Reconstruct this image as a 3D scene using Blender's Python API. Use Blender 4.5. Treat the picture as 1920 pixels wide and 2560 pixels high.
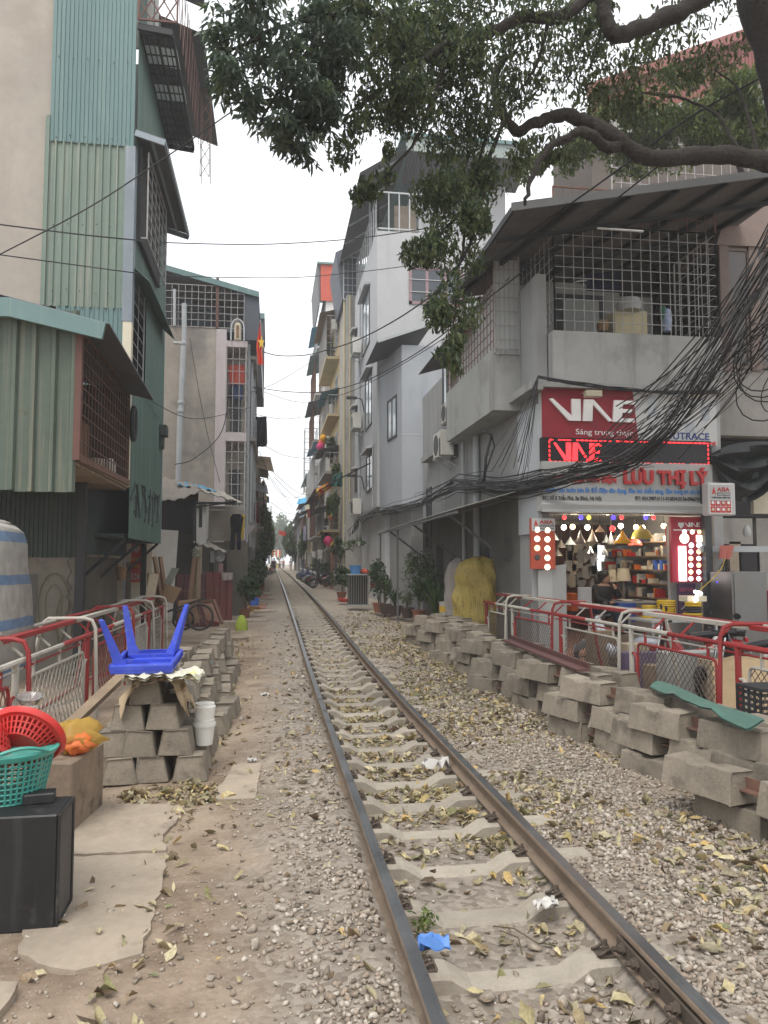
import bpy,bmesh,math,random
import numpy as np
from mathutils import Vector,Matrix
for _o in list(bpy.data.objects): bpy.data.objects.remove(_o)
random.seed(7); RNG = np.random.default_rng(11)
HAZE = .0018
SC = bpy.context.scene; COL = SC.collection
R = math.radians
CAM = Vector((-1.19,0,1.912)); YAW,PIT,FPX = R(8.34),R(3.9),1924.0
cd = bpy.data.cameras.new('camera'); cam = bpy.data.objects.new('camera',cd); COL.objects.link(cam)
cam.location = CAM; cam.rotation_euler = (R(90)+PIT,0,-YAW)
cd.sensor_width = 36; cd.sensor_fit = 'AUTO'; cd.lens = FPX/2560*36; cd.clip_start = .05; cd.clip_end = 2000
SC.camera = cam
SC.render.resolution_x,SC.render.resolution_y = 768,1024
W = bpy.data.worlds.new('World'); SC.world = W; W.use_nodes = True
nt = W.node_tree; nt.nodes.clear()
sky = nt.nodes.new('ShaderNodeTexSky'); sky.sky_type = 'NISHITA'; sky.sun_disc = False
SUN_EL,SUN_AZ = R(62),R(205)
sky.sun_elevation = SUN_EL; sky.sun_rotation = SUN_AZ; sky.dust_density = 4; sky.air_density = 1.5
hs = nt.nodes.new('ShaderNodeHueSaturation'); hs.inputs['Saturation'].default_value = .22
mx = nt.nodes.new('ShaderNodeMix'); mx.data_type = 'RGBA'; mx.inputs['Factor'].default_value = .78
mx.inputs[7].default_value = (9.6,9.9,10.3,1)
bg = nt.nodes.new('ShaderNodeBackground'); bg.inputs['Strength'].default_value = .115
wo = nt.nodes.new('ShaderNodeOutputWorld')
nt.links.new(sky.outputs[0],hs.inputs['Color']); nt.links.new(hs.outputs[0],mx.inputs[6])
nt.links.new(mx.outputs[2],bg.inputs[0]); nt.links.new(bg.outputs[0],wo.inputs[0])
sd = bpy.data.lights.new('sun','SUN'); sd.energy = 1.5; sd.angle = R(28); sd.color = (1,.96,.9)
sun = bpy.data.objects.new('sun',sd); COL.objects.link(sun)
_dir = Vector((math.sin(SUN_AZ)*math.cos(SUN_EL),math.cos(SUN_AZ)*math.cos(SUN_EL),math.sin(SUN_EL)))
sun.rotation_euler = _dir.to_track_quat('Z','Y').to_euler(); sun.location = (0,0,40)
SC.view_settings.view_transform = 'Standard'; SC.view_settings.look = 'None'
SC.view_settings.exposure = .6; SC.view_settings.gamma = 1; SC.view_settings.use_curve_mapping = False
SC.render.engine = 'CYCLES'
SC.cycles.use_denoising = True; SC.cycles.max_bounces = 6; SC.cycles.diffuse_bounces = 4
SC.cycles.transparent_max_bounces = 8; SC.cycles.volume_bounces = 1; SC.cycles.caustics_reflective = False
SC.cycles.caustics_refractive = False; SC.cycles.sample_clamp_indirect = 6
FW = Vector((math.sin(YAW)*math.cos(PIT),math.cos(YAW)*math.cos(PIT),math.sin(PIT)))
RT = Vector((math.cos(YAW),-math.sin(YAW),0)); UP = RT.cross(FW)
K = 1920/1659
def ray(x,y): return FW + RT*((x*K-960)/FPX) - UP*((y*K-1280)/FPX)
def on_x(x,y,X): d = ray(x,y); return CAM + d*((X-CAM.x)/d.x)
def on_y(x,y,Y): d = ray(x,y); return CAM + d*((Y-CAM.y)/d.y)
def on_z(x,y,Z): d = ray(x,y); return CAM + d*((Z-CAM.z)/d.z)
def gz(y):
 return float(np.interp(y,[-50,10,14,20,28,38,55,82,150,400],[0,0,.05,.2,.36,.52,.68,.9,1.25,2.2]))
def V(*a): return Vector(a)
def lerp(a,b,t): return a+(b-a)*t
def _n(t,kind,**kw):
 n = t.nodes.new(kind)
 for k_,v in kw.items():
  if k_ in n.inputs: n.inputs[k_].default_value = v
  else: setattr(n,k_,v)
 return n
MATS = {}
def mat(name,col,rough=.8,var=.22,scale=3.,bump=.25,bscale=35.,metal=0.,rnd=.12,streak=None,streak_amt=.5,sscale=(7,7,.5),
  spot=None,spot_amt=.5,spot_scale=1.6,spot_lo=.52,spot_hi=.68,spec=.4,trans=0.,emit=None,estr=0.,alpha=None,coat=0.,transm=0.,ior=1.45,hue=0.,bdist=.01):
 if name in MATS: return MATS[name]
 m = bpy.data.materials.new(name); m.use_nodes = True; t = m.node_tree; t.nodes.clear()
 out = _n(t,'ShaderNodeOutputMaterial'); p = _n(t,'ShaderNodeBsdfPrincipled')
 L = t.links.new
 tc = _n(t,'ShaderNodeTexCoord'); oi = _n(t,'ShaderNodeObjectInfo')
 sc_ = _n(t,'ShaderNodeVectorMath',operation='SCALE'); cmb = _n(t,'ShaderNodeCombineXYZ')
 for i in range(3): L(oi.outputs['Random'],cmb.inputs[i])
 L(cmb.outputs[0],sc_.inputs[0]); sc_.inputs['Scale'].default_value = 53.7
 ad = _n(t,'ShaderNodeVectorMath',operation='ADD'); L(tc.outputs['Object'],ad.inputs[0]); L(sc_.outputs[0],ad.inputs[1])
 vec = ad.outputs[0]
 n1 = _n(t,'ShaderNodeTexNoise',Scale=scale,Detail=6.,Roughness=.62); L(vec,n1.inputs['Vector'])
 n2 = _n(t,'ShaderNodeTexNoise',Scale=scale*9,Detail=4.,Roughness=.6); L(vec,n2.inputs['Vector'])
 av = _n(t,'ShaderNodeMath',operation='MULTIPLY_ADD'); L(n2.outputs[0],av.inputs[0]); av.inputs[1].default_value = .45; L(n1.outputs[0],av.inputs[2])
 rp = _n(t,'ShaderNodeMapRange'); L(av.outputs[0],rp.inputs[0])
 rp.inputs[1].default_value = .45; rp.inputs[2].default_value = 1.0; rp.inputs[3].default_value = 1-var; rp.inputs[4].default_value = 1+var
 rv = _n(t,'ShaderNodeMapRange'); L(oi.outputs['Random'],rv.inputs[0]); rv.inputs[3].default_value = 1-rnd; rv.inputs[4].default_value = 1+rnd
 ml = _n(t,'ShaderNodeMath',operation='MULTIPLY'); L(rp.outputs[0],ml.inputs[0]); L(rv.outputs[0],ml.inputs[1])
 base = _n(t,'ShaderNodeVectorMath',operation='SCALE'); base.inputs[0].default_value = col[:3]; L(ml.outputs[0],base.inputs['Scale'])
 c = base.outputs[0]
 if spot:
  n3 = _n(t,'ShaderNodeTexNoise',Scale=spot_scale,Detail=7.,Roughness=.65); L(vec,n3.inputs['Vector'])
  r3 = _n(t,'ShaderNodeMapRange',interpolation_type='SMOOTHSTEP'); L(n3.outputs[0],r3.inputs[0])
  r3.inputs[1].default_value = spot_lo; r3.inputs[2].default_value = spot_hi; r3.inputs[4].default_value = spot_amt
  mm = _n(t,'ShaderNodeMix',data_type='RGBA'); L(r3.outputs[0],mm.inputs[0]); L(c,mm.inputs[6]); mm.inputs[7].default_value = (*spot,1); c = mm.outputs[2]
 if streak:
  mp = _n(t,'ShaderNodeMapping'); mp.inputs['Scale'].default_value = sscale; L(vec,mp.inputs['Vector'])
  n4 = _n(t,'ShaderNodeTexNoise',Scale=1.,Detail=5.,Roughness=.6); L(mp.outputs[0],n4.inputs['Vector'])
  r4 = _n(t,'ShaderNodeMapRange',interpolation_type='SMOOTHSTEP'); L(n4.outputs[0],r4.inputs[0])
  r4.inputs[1].default_value = .5; r4.inputs[2].default_value = .72; r4.inputs[4].default_value = streak_amt
  mm = _n(t,'ShaderNodeMix',data_type='RGBA'); L(r4.outputs[0],mm.inputs[0]); L(c,mm.inputs[6]); mm.inputs[7].default_value = (*streak,1); c = mm.outputs[2]
 if hue:
  hv = _n(t,'ShaderNodeHueSaturation'); rh = _n(t,'ShaderNodeMapRange'); L(oi.outputs['Random'],rh.inputs[0])
  rh.inputs[3].default_value = .5-hue; rh.inputs[4].default_value = .5+hue; L(rh.outputs[0],hv.inputs['Hue']); L(c,hv.inputs['Color']); c = hv.outputs[0]
 L(c,p.inputs['Base Color'])
 rr = _n(t,'ShaderNodeMapRange'); L(n1.outputs[0],rr.inputs[0]); rr.inputs[1].default_value = .3; rr.inputs[2].default_value = .7
 rr.inputs[3].default_value = max(.03,rough-.12); rr.inputs[4].default_value = min(1,rough+.1); L(rr.outputs[0],p.inputs['Roughness'])
 p.inputs['Metallic'].default_value = metal; p.inputs['Specular IOR Level'].default_value = spec
 if coat: p.inputs['Coat Weight'].default_value = coat
 if transm: p.inputs['Transmission Weight'].default_value = transm; p.inputs['IOR'].default_value = ior
 if alpha is not None: p.inputs['Alpha'].default_value = alpha
 if emit: p.inputs['Emission Color'].default_value = (*emit,1); p.inputs['Emission Strength'].default_value = estr
 if bump:
  nb = _n(t,'ShaderNodeTexNoise',Scale=bscale,Detail=5.,Roughness=.6); L(vec,nb.inputs['Vector'])
  bp = _n(t,'ShaderNodeBump'); bp.inputs['Strength'].default_value = bump; bp.inputs['Distance'].default_value = bdist
  L(nb.outputs[0],bp.inputs['Height']); L(bp.outputs[0],p.inputs['Normal'])
 if trans:
  tr = _n(t,'ShaderNodeBsdfTranslucent'); L(c,tr.inputs['Color']); ms = _n(t,'ShaderNodeMixShader'); ms.inputs[0].default_value = trans
  L(p.outputs[0],ms.inputs[1]); L(tr.outputs[0],ms.inputs[2]); L(ms.outputs[0],out.inputs[0])
 else: L(p.outputs[0],out.inputs[0])
 MATS[name] = m; return m
def leafmat(name,cols,rough=.45,trans=.3,var=.3):
 """foliage: every leaf its own tone through a colour attribute"""
 if name in MATS: return MATS[name]
 m = bpy.data.materials.new(name); m.use_nodes = True; t = m.node_tree; t.nodes.clear(); L = t.links.new
 out = _n(t,'ShaderNodeOutputMaterial'); p = _n(t,'ShaderNodeBsdfPrincipled'); p.inputs['Roughness'].default_value = rough; p.inputs['Specular IOR Level'].default_value = .35
 at = _n(t,'ShaderNodeAttribute',attribute_name='tone'); cr = _n(t,'ShaderNodeValToRGB'); L(at.outputs['Fac'],cr.inputs[0])
 e = cr.color_ramp.elements
 while len(e) < len(cols): e.new(.5)
 for i,cc in enumerate(cols): e[i].position = i/(len(cols)-1); e[i].color = (*cc,1)
 tc = _n(t,'ShaderNodeTexCoord'); nz = _n(t,'ShaderNodeTexNoise',Scale=60.,Detail=3.); L(tc.outputs['Object'],nz.inputs['Vector'])
 mr = _n(t,'ShaderNodeMapRange'); L(nz.outputs[0],mr.inputs[0]); mr.inputs[1].default_value = .3; mr.inputs[2].default_value = .7; mr.inputs[3].default_value = 1-var; mr.inputs[4].default_value = 1+var
 sc_ = _n(t,'ShaderNodeVectorMath',operation='SCALE'); L(cr.outputs[0],sc_.inputs[0]); L(mr.outputs[0],sc_.inputs['Scale'])
 L(sc_.outputs[0],p.inputs['Base Color'])
 if trans:
  tr = _n(t,'ShaderNodeBsdfTranslucent'); L(sc_.outputs[0],tr.inputs['Color']); ms = _n(t,'ShaderNodeMixShader'); ms.inputs[0].default_value = trans
  L(p.outputs[0],ms.inputs[1]); L(tr.outputs[0],ms.inputs[2]); L(ms.outputs[0],out.inputs[0])
 else: L(p.outputs[0],out.inputs[0])
 MATS[name] = m; return m
class MB:
 def __init__(s): s.v = []; s.f = []; s.m = []
 def add(s,vs,fs,mi=0):
  b = len(s.v); s.v += [tuple(p) for p in vs]; s.f += [tuple(b+i for i in f) for f in fs]; s.m += [mi]*len(fs); return s
 def box(s,x0,x1,y0,y1,z0,z1,mi=0):
  return s.add([(x0,y0,z0),(x1,y0,z0),(x1,y1,z0),(x0,y1,z0),(x0,y0,z1),(x1,y0,z1),(x1,y1,z1),(x0,y1,z1)],
      [(3,2,1,0),(4,5,6,7),(0,1,5,4),(1,2,6,5),(2,3,7,6),(3,0,4,7)],mi)
 def frame(s,o,a,b,c,mi=0):
  """box from corner o along vectors a, b, c"""
  o,a,b,c = V(*o),V(*a),V(*b),V(*c)
  vs = [o,o+a,o+a+b,o+b,o+c,o+a+c,o+a+b+c,o+b+c]
  fs = [(3,2,1,0),(4,5,6,7),(0,1,5,4),(1,2,6,5),(2,3,7,6),(3,0,4,7)]
  if a.cross(b).dot(c) < 0: fs = [f[::-1] for f in fs]
  return s.add(vs,fs,mi)
 def bar(s,p,q,w,h=None,up=(0,0,1),mi=0):
  p,q = V(*p),V(*q); h = h or w; d = (q-p)
  if d.length < 1e-6: return s
  d = d.normalized(); u = V(*up)
  if abs(d.dot(u)) > .97: u = V(0,1,0) if abs(d.y) < .9 else V(1,0,0)
  a = d.cross(u).normalized(); b = a.cross(d)
  return s.frame(p-a*w/2-b*h/2,a*w,q-p,b*h,mi)
 def tube(s,pts,r,n=6,mi=0,cap=True,close=False):
  pts = [V(*p) for p in pts]; N = len(pts)
  rs = r if isinstance(r,(list,tuple)) else [r]*N
  vs = []; prev = None
  for i,p in enumerate(pts):
   if close: d = pts[(i+1) % N]-pts[i-1]
   else: d = pts[min(i+1,N-1)]-pts[max(i-1,0)]
   if d.length < 1e-9: d = V(0,0,1)
   d.normalize()
   if prev is None:
    a = d.cross(V(0,0,1))
    if a.length < .05: a = d.cross(V(1,0,0))
   else:
    a = prev-d*prev.dot(d)
    if a.length < 1e-4: a = d.cross(V(0,.3,1))
   a.normalize(); prev = a; b = d.cross(a)
   for k_ in range(n):
    t = 2*math.pi*k_/n; vs.append(p+(a*math.cos(t)+b*math.sin(t))*rs[i])
  fs = []
  for i in range(N if close else N-1):
   j = (i+1) % N
   for k_ in range(n):
    l = (k_+1) % n; fs.append((i*n+k_,i*n+l,j*n+l,j*n+k_))
  if cap and not close:
   fs.append(tuple(range(n))[::-1]); fs.append(tuple((N-1)*n+k_ for k_ in range(n)))
  return s.add(vs,fs,mi)
 def lathe(s,prof,c=(0,0,0),n=16,mi=0,axis=None,squash=(1,1)):
  """prof: list of (r, z)"""
  c = V(*c); vs = []; fs = []
  q = V(*axis).to_track_quat('Z','Y') if axis else None
  for r,z in prof:
   for k_ in range(n):
    t = 2*math.pi*k_/n; p = V(r*math.cos(t)*squash[0],r*math.sin(t)*squash[1],z)
    vs.append(c+(q @ p if q else p))
  for i in range(len(prof)-1):
   for k_ in range(n):
    l = (k_+1) % n; fs.append((i*n+k_,i*n+l,(i+1)*n+l,(i+1)*n+k_))
  if prof[0][0] > 1e-4: fs.append(tuple(range(n))[::-1])
  if prof[-1][0] > 1e-4: fs.append(tuple((len(prof)-1)*n+k_ for k_ in range(n)))
  return s.add(vs,fs,mi)
 def prism(s,poly,d,mi=0):
  """poly: 3-D outline, extruded along d"""
  poly = [V(*p) for p in poly]; d = V(*d); n = len(poly)
  nrm = V(0,0,0)
  for i in range(n): nrm += poly[i].cross(poly[(i+1) % n])
  fs = [tuple(range(n))[::-1],tuple(range(n,2*n))]+[(i,(i+1) % n,n+(i+1) % n,n+i) for i in range(n)]
  if nrm.dot(d) < 0: fs = [f[::-1] for f in fs]
  return s.add(poly+[p+d for p in poly],fs,mi)
 def corr(s,o,u,v,period=.08,amp=.012,kind='sine',rows=1,wob=0.,th=.0,mi=0):
  """corrugated sheet: o corner, u across the ribs, v along them"""
  o,u,v = V(*o),V(*u),V(*v); nn = u.cross(v).normalized(); W_ = u.length; n = max(1,round(W_/period)); vs = []; fs = []
  if kind == 'sine': prof = [(i/6,math.sin(i/6*2*math.pi)*amp) for i in range(6)]
  elif kind == 'trap': prof = [(0,-amp),(.62,-amp),(.72,amp),(.9,amp)]
  else: prof = [(0,amp),(.12,-amp),(.5,-amp),(.88,-amp)]
  xs = [((i+a)/n,b) for i in range(n) for a,b in prof]+[(1.,prof[0][1])]
  for r_ in range(rows+1):
   for t,h in xs: vs.append(o+u*t+v*(r_/rows)+nn*(h+random.uniform(-wob,wob)))
  m_ = len(xs)
  for r_ in range(rows):
   for i in range(m_-1): fs.append((r_*m_+i,r_*m_+i+1,(r_+1)*m_+i+1,(r_+1)*m_+i))
  s.add(vs,fs,mi)
  if th:
   b = len(vs); s.add([V(*p)-nn*th for p in vs],[f[::-1] for f in fs],mi)
  return s
 def sheet(s,grid,mi=0):
  """grid: rows of points"""
  n = len(grid[0]); vs = [p for r_ in grid for p in r_]
  fs = [(i*n+j,i*n+j+1,(i+1)*n+j+1,(i+1)*n+j) for i in range(len(grid)-1) for j in range(n-1)]
  return s.add(vs,fs,mi)
 def ball(s,c,r,n=8,mi=0,sq=(1,1,1)):
  c = V(*c); m_ = max(4,n//2+1)
  vs = [c+V(0,0,-r*sq[2])]; fs = []
  for i in range(1,m_):
   a = -math.pi/2+math.pi*i/m_
   for k_ in range(n):
    t = 2*math.pi*k_/n; vs.append(c+V(r*math.cos(a)*math.cos(t)*sq[0],r*math.cos(a)*math.sin(t)*sq[1],r*math.sin(a)*sq[2]))
  vs.append(c+V(0,0,r*sq[2])); top = len(vs)-1
  for k_ in range(n):
   l = (k_+1) % n; fs.append((0,1+l,1+k_)); fs.append((top,1+(m_-2)*n+k_,1+(m_-2)*n+l))
   for i in range(m_-2): fs.append((1+i*n+k_,1+i*n+l,1+(i+1)*n+l,1+(i+1)*n+k_))
  return s.add(vs,fs,mi)
OFF = {}
def mesh_from(mb,name,mats,smooth=False,inv=None,bevel=0,segs=1):
 me = bpy.data.meshes.new(name)
 vs = mb.v if inv is None else [tuple(inv @ Vector(p)) for p in mb.v]
 me.from_pydata(vs,[],mb.f)
 ml = mats if isinstance(mats,(list,tuple)) else [mats]
 for m in ml: me.materials.append(m)
 if len(ml) > 1: me.polygons.foreach_set('material_index',mb.m)
 if bevel:
  bm = bmesh.new(); bm.from_mesh(me); bmesh.ops.remove_doubles(bm,verts=bm.verts,dist=1e-5)
  ed = [e for e in bm.edges if len(e.link_faces) == 2 and e.calc_face_angle(0) > .5]
  bmesh.ops.bevel(bm,geom=ed,offset=bevel,segments=segs,affect='EDGES',profile=.6,clamp_overlap=True)
  bm.to_mesh(me); bm.free()
 if smooth:
  me.polygons.foreach_set('use_smooth',[True]*len(me.polygons))
  if smooth != 2:
   try: me.set_sharp_from_angle(angle=R(40))
   except Exception: pass
 me.update(); return me
def tag(o,label=None,cat=None,group=None,kind=None):
 if label: o['label'] = label
 if cat: o['category'] = cat
 if group: o['group'] = group
 if kind: o['kind'] = kind
 return o
def link(name,data,parent=None,loc=None,rot=None):
 o = bpy.data.objects.new(name,data); COL.objects.link(o)
 if parent is not None: o.parent = parent
 if loc is not None: o.location = loc
 if rot is not None: o.rotation_euler = rot
 return o
def thing(name,label,cat,loc=(0,0,0),rot=0,group=None,rot3=None):
 o = link(name,None,None,loc,rot3 or (0,0,rot)); o.empty_display_size = .1
 OFF[o] = Matrix.LocRotScale(Vector(loc),o.rotation_euler,None).inverted()
 return tag(o,label,cat,group)
def part(name,mb,mats,parent,label=None,smooth=False,local=False,bevel=0,segs=1,kind=None):
 inv = None if local else OFF.get(parent)
 me = mesh_from(mb,name,mats,smooth,inv,bevel,segs); o = link(name,me,parent)
 OFF[o] = OFF.get(parent)
 return tag(o,label,None,None,kind)
def inst(name,data,parent,loc,rot=(0,0,0),local=False,label=None):
 """another object on shared mesh data; loc in world unless local"""
 l = Vector(loc) if local or parent is None else OFF[parent] @ Vector(loc)
 o = link(name,data,parent,l,rot); OFF[o] = None
 return tag(o,label)
def solo(name,mb,mats,label,cat,group=None,smooth=False,bevel=0,segs=1,loc=None,rot=None):
 """a thing that is one mesh; origin at its base"""
 if loc is None:
  a = np.array(mb.v); l = Vector(((a[:,0].min()+a[:,0].max())/2,(a[:,1].min()+a[:,1].max())/2,a[:,2].min())); inv = Matrix.Translation(-l)
 else: l = Vector(loc); inv = None
 o = link(name,mesh_from(mb,name,mats,smooth,inv,bevel,segs),None,l,rot)
 return tag(o,label,cat,group)
def structure(name,mb,mats,parent=None,smooth=False):
 o = link(name,mesh_from(mb,name,mats,smooth),parent)
 OFF[o] = None
 if parent is None: o['kind'] = 'structure'
 return o
def dup(root,loc=None,rot=None,label=None,group=None):
 def cp(o,par):
  c = o.copy(); COL.objects.link(c)
  if par is not None: c.parent = par
  for ch in o.children: cp(ch,c)
  return c
 c = cp(root,None)
 if loc is not None: c.location = loc
 if rot is not None: c.rotation_euler = rot if isinstance(rot,(tuple,list)) else (0,0,rot)
 if label: c['label'] = label
 if group: c['group'] = group
 return c
def np_mesh(name,verts,loops_per_face,faces,m,tone=None,smooth=False):
 """fast mesh: faces (n, k) array of indices, tone per face"""
 me = bpy.data.meshes.new(name); n,k_ = faces.shape
 me.vertices.add(len(verts)); me.vertices.foreach_set('co',verts.astype(np.float32).ravel())
 me.loops.add(n*k_); me.loops.foreach_set('vertex_index',faces.astype(np.int32).ravel())
 me.polygons.add(n); me.polygons.foreach_set('loop_start',np.arange(0,n*k_,k_,dtype=np.int32))
 if smooth: me.polygons.foreach_set('use_smooth',np.ones(n,dtype=bool))
 me.update(calc_edges=True)
 if tone is not None:
  a = me.attributes.new('tone','FLOAT','FACE'); a.data.foreach_set('value',tone.astype(np.float32))
 me.materials.append(m); return me
def rot_mats(a,b,c):
 """batch euler z(a) y(b) x(c) rotation matrices"""
 ca,sa,cb,sb,cc,sc = np.cos(a),np.sin(a),np.cos(b),np.sin(b),np.cos(c),np.sin(c)
 M = np.empty((len(a),3,3))
 M[:,0] = np.stack([ca*cb,ca*sb*sc-sa*cc,ca*sb*cc+sa*sc],1); M[:,1] = np.stack([sa*cb,sa*sb*sc+ca*cc,sa*sb*cc-ca*sc],1)
 M[:,2] = np.stack([-sb,cb*sc,cb*cc],1); return M
LEAF_V = np.array([(-.5,0,0),(-.18,.2,.05),(-.18,-.2,.05),(-.1,0,-.02),(.2,.17,.02),(.2,-.17,.02),(.5,0,-.06)])
LEAF_F = np.array([(0,3,1),(0,2,3),(3,4,1),(3,2,5),(3,6,4),(3,5,6)])
def leaves(name,pts,size,m,parent=None,droop=.5,wid=1.,tone=None,flat=False,curl=1.,dirs=None,lay=None):
 """many folded leaves; pts (n,3), size (lo,hi)"""
 n = len(pts); s = RNG.uniform(size[0],size[1],n)
 a = RNG.uniform(0,2*np.pi,n) if dirs is None else dirs
 b = RNG.normal(droop,.45,n) if not flat else RNG.normal(0,.34,n)
 c = RNG.normal(0,.6,n) if not flat else RNG.normal(0,.45,n)
 M = rot_mats(a,b,c)
 t = LEAF_V[None]*np.array([1,wid,curl])*s[:,None,None]
 t = t+RNG.normal(0,.045,(n,7,3))*s[:,None,None]
 if flat: t[:,:,2] *= RNG.uniform(-1.5,4.5,n)[:,None]
 v = np.einsum('nij,nkj->nki',M,t)+np.asarray(pts)[:,None,:]
 f = (LEAF_F[None]+(np.arange(n)*7)[:,None,None]).reshape(-1,3)
 tn = np.repeat(RNG.uniform(0,1,n) if tone is None else tone,6)
 return np_mesh(name,v.reshape(-1,3),3,f,m,tn)
# ================================================================== ground
def vnoise(x,y,s,seed=0):
 """cheap smooth value noise"""
 x = np.asarray(x)*s; y = np.asarray(y)*s; xi = np.floor(x).astype(int); yi = np.floor(y).astype(int); fx = x-xi; fy = y-yi
 fx = fx*fx*(3-2*fx); fy = fy*fy*(3-2*fy)
 h = lambda a,b: ((np.sin(a*127.1+b*311.7+seed*74.7)*43758.5453) % 1.0)
 return (h(xi,yi)*(1-fx)+h(xi+1,yi)*fx)*(1-fy)+(h(xi,yi+1)*(1-fx)+h(xi+1,yi+1)*fx)*fy
GZY = np.array([-50,10,14,20,28,38,55,82,150,400]); GZZ = np.array([0,0,.05,.2,.36,.52,.68,.9,1.25,2.2])
def gh(x,y):
 x = np.asarray(x,float); y = np.asarray(y,float)
 base = np.interp(y,GZY,GZZ)
 prof = np.interp(x,[-60,-3,-2.2,-1.5,-1.0,-.68,-.6,-.5,-.42,.42,.5,.6,.9,2.2,3,60],[-.02,-.02,-.01,.0,.03,.07,.05,.0,-.075,-.075,-.01,.0,.0,.0,-.02,-.02])
 near = np.exp(-np.maximum(y-25,0)/25)
 slabz = ((x < -1.2) & (x > -3.2) & (y < 8.2)).astype(float)
 nz = (1-.75*slabz)*(vnoise(x,y,.9,1)-.5)*.07+(vnoise(x,y,3.1,2)-.5)*.028+(vnoise(x,y,9.,3)-.5)*.012
 far = np.clip((np.abs(x)-6)/10,0,1)
 return base+prof*np.where(y > 22,.6,1)+nz*near*(1-far)*np.where(np.abs(x) < .75,.55,1)
def ghs(x,y): return float(gh(x,y))
def ground_mat():
 m = bpy.data.materials.new('ground_dirt'); m.use_nodes = True; t = m.node_tree; t.nodes.clear(); L = t.links.new
 out = _n(t,'ShaderNodeOutputMaterial'); p = _n(t,'ShaderNodeBsdfPrincipled'); p.inputs['Specular IOR Level'].default_value = .2
 g = _n(t,'ShaderNodeNewGeometry'); sep = _n(t,'ShaderNodeSeparateXYZ'); L(g.outputs['Position'],sep.inputs[0])
 def noise(s,d=8.,r=.65):
  n = _n(t,'ShaderNodeTexNoise',Scale=s,Detail=d,Roughness=r); L(g.outputs['Position'],n.inputs['Vector']); return n.outputs[0]
 def rng(v,a,b,c=0.,d=1.):
  n = _n(t,'ShaderNodeMapRange',interpolation_type='SMOOTHSTEP'); L(v,n.inputs[0]); n.inputs[1].default_value = a; n.inputs[2].default_value = b; n.inputs[3].default_value = c; n.inputs[4].default_value = d; return n.outputs[0]
 def mix(f,a,b):
  n = _n(t,'ShaderNodeMix',data_type='RGBA')
  L(f,n.inputs[0])
  for v,i in ((a,6),(b,7)):
   if isinstance(v,tuple): n.inputs[i].default_value = (*v,1)
   else: L(v,n.inputs[i])
  return n.outputs[2]
 c = mix(rng(noise(1.1),.38,.66),(.225,.168,.122),(.35,.275,.205))
 c = mix(rng(noise(5.),.5,.72,0,.7),c,(.36,.285,.215))
 c = mix(rng(noise(.8),.5,.66,0,.8),c,(.15,.105,.073))
 c = mix(rng(noise(34.),.58,.7,0,.55),c,(.45,.40,.34))
 vo = _n(t,'ShaderNodeTexVoronoi',Scale=26.); L(g.outputs['Position'],vo.inputs['Vector'])
 gr = _n(t,'ShaderNodeValToRGB'); L(vo.outputs['Color'],gr.inputs[0])
 gr.color_ramp.elements[0].color = (.13,.11,.09,1); gr.color_ramp.elements[1].color = (.40,.36,.31,1)
 ax = _n(t,'ShaderNodeMath',operation='SUBTRACT'); L(sep.outputs[0],ax.inputs[0]); ax.inputs[1].default_value = .45
 ab = _n(t,'ShaderNodeMath',operation='ABSOLUTE'); L(ax.outputs[0],ab.inputs[0])
 wob = _n(t,'ShaderNodeMath',operation='MULTIPLY_ADD'); L(noise(1.7),wob.inputs[0]); wob.inputs[1].default_value = 1.1; L(ab.outputs[0],wob.inputs[2])
 gm = rng(wob.outputs[0],1.9,2.6,.75,0.)
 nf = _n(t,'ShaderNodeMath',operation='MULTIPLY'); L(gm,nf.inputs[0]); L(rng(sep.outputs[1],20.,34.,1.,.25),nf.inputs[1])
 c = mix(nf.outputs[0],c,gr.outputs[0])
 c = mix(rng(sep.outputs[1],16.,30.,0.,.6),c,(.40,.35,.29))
 L(c,p.inputs['Base Color']); p.inputs['Roughness'].default_value = .95
 hb = _n(t,'ShaderNodeMath',operation='MULTIPLY_ADD'); L(vo.outputs['Distance'],hb.inputs[0]); hb.inputs[1].default_value = -.5; L(noise(40.,6.),hb.inputs[2])
 bp = _n(t,'ShaderNodeBump'); bp.inputs['Strength'].default_value = .55; bp.inputs['Distance'].default_value = .025; L(hb.outputs[0],bp.inputs['Height'])
 L(bp.outputs[0],p.inputs['Normal']); L(p.outputs[0],out.inputs[0]); return m
xs = np.concatenate([[-150,-90,-50,-28,-18,-12],np.arange(-9,-3.5,.3),np.arange(-3.5,3.5,.055),np.arange(3.5,9,.3),[12,18,28,50,90,150]])
ys = np.concatenate([[-30,-10,-3,0],np.arange(2,12,.06),np.arange(12,24,.12),np.arange(24,60,.5),np.arange(60,160,3),[180,220,270,330]])
X_,Y_ = np.meshgrid(xs,ys); Z_ = gh(X_,Y_); nx,ny = len(xs),len(ys)
idx = (np.arange(ny-1)[:,None]*nx+np.arange(nx-1)[None]).ravel()
GM = ground_mat()
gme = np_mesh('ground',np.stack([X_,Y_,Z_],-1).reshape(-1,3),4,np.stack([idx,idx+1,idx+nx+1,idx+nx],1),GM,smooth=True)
tag(link('ground',gme),kind='structure')
m_rail_side = mat('rail_rust',(.17,.125,.09),.85,.25,4,.35,60,spot=(.24,.19,.14),spot_scale=5)
m_rail_top = mat('rail_steel',(.20,.205,.21),.36,.2,3,.06,90,metal=.85,sscale=(40,.4,40),streak=(.09,.09,.09))
m_old_iron = mat('old_iron',(.085,.065,.05),.85,.3,9,.4,70)
m_sleeper = mat('sleeper_concrete',(.34,.30,.245),.92,.2,5,.4,70,rnd=.14,spot=(.24,.20,.155),spot_scale=4,spot_amt=.5)
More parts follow.
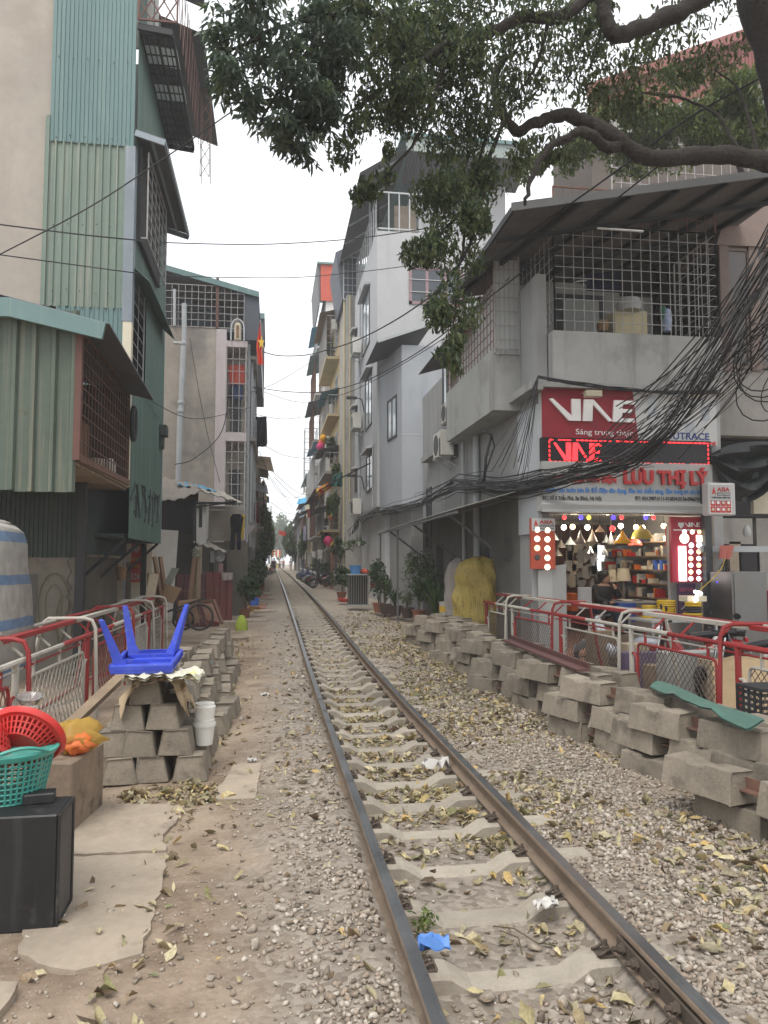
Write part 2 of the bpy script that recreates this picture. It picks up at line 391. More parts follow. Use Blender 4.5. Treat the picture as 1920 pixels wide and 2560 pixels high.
m_oldconc = mat('old_concrete',(.235,.20,.155),.93,.3,4,.5,55,rnd=.16,spot=(.10,.083,.064),spot_scale=3.4,spot_amt=.75,streak=(.18,.155,.125),streak_amt=.35,sscale=(9,9,1.2),bdist=.014)
track = thing('railway_track','single railway track running down the middle of the lane, dark worn rails on concrete sleepers','railway track',(0,4,0))
def rail(x):
 half = [(.055,.0),(.055,.010),(.03,.020),(.009,.034),(.008,.098),(.016,.106),(.034,.112),(.035,.132),(.030,.139)]
 pr = half+[(-a,b) for a,b in reversed(half)]
 yl = [-3,0]+list(np.arange(2,40,1.))+list(np.arange(40,170,4.)); mb = MB(); n = len(pr)
 for y in yl:
  for a,b in pr: mb.v.append((x+a,y,.02+b+gz(y)))
 for i in range(len(yl)-1):
  for k_ in range(n):
   l = (k_+1) % n; mb.f.append((i*n+k_,(i+1)*n+k_,(i+1)*n+l,i*n+l)); mb.m.append(1 if k_ in (8,) else 0)
 part('rail',mb,[m_rail_side,m_rail_top],track,smooth=True)
rail(-.535); rail(.535)
sl_h = [(0,-.058),(.23,-.056),(.34,.012),(.375,.018),(.90,.018),(.94,-.13)]
def sleeper_mesh():
 mb = MB(); out = [(a,b) for a,b in sl_h]+[(-a,b) for a,b in reversed(sl_h[1:])]
 n = len(out)
 for y,sh in ((-.09,-.006),(-.072,0),(.072,0),(.09,-.006)):
  for a,b in out: mb.v.append((a,y,b+(sh*3 if b > -.1 else 0)))
 for i in range(3):
  for k_ in range(n): l = (k_+1) % n; mb.f.append((i*n+k_,i*n+l,(i+1)*n+l,(i+1)*n+k_)); mb.m.append(0)
 mb.f.append(tuple(range(n))[::-1]); mb.f.append(tuple(3*n+k_ for k_ in range(n))); mb.m += [0,0]
 mb.f = [f[::-1] for f in mb.f]
 return mesh_from(mb,'sleeper',m_sleeper)
def clip_mesh():
 mb = MB()
 mb.lathe([(.026,0),(.026,.012),(.019,.014),(.019,.038),(.011,.040),(.011,.066),(.009,.068)],(0,0,.018),6)
 for yy in (-.035,.035):
  pts = [(.075*math.cos(a)*.55-.01,yy+.016*math.sin(a*2),.03+.018*math.sin(a)) for a in np.linspace(-.4,math.pi+.6,9)]
  mb.tube(pts,.0085,5)
 mb.box(-.05,.055,-.05,.05,.012,.024)
 return mesh_from(mb,'rail_clip',m_old_iron,smooth=True)
def bolt_mesh():
 mb = MB(); mb.lathe([(.028,0),(.028,.01),(.019,.012),(.019,.036),(.011,.038),(.011,.06)],(0,0,.018),6)
 return mesh_from(mb,'rail_bolt',m_old_iron)
SLM,CLM,BOM = sleeper_mesh(),clip_mesh(),bolt_mesh()
ysl = []; y = 3.05
while y < 95: ysl.append(y); y += .655
for i,y in enumerate(ysl):
 jit = random.uniform(-.012,.012)
 s = inst('sleeper',SLM,track,(random.uniform(-.015,.015),y,gz(y)+random.uniform(-.006,.004)),(0,0,random.uniform(-.012,.012)))
 if y < 24:
  for sx in (-1,1):
   c = link('rail_clip',CLM,s,(sx*.452,0,0),(0,0,0 if sx > 0 else math.pi))
   if y < 13: c = link('rail_bolt',BOM,s,(sx*.625,0,0))
fp = MB(); fp.frame((.493,2.9,.045),(.014,0,0),(0,.78,0),(0,0,.07)); part('fishplate',fp,m_old_iron,track,bevel=.004)
for y in (3.1,3.28,3.46,3.6):
 b = MB(); b.lathe([(.03,0),(.03,.01),(.022,.012),(.022,.03),(.012,.032),(.012,.055)],(.49,y,.08),6,axis=(-1,0,.1)); part('fishplate_bolt',b,m_old_iron,track)
def hull_template(np_,seed):
 rr = random.Random(seed); bm = bmesh.new()
 for _ in range(np_):
  v = Vector((rr.gauss(0,1),rr.gauss(0,1),rr.gauss(0,1))).normalized(); bm.verts.new((v.x*.5*rr.uniform(.8,1.15),v.y*.42*rr.uniform(.8,1.1),v.z*.31*rr.uniform(.8,1.1)))
 bmesh.ops.convex_hull(bm,input=bm.verts); bmesh.ops.triangulate(bm,faces=bm.faces)
 bm.verts.ensure_lookup_table()
 used = [v for v in bm.verts if v.link_faces]; ix = {v: i for i,v in enumerate(used)}
 vs = np.array([v.co[:] for v in used]); fs = np.array([[ix[v] for v in f.verts] for f in bm.faces]); bm.free(); return vs,fs
TEMPL = [hull_template(random.randint(8,13),i) for i in range(22)]
m_stone = leafmat('ballast_stone',[(.14,.11,.085),(.26,.22,.175),(.38,.33,.275),(.29,.22,.165),(.48,.43,.37),(.34,.29,.235),(.24,.185,.14),(.42,.37,.31)],.9,0,.25)
def stones(name,pts,size,label=None):
 n = len(pts); vs = []; fs = []; tn = []; base = 0; s = RNG.lognormal(np.log(size),.33,n).clip(size*.45,size*2.4)
 pick = RNG.integers(0,len(TEMPL),n); M = rot_mats(RNG.uniform(0,6.28,n),RNG.normal(0,.35,n),RNG.normal(0,.35,n))
 for k_ in range(len(TEMPL)):
  ii = np.nonzero(pick == k_)[0]
  if not len(ii): continue
  tv,tf = TEMPL[k_]; v = np.einsum('nij,kj->nki',M[ii],tv)*s[ii,None,None]+pts[ii,None,:]; v[:,:,2] += s[ii,None]*.16
  fs.append((tf[None]+base+(np.arange(len(ii))*len(tv))[:,None,None]).reshape(-1,3)); vs.append(v.reshape(-1,3)); base += len(ii)*len(tv)
  tn.append(np.repeat(RNG.uniform(0,1,len(ii)),len(tf)))
 return tag(link(name,np_mesh(name,np.concatenate(vs),3,np.concatenate(fs),m_stone,np.concatenate(tn))),kind='stuff')
def scatter(x0,x1,y0,y1,n,dens=None,flat=False):
 u = RNG.uniform(0,1,n); y = y0*np.power(y1/y0,u) if not flat else y0+(y1-y0)*u
 x = RNG.uniform(x0,x1,n)
 if dens is not None:
  k_ = RNG.uniform(0,1,n) < dens(x,y); x,y = x[k_],y[k_]
 return np.stack([x,y,gh(x,y)],1)
def not_track(x,y):
 d = np.ones_like(x)
 ph = (y-3.05+.33) % .655-.33
 on = (np.abs(ph) < .15) & (np.abs(x) < .95)
 d[on & (np.abs(x) < .5)] = 0; d[on & (np.abs(x) >= .5)] = .2
 d[np.abs(np.abs(x)-.535) < .085] = 0
 return d
def d_right(x,y): return not_track(x,y)*np.clip(.1+1.35*vnoise(x,y,1.3,5),0,1)*np.interp(y,[3,8,12,18],[1,.9,.6,.4])
def d_left(x,y):
 edge = np.interp(x,[-1.9,-1.4,-1.15,-1.0,-.85,-.6],[.012,.025,.1,.4,.85,.95]); return not_track(x,y)*edge*np.clip(.4+1.1*vnoise(x,y,1.9,6),0,1)*np.interp(y,[3,7,10,14],[1,.7,.3,.15])
def d_mid(x,y): return not_track(x,y)*np.clip(2.2*vnoise(x,y,1.6,7)-.55,0,1)*.8
def d_dirt(x,y): return np.clip(1.6*vnoise(x,y,2.2,8)-.5,0,1)
P_ = [scatter(.6,2.35,3.,9,17000,d_right),scatter(-1.9,-.6,3.,9,10500,d_left),scatter(-.5,.5,3,9,3600,d_mid)]
stones('ballast_gravel',np.concatenate(P_),.034)
stones('ballast_gravel',np.concatenate([scatter(.6,2.5,9,24,9500,d_right),scatter(-2.,-.6,9,24,5000,d_left),scatter(-.5,.5,9,24,2600,d_mid)]),.05)
stones('dirt_pebbles',np.concatenate([scatter(-2.4,-.9,3,14,1500,d_dirt),scatter(-2.3,2.3,3,12,260)]),.026)
stones('dirt_pebbles',scatter(-2.6,-.9,3,13,4200,d_dirt),.011)
big = np.array([(-.47,3.55),(.18,3.95),(.0,3.72),(.32,3.6),(-.2,3.55),(.12,3.45),(-1.85,3.45),(-1.45,3.75),(-1.25,4.0),(.36,4.6),(-.35,4.75)])
stones('loose_rubble',np.column_stack([big,gh(big[:,0],big[:,1])]),.09)
m_litter = leafmat('fallen_leaf',[(.10,.07,.045),(.22,.155,.095),(.36,.29,.16),(.22,.205,.12),(.52,.43,.23),(.42,.37,.22),(.27,.19,.12),(.19,.20,.10),(.55,.38,.15),(.30,.27,.18),(.58,.50,.31),(.34,.30,.20),(.20,.15,.10)],.6,.15,.25)
def litter(name,P,size=(.035,.12)):
 P = P.copy(); P[:,2] += .018+RNG.uniform(-.012,.016,len(P))
 return tag(link(name,leaves(name,P,size,m_litter,flat=True,wid=.95,curl=1.2)),kind='stuff')
def l_right(x,y):
 n = vnoise(x,y,1.1,9); s = np.interp(x,[.6,1.2,2.2],[.55,.6,1.]); f = np.interp(y,[3,5,7,10,20,30],[.25,.4,.75,1,.8,.1])
 return np.clip(n*1.7-.25,0,1)*s*f
def l_mid(x,y): return np.clip(vnoise(x,y,1.7,10)*1.5-.1,0,1)*np.interp(y,[3,4.6,5.4,8,14,22],[.12,.15,1,1,.6,.1])*np.where(np.abs((y-3.05+.33) % .655-.33) < .125,.05,1)
def l_left(x,y): return np.interp(x,[-1.95,-1.75,-1.6,-1.3,-.6],[1,.8,.15,.06,.3])*np.interp(y,[3,5.8,6.3,12,20],[.1,.25,1,.8,.2])
litter('fallen_leaves',np.concatenate([scatter(.58,2.5,3,26,19000,l_right),scatter(-.48,.48,3,22,8200,l_mid),scatter(-1.98,-.58,3.2,20,4200,l_left),scatter(-2.4,-1.62,6.4,6.95,230),scatter(-3.3,-1.3,3.2,6.5,60)]))
m_slab = mat('slab_concrete',(.345,.285,.22),.93,.2,2.2,.4,60,spot=(.19,.15,.115),spot_scale=2.4,spot_amt=.7,spot_lo=.55,spot_hi=.7,streak=(.25,.205,.155),streak_amt=.45,sscale=(3,3,3))
def slab(pts,top,rough=.03,name='concrete_slab'):
 w = [on_z(a,b,top+.012) for a,b in pts]; poly = []
 for i,p in enumerate(w):
  q = w[(i+1) % len(w)]; n = max(2,int((q-p).length/.07))
  for j in range(n):
   r_ = p.lerp(q,j/n); g_ = rough*(1 if j else .3); poly.append((r_.x+random.uniform(-g_,g_),r_.y+random.uniform(-g_,g_),top-.043))
 mb = MB(); mb.prism(poly,(0,0,.055)); return structure(name,mb,m_slab)
slab([(150,1738),(396,1735),(392,1762),(352,1802),(360,1836),(140,1846)],.006,.014,'pavement_slab')
slab([(130,1852),(362,1841),(352,1905),(334,1955),(326,1990),(304,2060),(225,2082),(165,2096),(112,2088),(40,2060),(60,1960)],.004,.014,'pavement_slab')
slab([(424,1728),(552,1724),(565,1643),(505,1650),(482,1690)],.006,.006,'pavement_slab')
slab([(-60,2125),(40,2120),(20,2160),(-30,2230)],.02,.012,'pavement_slab')
m_tile = mat('red_tile',(.34,.17,.12),.8,.2,6,.2,50)
for (a,b,c,d_) in ((-2.15,27,-1.35,30.5),(-2.15,33,-1.3,35.5)):
 mb = MB(); mb.box(a,c,b,d_,gz(b)-.05,gz((b+d_)/2)+.05); structure('tiled_path',mb,m_tile)
for i in range(14):
 y = 23+i*1.7+random.uniform(-.2,.2); w_ = random.uniform(.5,.8); x = -1.5+random.uniform(-.15,.15)-.25*(i % 2)
 mb = MB(); mb.frame((x-w_/2,y-.42,gz(y)-.02),(w_,random.uniform(-.05,.05),0),(random.uniform(-.04,.04),random.uniform(.6,.95),gz(y+.8)-gz(y)),(0,0,.065)); structure('pavement_slab',mb,m_slab)
# ================================================================== materials for buildings
m_stucco = mat('beige_stucco',(.40,.355,.305),.95,.14,.7,.3,30,spot=(.31,.265,.22),spot_scale=.5,spot_amt=.7,streak=(.32,.28,.235),streak_amt=.55,sscale=(1.5,1.5,.25))
m_teal = mat('teal_tin',(.14,.225,.222),.55,.1,.8,.08,50,spec=.35,rnd=.05,streak=(.22,.29,.265),streak_amt=.5,sscale=(9,9,.22))
m_pale = mat('pale_green_tin',(.175,.225,.185),.6,.12,1.,.08,50,spec=.3,rnd=.06,streak=(.33,.32,.27),streak_amt=.8,sscale=(16,16,.3),spot=(.20,.13,.07),spot_scale=5,spot_lo=.69,spot_hi=.72)
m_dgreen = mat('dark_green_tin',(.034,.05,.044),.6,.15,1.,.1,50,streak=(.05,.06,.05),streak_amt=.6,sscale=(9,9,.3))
m_green = mat('mid_green_tin',(.085,.14,.118),.55,.14,1.,.1,50,streak=(.17,.215,.185),streak_amt=.6,sscale=(12,12,.25))
m_flash = mat('grey_flashing',(.22,.255,.285),.5,.12,1.5,.08,40,streak=(.42,.43,.42),streak_amt=.4,sscale=(8,8,.4))
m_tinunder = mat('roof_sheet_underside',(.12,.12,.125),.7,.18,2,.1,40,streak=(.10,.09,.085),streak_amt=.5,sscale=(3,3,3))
m_rust = mat('rusty_steel',(.16,.085,.06),.85,.3,6,.3,60,spot=(.07,.045,.035),spot_scale=5)
m_redrust = mat('red_oxide_steel',(.13,.062,.05),.75,.22,4,.2,60,spot=(.20,.09,.06),spot_scale=3)
m_black = mat('blackened_steel',(.03,.03,.032),.7,.3,5,.2,50)
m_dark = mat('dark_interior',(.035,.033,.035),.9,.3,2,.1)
m_wallg = mat('weathered_render',(.34,.305,.265),.95,.2,.9,.3,35,spot=(.175,.165,.155),spot_scale=.6,spot_amt=.75,streak=(.22,.20,.18),streak_amt=.6,sscale=(2.2,2.2,.35))
m_lilac = mat('lilac_render',(.44,.39,.395),.95,.1,1,.2,35,streak=(.33,.27,.25),streak_amt=.35,sscale=(3,3,.4))
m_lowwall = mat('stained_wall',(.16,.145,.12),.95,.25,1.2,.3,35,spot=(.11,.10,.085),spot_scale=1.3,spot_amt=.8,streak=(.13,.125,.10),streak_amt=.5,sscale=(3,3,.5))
m_cream = mat('cream_wall',(.60,.545,.42),.9,.1,1.5,.15,40,spot=(.45,.40,.31),spot_scale=1.)
m_white = mat('white_board',(.56,.54,.51),.85,.08,1.,.1,40,spot=(.45,.42,.38),spot_scale=1.2)
m_pvc = mat('grey_pvc',(.42,.44,.45),.5,.1,2,.04,40,spec=.4)
m_galv = mat('galvanised_steel',(.42,.43,.43),.5,.15,3,.05,50,metal=.4)
m_grille = mat('grey_grille',(.36,.35,.34),.6,.2,5,.1,60,spot=(.22,.15,.11),spot_scale=4)
m_wood = mat('weathered_wood',(.25,.185,.125),.9,.25,3,.3,60,sscale=(30,30,2),streak=(.15,.105,.07))
m_brownw = mat('brown_wood',(.19,.11,.065),.8,.25,3,.25,60,streak=(.11,.065,.04),sscale=(20,20,2))
m_plank = mat('pale_plank',(.42,.34,.24),.85,.2,3,.2,60,streak=(.28,.21,.14),sscale=(30,30,2))
m_tarp = mat('grey_brown_tarp',(.27,.235,.20),.85,.2,3,.3,25)
m_bluetarp = mat('blue_tarp',(.10,.27,.40),.7,.2,3,.3,25)
m_polyc = mat('translucent_sheet',(.50,.52,.50),.5,.1,3,.05,trans=.75)
def faceY(x0,x1,y0,y1,Y):
 """world x0, x1, z0, z1 of a rectangle seen in the photograph, standing in the plane at Y"""
 a = on_y(x0,y1,Y); b = on_y(x1,y0,Y); return a.x,b.x,a.z,b.z
def grille(mb,o,u,v,nu,nv,r=.006,frame=.014):
 o,u,v = V(*o),V(*u),V(*v)
 for i in range(1,nu): mb.bar(o+u*(i/nu),o+u*(i/nu)+v,r*2)
 nn = u.cross(v).normalized()*r*1.6
 for j in range(1,nv): mb.bar(o+v*(j/nv)+nn,o+u+v*(j/nv)+nn,r*2)
 for a,b in ((o,o+u),(o+u,o+u+v),(o+u+v,o+v),(o+v,o)): mb.bar(a,b,frame*2)
 return mb
def tins(root,name,o,u,v,n,m,period,amp,kind,wob=0.,jit=.004):
 """a wall of single tin sheets, each a part"""
 o,u,v = V(*o),V(*u),V(*v); nn = u.cross(v).normalized()
 for i in range(n):
  mb = MB(); mb.corr(o+u*(i/n)+nn*random.uniform(0,jit),u/n*1.004,v*random.uniform(.995,1.004),period,amp,kind,1,wob,.003); part(name,mb,m,root)
def text(name,body,parent,loc,size,m,rot=(R(90),0,0),ext=.003,bold=0,align='LEFT',wx=1.,shear=0,label=None,space=1.,maxw=None):
 c = bpy.data.curves.new(name,'FONT'); c.body = body; c.size = size; c.extrude = ext; c.offset = bold; c.align_x = align; c.shear = shear; c.space_character = space; c.resolution_u = 4
 t_ = bpy.data.objects.new('tmp',c); COL.objects.link(t_)
 dg_ = bpy.context.evaluated_depsgraph_get(); me = bpy.data.meshes.new_from_object(t_.evaluated_get(dg_)); bpy.data.objects.remove(t_); bpy.data.curves.remove(c)
 if maxw and len(me.vertices):
  w_ = max(v.co.x for v in me.vertices)-min(v.co.x for v in me.vertices)
  if w_ > 1e-4: wx = maxw/w_
 Mx = Matrix.Translation(Vector(loc)) @ Matrix.Rotation(rot[2],4,'Z') @ Matrix.Rotation(rot[1],4,'Y') @ Matrix.Rotation(rot[0],4,'X') @ Matrix.Diagonal((wx,1,1,1))
 if OFF.get(parent) is not None: Mx = OFF[parent] @ Mx
 me.transform(Mx); me.materials.clear(); me.materials.append(m)
 o = link(name,me,parent); OFF[o] = OFF.get(parent); return tag(o,label)
# ================================================================== left: beige wall and green tin tower
XT,YT,YTF = -3.9,15.1,19.5
xl,xr,z1,z0 = on_y(105,400,YT).x,XT,14.6,2.42
tower = thing('tin_house','tall narrow house clad in blue green corrugated tin, overhanging on slanting struts at the left','house',((xl+xr)/2,YT+2,0))
zt1,zt2 = on_y(200,312,YT).z,on_y(200,665,YT).z
tins(tower,'tin_sheet',(xl,YT-.03,zt1),(xr-xl-.02,0,0),(0,0,z1-zt1),2,m_teal,.076,.011,'trap')
tins(tower,'tin_sheet',(xl,YT-.012,zt2),(xr-xl-.16,0,0),(0,0,zt1-zt2+.04),2,m_pale,.15,.02,'trap')
tins(tower,'tin_sheet',(xl+.2,YT,5.0),(xr-xl-.36,0,0),(0,0,zt2-5+.03),2,m_teal,.09,.011,'trap')
mb = MB(); mb.box(xr-.17,xr+.02,YT-.06,YT+.16,zt2-.25,zt1); part('corner_flashing',mb,m_flash,tower,bevel=.006)
mb = MB(); mb.box(xr-.15,xr+.015,YT-.05,YT+.14,3.4,zt2-.25); part('corner_post',mb,m_cream,tower)
mb = MB(); mb.box(xl-.05,xl,YT-.05,YT+.1,zt2,on_y(105,250,YT).z); part('edge_flashing',mb,m_pale,tower)
mb = MB()
for z in (zt1+.1,zt2+.3,zt2+1.6,zt1+1.7):
 for i in range(6): mb.lathe([(.012,0),(.012,.012),(.004,.016)],(xl+.12+i*.26+random.uniform(-.03,.03),YT-.045,z+random.uniform(-.04,.04)),6,axis=(0,-1,0))
part('tin_screw',mb,m_old_iron,tower,kind='stuff')
# side of the tower that faces the track, with a grilled window bay
tins(tower,'side_sheet',(XT,YT+.15,7.6),(0,YTF-YT-.15,0),(0,0,z1-7.6),5,m_green,.13,.022,'sine')
tins(tower,'side_sheet',(XT+.02,YT+1.6,5.4),(0,YTF-YT-1.6,0),(0,0,2.3),3,m_green,.13,.022,'sine')
tins(tower,'side_sheet',(XT+.01,YT+.15,2.42),(0,YTF-YT-.15,0),(0,0,3.05),5,m_green,.13,.022,'sine')
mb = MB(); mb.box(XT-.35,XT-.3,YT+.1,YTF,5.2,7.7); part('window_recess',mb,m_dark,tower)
mb = MB(); grille(mb,(XT-.02,YT+.2,5.45),(0,1.4,0),(0,0,2.2),2,8); part('window_grille',mb,m_galv,tower)
mb = MB(); mb.corr((XT+.32,YT+.1,7.42),(0,3.9,0),(-.36,0,.32),.08,.012,'sine',th=.003); part('window_hood',mb,m_green,tower)
mb = MB(); mb.box(xl,XT-.04,YTF-.05,YTF,2.45,z1); mb.box(xl,XT-.05,YT+.05,YTF,2.42,2.5); mb.box(xl-.02,xl+.05,YT+.05,YTF,2.45,z1); part('frame_wall',mb,m_dgreen,tower)
mb = MB(); mb.box(XT-.03,XT+.03,YTF-.02,YTF+.04,2.42,z1); part('corner_trim',mb,m_flash,tower)
# upper window with open grille cage, canopies
mb = MB(); grille(mb,(XT+.22,YT+.25,8.35),(0,2.6,0),(0,0,1.75),5,7,.008); mb.bar((XT,YT+.25,8.35),(XT+.22,YT+.25,8.35),.03); mb.bar((XT,YT+2.85,8.35),(XT+.22,YT+2.85,8.35),.03)
part('window_cage',mb,m_grille,tower)
mb = MB(); mb.box(XT,XT+.1,YT+.22,YT+2.9,8.3,10.2); part('window_pane',mb,m_dark,tower)
def canopy(zw,zo,xo,y0,y1,m,fm,nm='canopy',n=4,alt=None):
 for i in range(n):
  a,b = lerp(y0,y1,i/n),lerp(y0,y1,(i+1)/n); mb = MB(); mb.corr((xo,a,zo),(0,b-a,0),(XT-xo,0,zw-zo),.08,.011,'sine',th=.003); part(nm+'_sheet',mb,alt if alt and i in (1,3) else m,tower)
 mb = MB(); mb.bar((XT,y0,zw-.08),(xo-.02,y0,zo-.08),.05,.12); mb.bar((XT,y1,zw-.08),(xo-.02,y1,zo-.08),.05,.12); mb.bar((xo-.03,y0,zo-.06),(xo-.03,y1,zo-.06),.05); mb.bar(((XT+xo)/2,y0,(zw+zo)/2-.06),((XT+xo)/2,y1,(zw+zo)/2-.06),.05)
 part(nm+'_frame',mb,fm,tower)
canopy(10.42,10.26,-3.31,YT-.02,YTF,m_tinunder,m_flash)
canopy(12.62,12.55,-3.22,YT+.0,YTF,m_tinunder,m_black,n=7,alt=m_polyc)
mb = MB(); grille(mb,(-3.85,YT+.1,12.46),(.62,0,0),(0,YTF-YT-.2,0),6,13,.012); part('canopy_lattice',mb,m_black,tower)
mb = MB(); o = V(-3.88,YT-.05,12.66)
for i in range(3):
 for j in range(4):
  a = o+V(i*.24,0,j*.42); mb.bar(a,a+V(.24,0,.42),.022); mb.bar(a+V(.24,0,0),a+V(0,0,.42),.022)
for p,q in (((0,0),(.74,0)),((.74,0),(.74,1.7)),((0,0),(0,1.7))): mb.bar(o+V(p[0],0,p[1]),o+V(q[0],0,q[1]),.035)
for j in range(9): mb.bar(o+V(.74,j*.5,0),o+V(.74+.02,j*.5+.25,1.5),.014); mb.bar(o+V(.74,j*.5+.5,0),o+V(.74,j*.5+.1,1.6),.014)
part('roof_terrace_lattice',mb,m_redrust,tower)
mb = MB(); mb.box(-4.4,-3.75,YT+.9,YT+.95,12.7,14.8); mb.box(-3.72,-3.66,YT+.9,YT+1.0,12.7,14.9); part('terrace_screen',mb,m_white,tower)
mb = MB(); mb.corr((-2.9,YTF-1.5,14.55),(0,5,0),(-1.4,0,.5),.08,.012,'sine',th=.004); mb.corr((-2.9,YT+.2,15.4),(0,3,0),(-1.1,0,.4),.08,.012,'sine',th=.004); part('terrace_roof',mb,m_tinunder,tower)
mb = MB()
for x in (-3.16,-2.92):
 mb.bar((x,YTF+.8,12.2),(x,YTF+.8,14.7),.018); mb.bar((x,YTF+1.2,12.2),(x,YTF+1.2,14.7),.018)
for j in range(6): a = 12.2+j*.42; mb.bar((-3.16,YTF+.8,a),(-2.92,YTF+.8,a+.42),.014); mb.bar((-2.92,YTF+.8,a),(-3.16,YTF+.8,a+.42),.014)
part('lattice_mast',mb,m_rust,tower)
for (a,b) in (((215,1246),(304,1167)),((269,1229),(339,1168)),((245,1205),(272,1160))):
 p = on_x(*b,XT-.05); q = on_x(*a,XT-1.15); mb = MB(); mb.bar((XT-.03,p.y,2.42),(XT-.95,p.y-.05,1.55),.06); part('strut',mb,m_black,tower)
mb = MB(); mb.lathe([(.09,-.03),(.09,.03)],(0,0,0),10); mb = MB(); mb.box(XT+.02,XT+.2,YTF-.7,YTF-.3,5.0,5.25); mb.box(XT+.01,XT+.12,YTF-.6,YTF-.35,4.7,5.0); part('meter_box',mb,m_dgreen,tower)
# black scribble sprayed on the tin
m_spray = mat('black_spray',(.045,.06,.055),.8,.2,8,0)
mb = MB(); rr = random.Random(5)
for i in range(7):
 y = YT+.35+i*.55; pts = []
 for k_ in range(7): pts.append((XT+.03+.004*k_,y+rr.uniform(-.25,.45),2.75+rr.uniform(0,.85)))
 for p,q in zip(pts,pts[1:]): mb.bar(p,q,.006,.022,up=(1,0,0))
part('sprayed_scribble',mb,m_spray,tower)
# beige windowless wall beside it
bw = thing('plaster_house','bare windowless beige plaster side wall at the left edge, rising beside the green tin','house',(-8,YT+.5,0))
mb = MB(); mb.box(-13,xl-.02,YT+.05,YT+6,2.0,15); part('wall',mb,m_stucco,bw)
mb = MB(); mb.box(xl-.09,xl-.04,YT-.0,YT+.05,zt2,on_y(103,250,YT).z); part('drip_edge',mb,m_pale,bw)
YC,YCE,ZF = 10.9,15.0,3.45
m_boxtin = mat('weathered_green_tin',(.092,.118,.092),.7,.18,1.,.1,50,streak=(.20,.19,.14),streak_amt=.8,sscale=(13,13,.3),spot=(.075,.05,.03),spot_scale=3.5,spot_lo=.64,spot_hi=.7)
box = thing('cage_room','rusty barred balcony room hung over the path, its near end closed with pale green ribbed tin','balcony',(-5,12.5,0))
pr = on_y(165,900,11.1).x
for i in range(4):
 a = pr-.78*(i+1); mb = MB(); mb.corr((a,11.05,2.9+random.uniform(-.02,.03)),(.79,0,0),(0,0,2.55),.26,.03,'trap',1,0,.004); part('tin_sheet',mb,m_boxtin,box)
mb = MB(); mb.box(pr-.02,pr+.07,11.02,11.14,3.35,5.2); part('corner_post',mb,m_redrust,box)
mb = MB(); mb.box(-8.5,XT+.03,11.15,YCE+.05,ZF-.1,ZF); part('floor',mb,m_wood,box)
for i in range(12): mb = MB(); mb.box(-6,XT,11.15+i*.32,11.15+i*.32+.28,ZF-.15,ZF-.11); part('floor_board',mb,m_wood,box)
mb = MB(); mb.bar((XT+.03,11.05,ZF-.05),(XT+.03,YCE,ZF+.0),.06,.1); part('floor_beam',mb,m_rust,box)
mb = MB(); grille(mb,(XT+.02,11.12,ZF),(0,YCE-11.15,0),(0,0,1.75),18,9,.0075,.02); part('barred_front',mb,m_rust,box)
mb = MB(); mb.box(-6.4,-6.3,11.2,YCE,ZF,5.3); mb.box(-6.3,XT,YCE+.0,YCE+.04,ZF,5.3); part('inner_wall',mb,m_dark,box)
def inside(nm,b,m,lab,cat,**kw): mb_ = MB(); b(mb_); return solo(nm,mb_,m,lab,cat,**kw)
inside('plastic_jug',lambda q: q.lathe([(.1,0),(.12,.05),(.12,.28),(.06,.34),(.05,.38)],(-4.1,14.45,ZF),10),mat('milky_plastic',(.62,.60,.54),.5,.08,3,.02),'milky white plastic jug at the far end of the barred balcony','jug',smooth=True)
inside('water_pail',lambda q: q.lathe([(.13,0),(.16,.3),(.165,.31)],(-4.25,14.0,ZF),12),mat('beige_plastic',(.45,.40,.33),.6,.1,3,.02),'dull beige pail on the floor behind the balcony bars','pail',smooth=True)
inside('hung_cloth',lambda q: q.sheet([[(-4.15+.03*math.sin(i*2+j),11.7+i*.1,4.9-j*.22) for i in range(6)] for j in range(6)]),mat('pale_cloth',(.42,.40,.42),.9,.15,4,.2),'pale grey cloth hung inside the balcony bars near the rusty corner post','cloth')
inside('hung_shirt',lambda q: q.sheet([[(-4.3+.04*math.sin(i*1.7+j),12.35+i*.1,4.95-j*.2) for i in range(6)] for j in range(5)]),mat('brown_cloth',(.16,.09,.08),.9,.15,4,.2),'dark brown shirt hung in the middle of the barred balcony','shirt')
inside('stacked_board',lambda q: q.box(-4.3,-4.25,13.0,13.5,ZF,ZF+.8),m_brownw,'brown board standing behind the bars of the hanging balcony','board')
inside('rubber_tyre',lambda q: q.tube([(XT+.13,14.85+.16*math.cos(a),4.55+.3*math.sin(a)) for a in np.linspace(0,2*math.pi,19)[:-1]],.05,7,close=True),m_black,'black rubber tyre hung at the far corner of the barred balcony','tyre',smooth=True)
# sloping awning over the cage
oe = on_y(237,700,YC); fe = on_x(328,858,oe.x)
for i in range(5):
 a,b = i/5,(i+1)/5; za,zb = lerp(oe.z,fe.z,a),lerp(oe.z,fe.z,b); ya,yb = lerp(oe.y,YCE,a),lerp(oe.y,YCE,b)
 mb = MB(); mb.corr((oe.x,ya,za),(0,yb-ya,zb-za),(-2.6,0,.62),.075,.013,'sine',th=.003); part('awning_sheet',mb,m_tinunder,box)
f0,f1 = on_y(-30,636,YC),on_y(22,645,YC); f2,f3 = on_y(230,700,YC),on_y(222,735,YC); f4 = on_y(0,685,YC)
mb = MB(); mb.prism([f1,f2,f3,(f1.x-.0,YC,f4.z)],(0,-.06,0)); mb.prism([(f1.x-1.8,YC,f1.z-.05),f1,(f1.x,YC,f4.z),(f1.x-1.8,YC,f4.z-.03)],(0,-.05,0)); part('awning_fascia',mb,m_teal,box,bevel=.004)
mb = MB(); mb.box(-8,-6.0,YC,YCE,5.6,5.66); part('awning_deck',mb,m_tinunder,box)
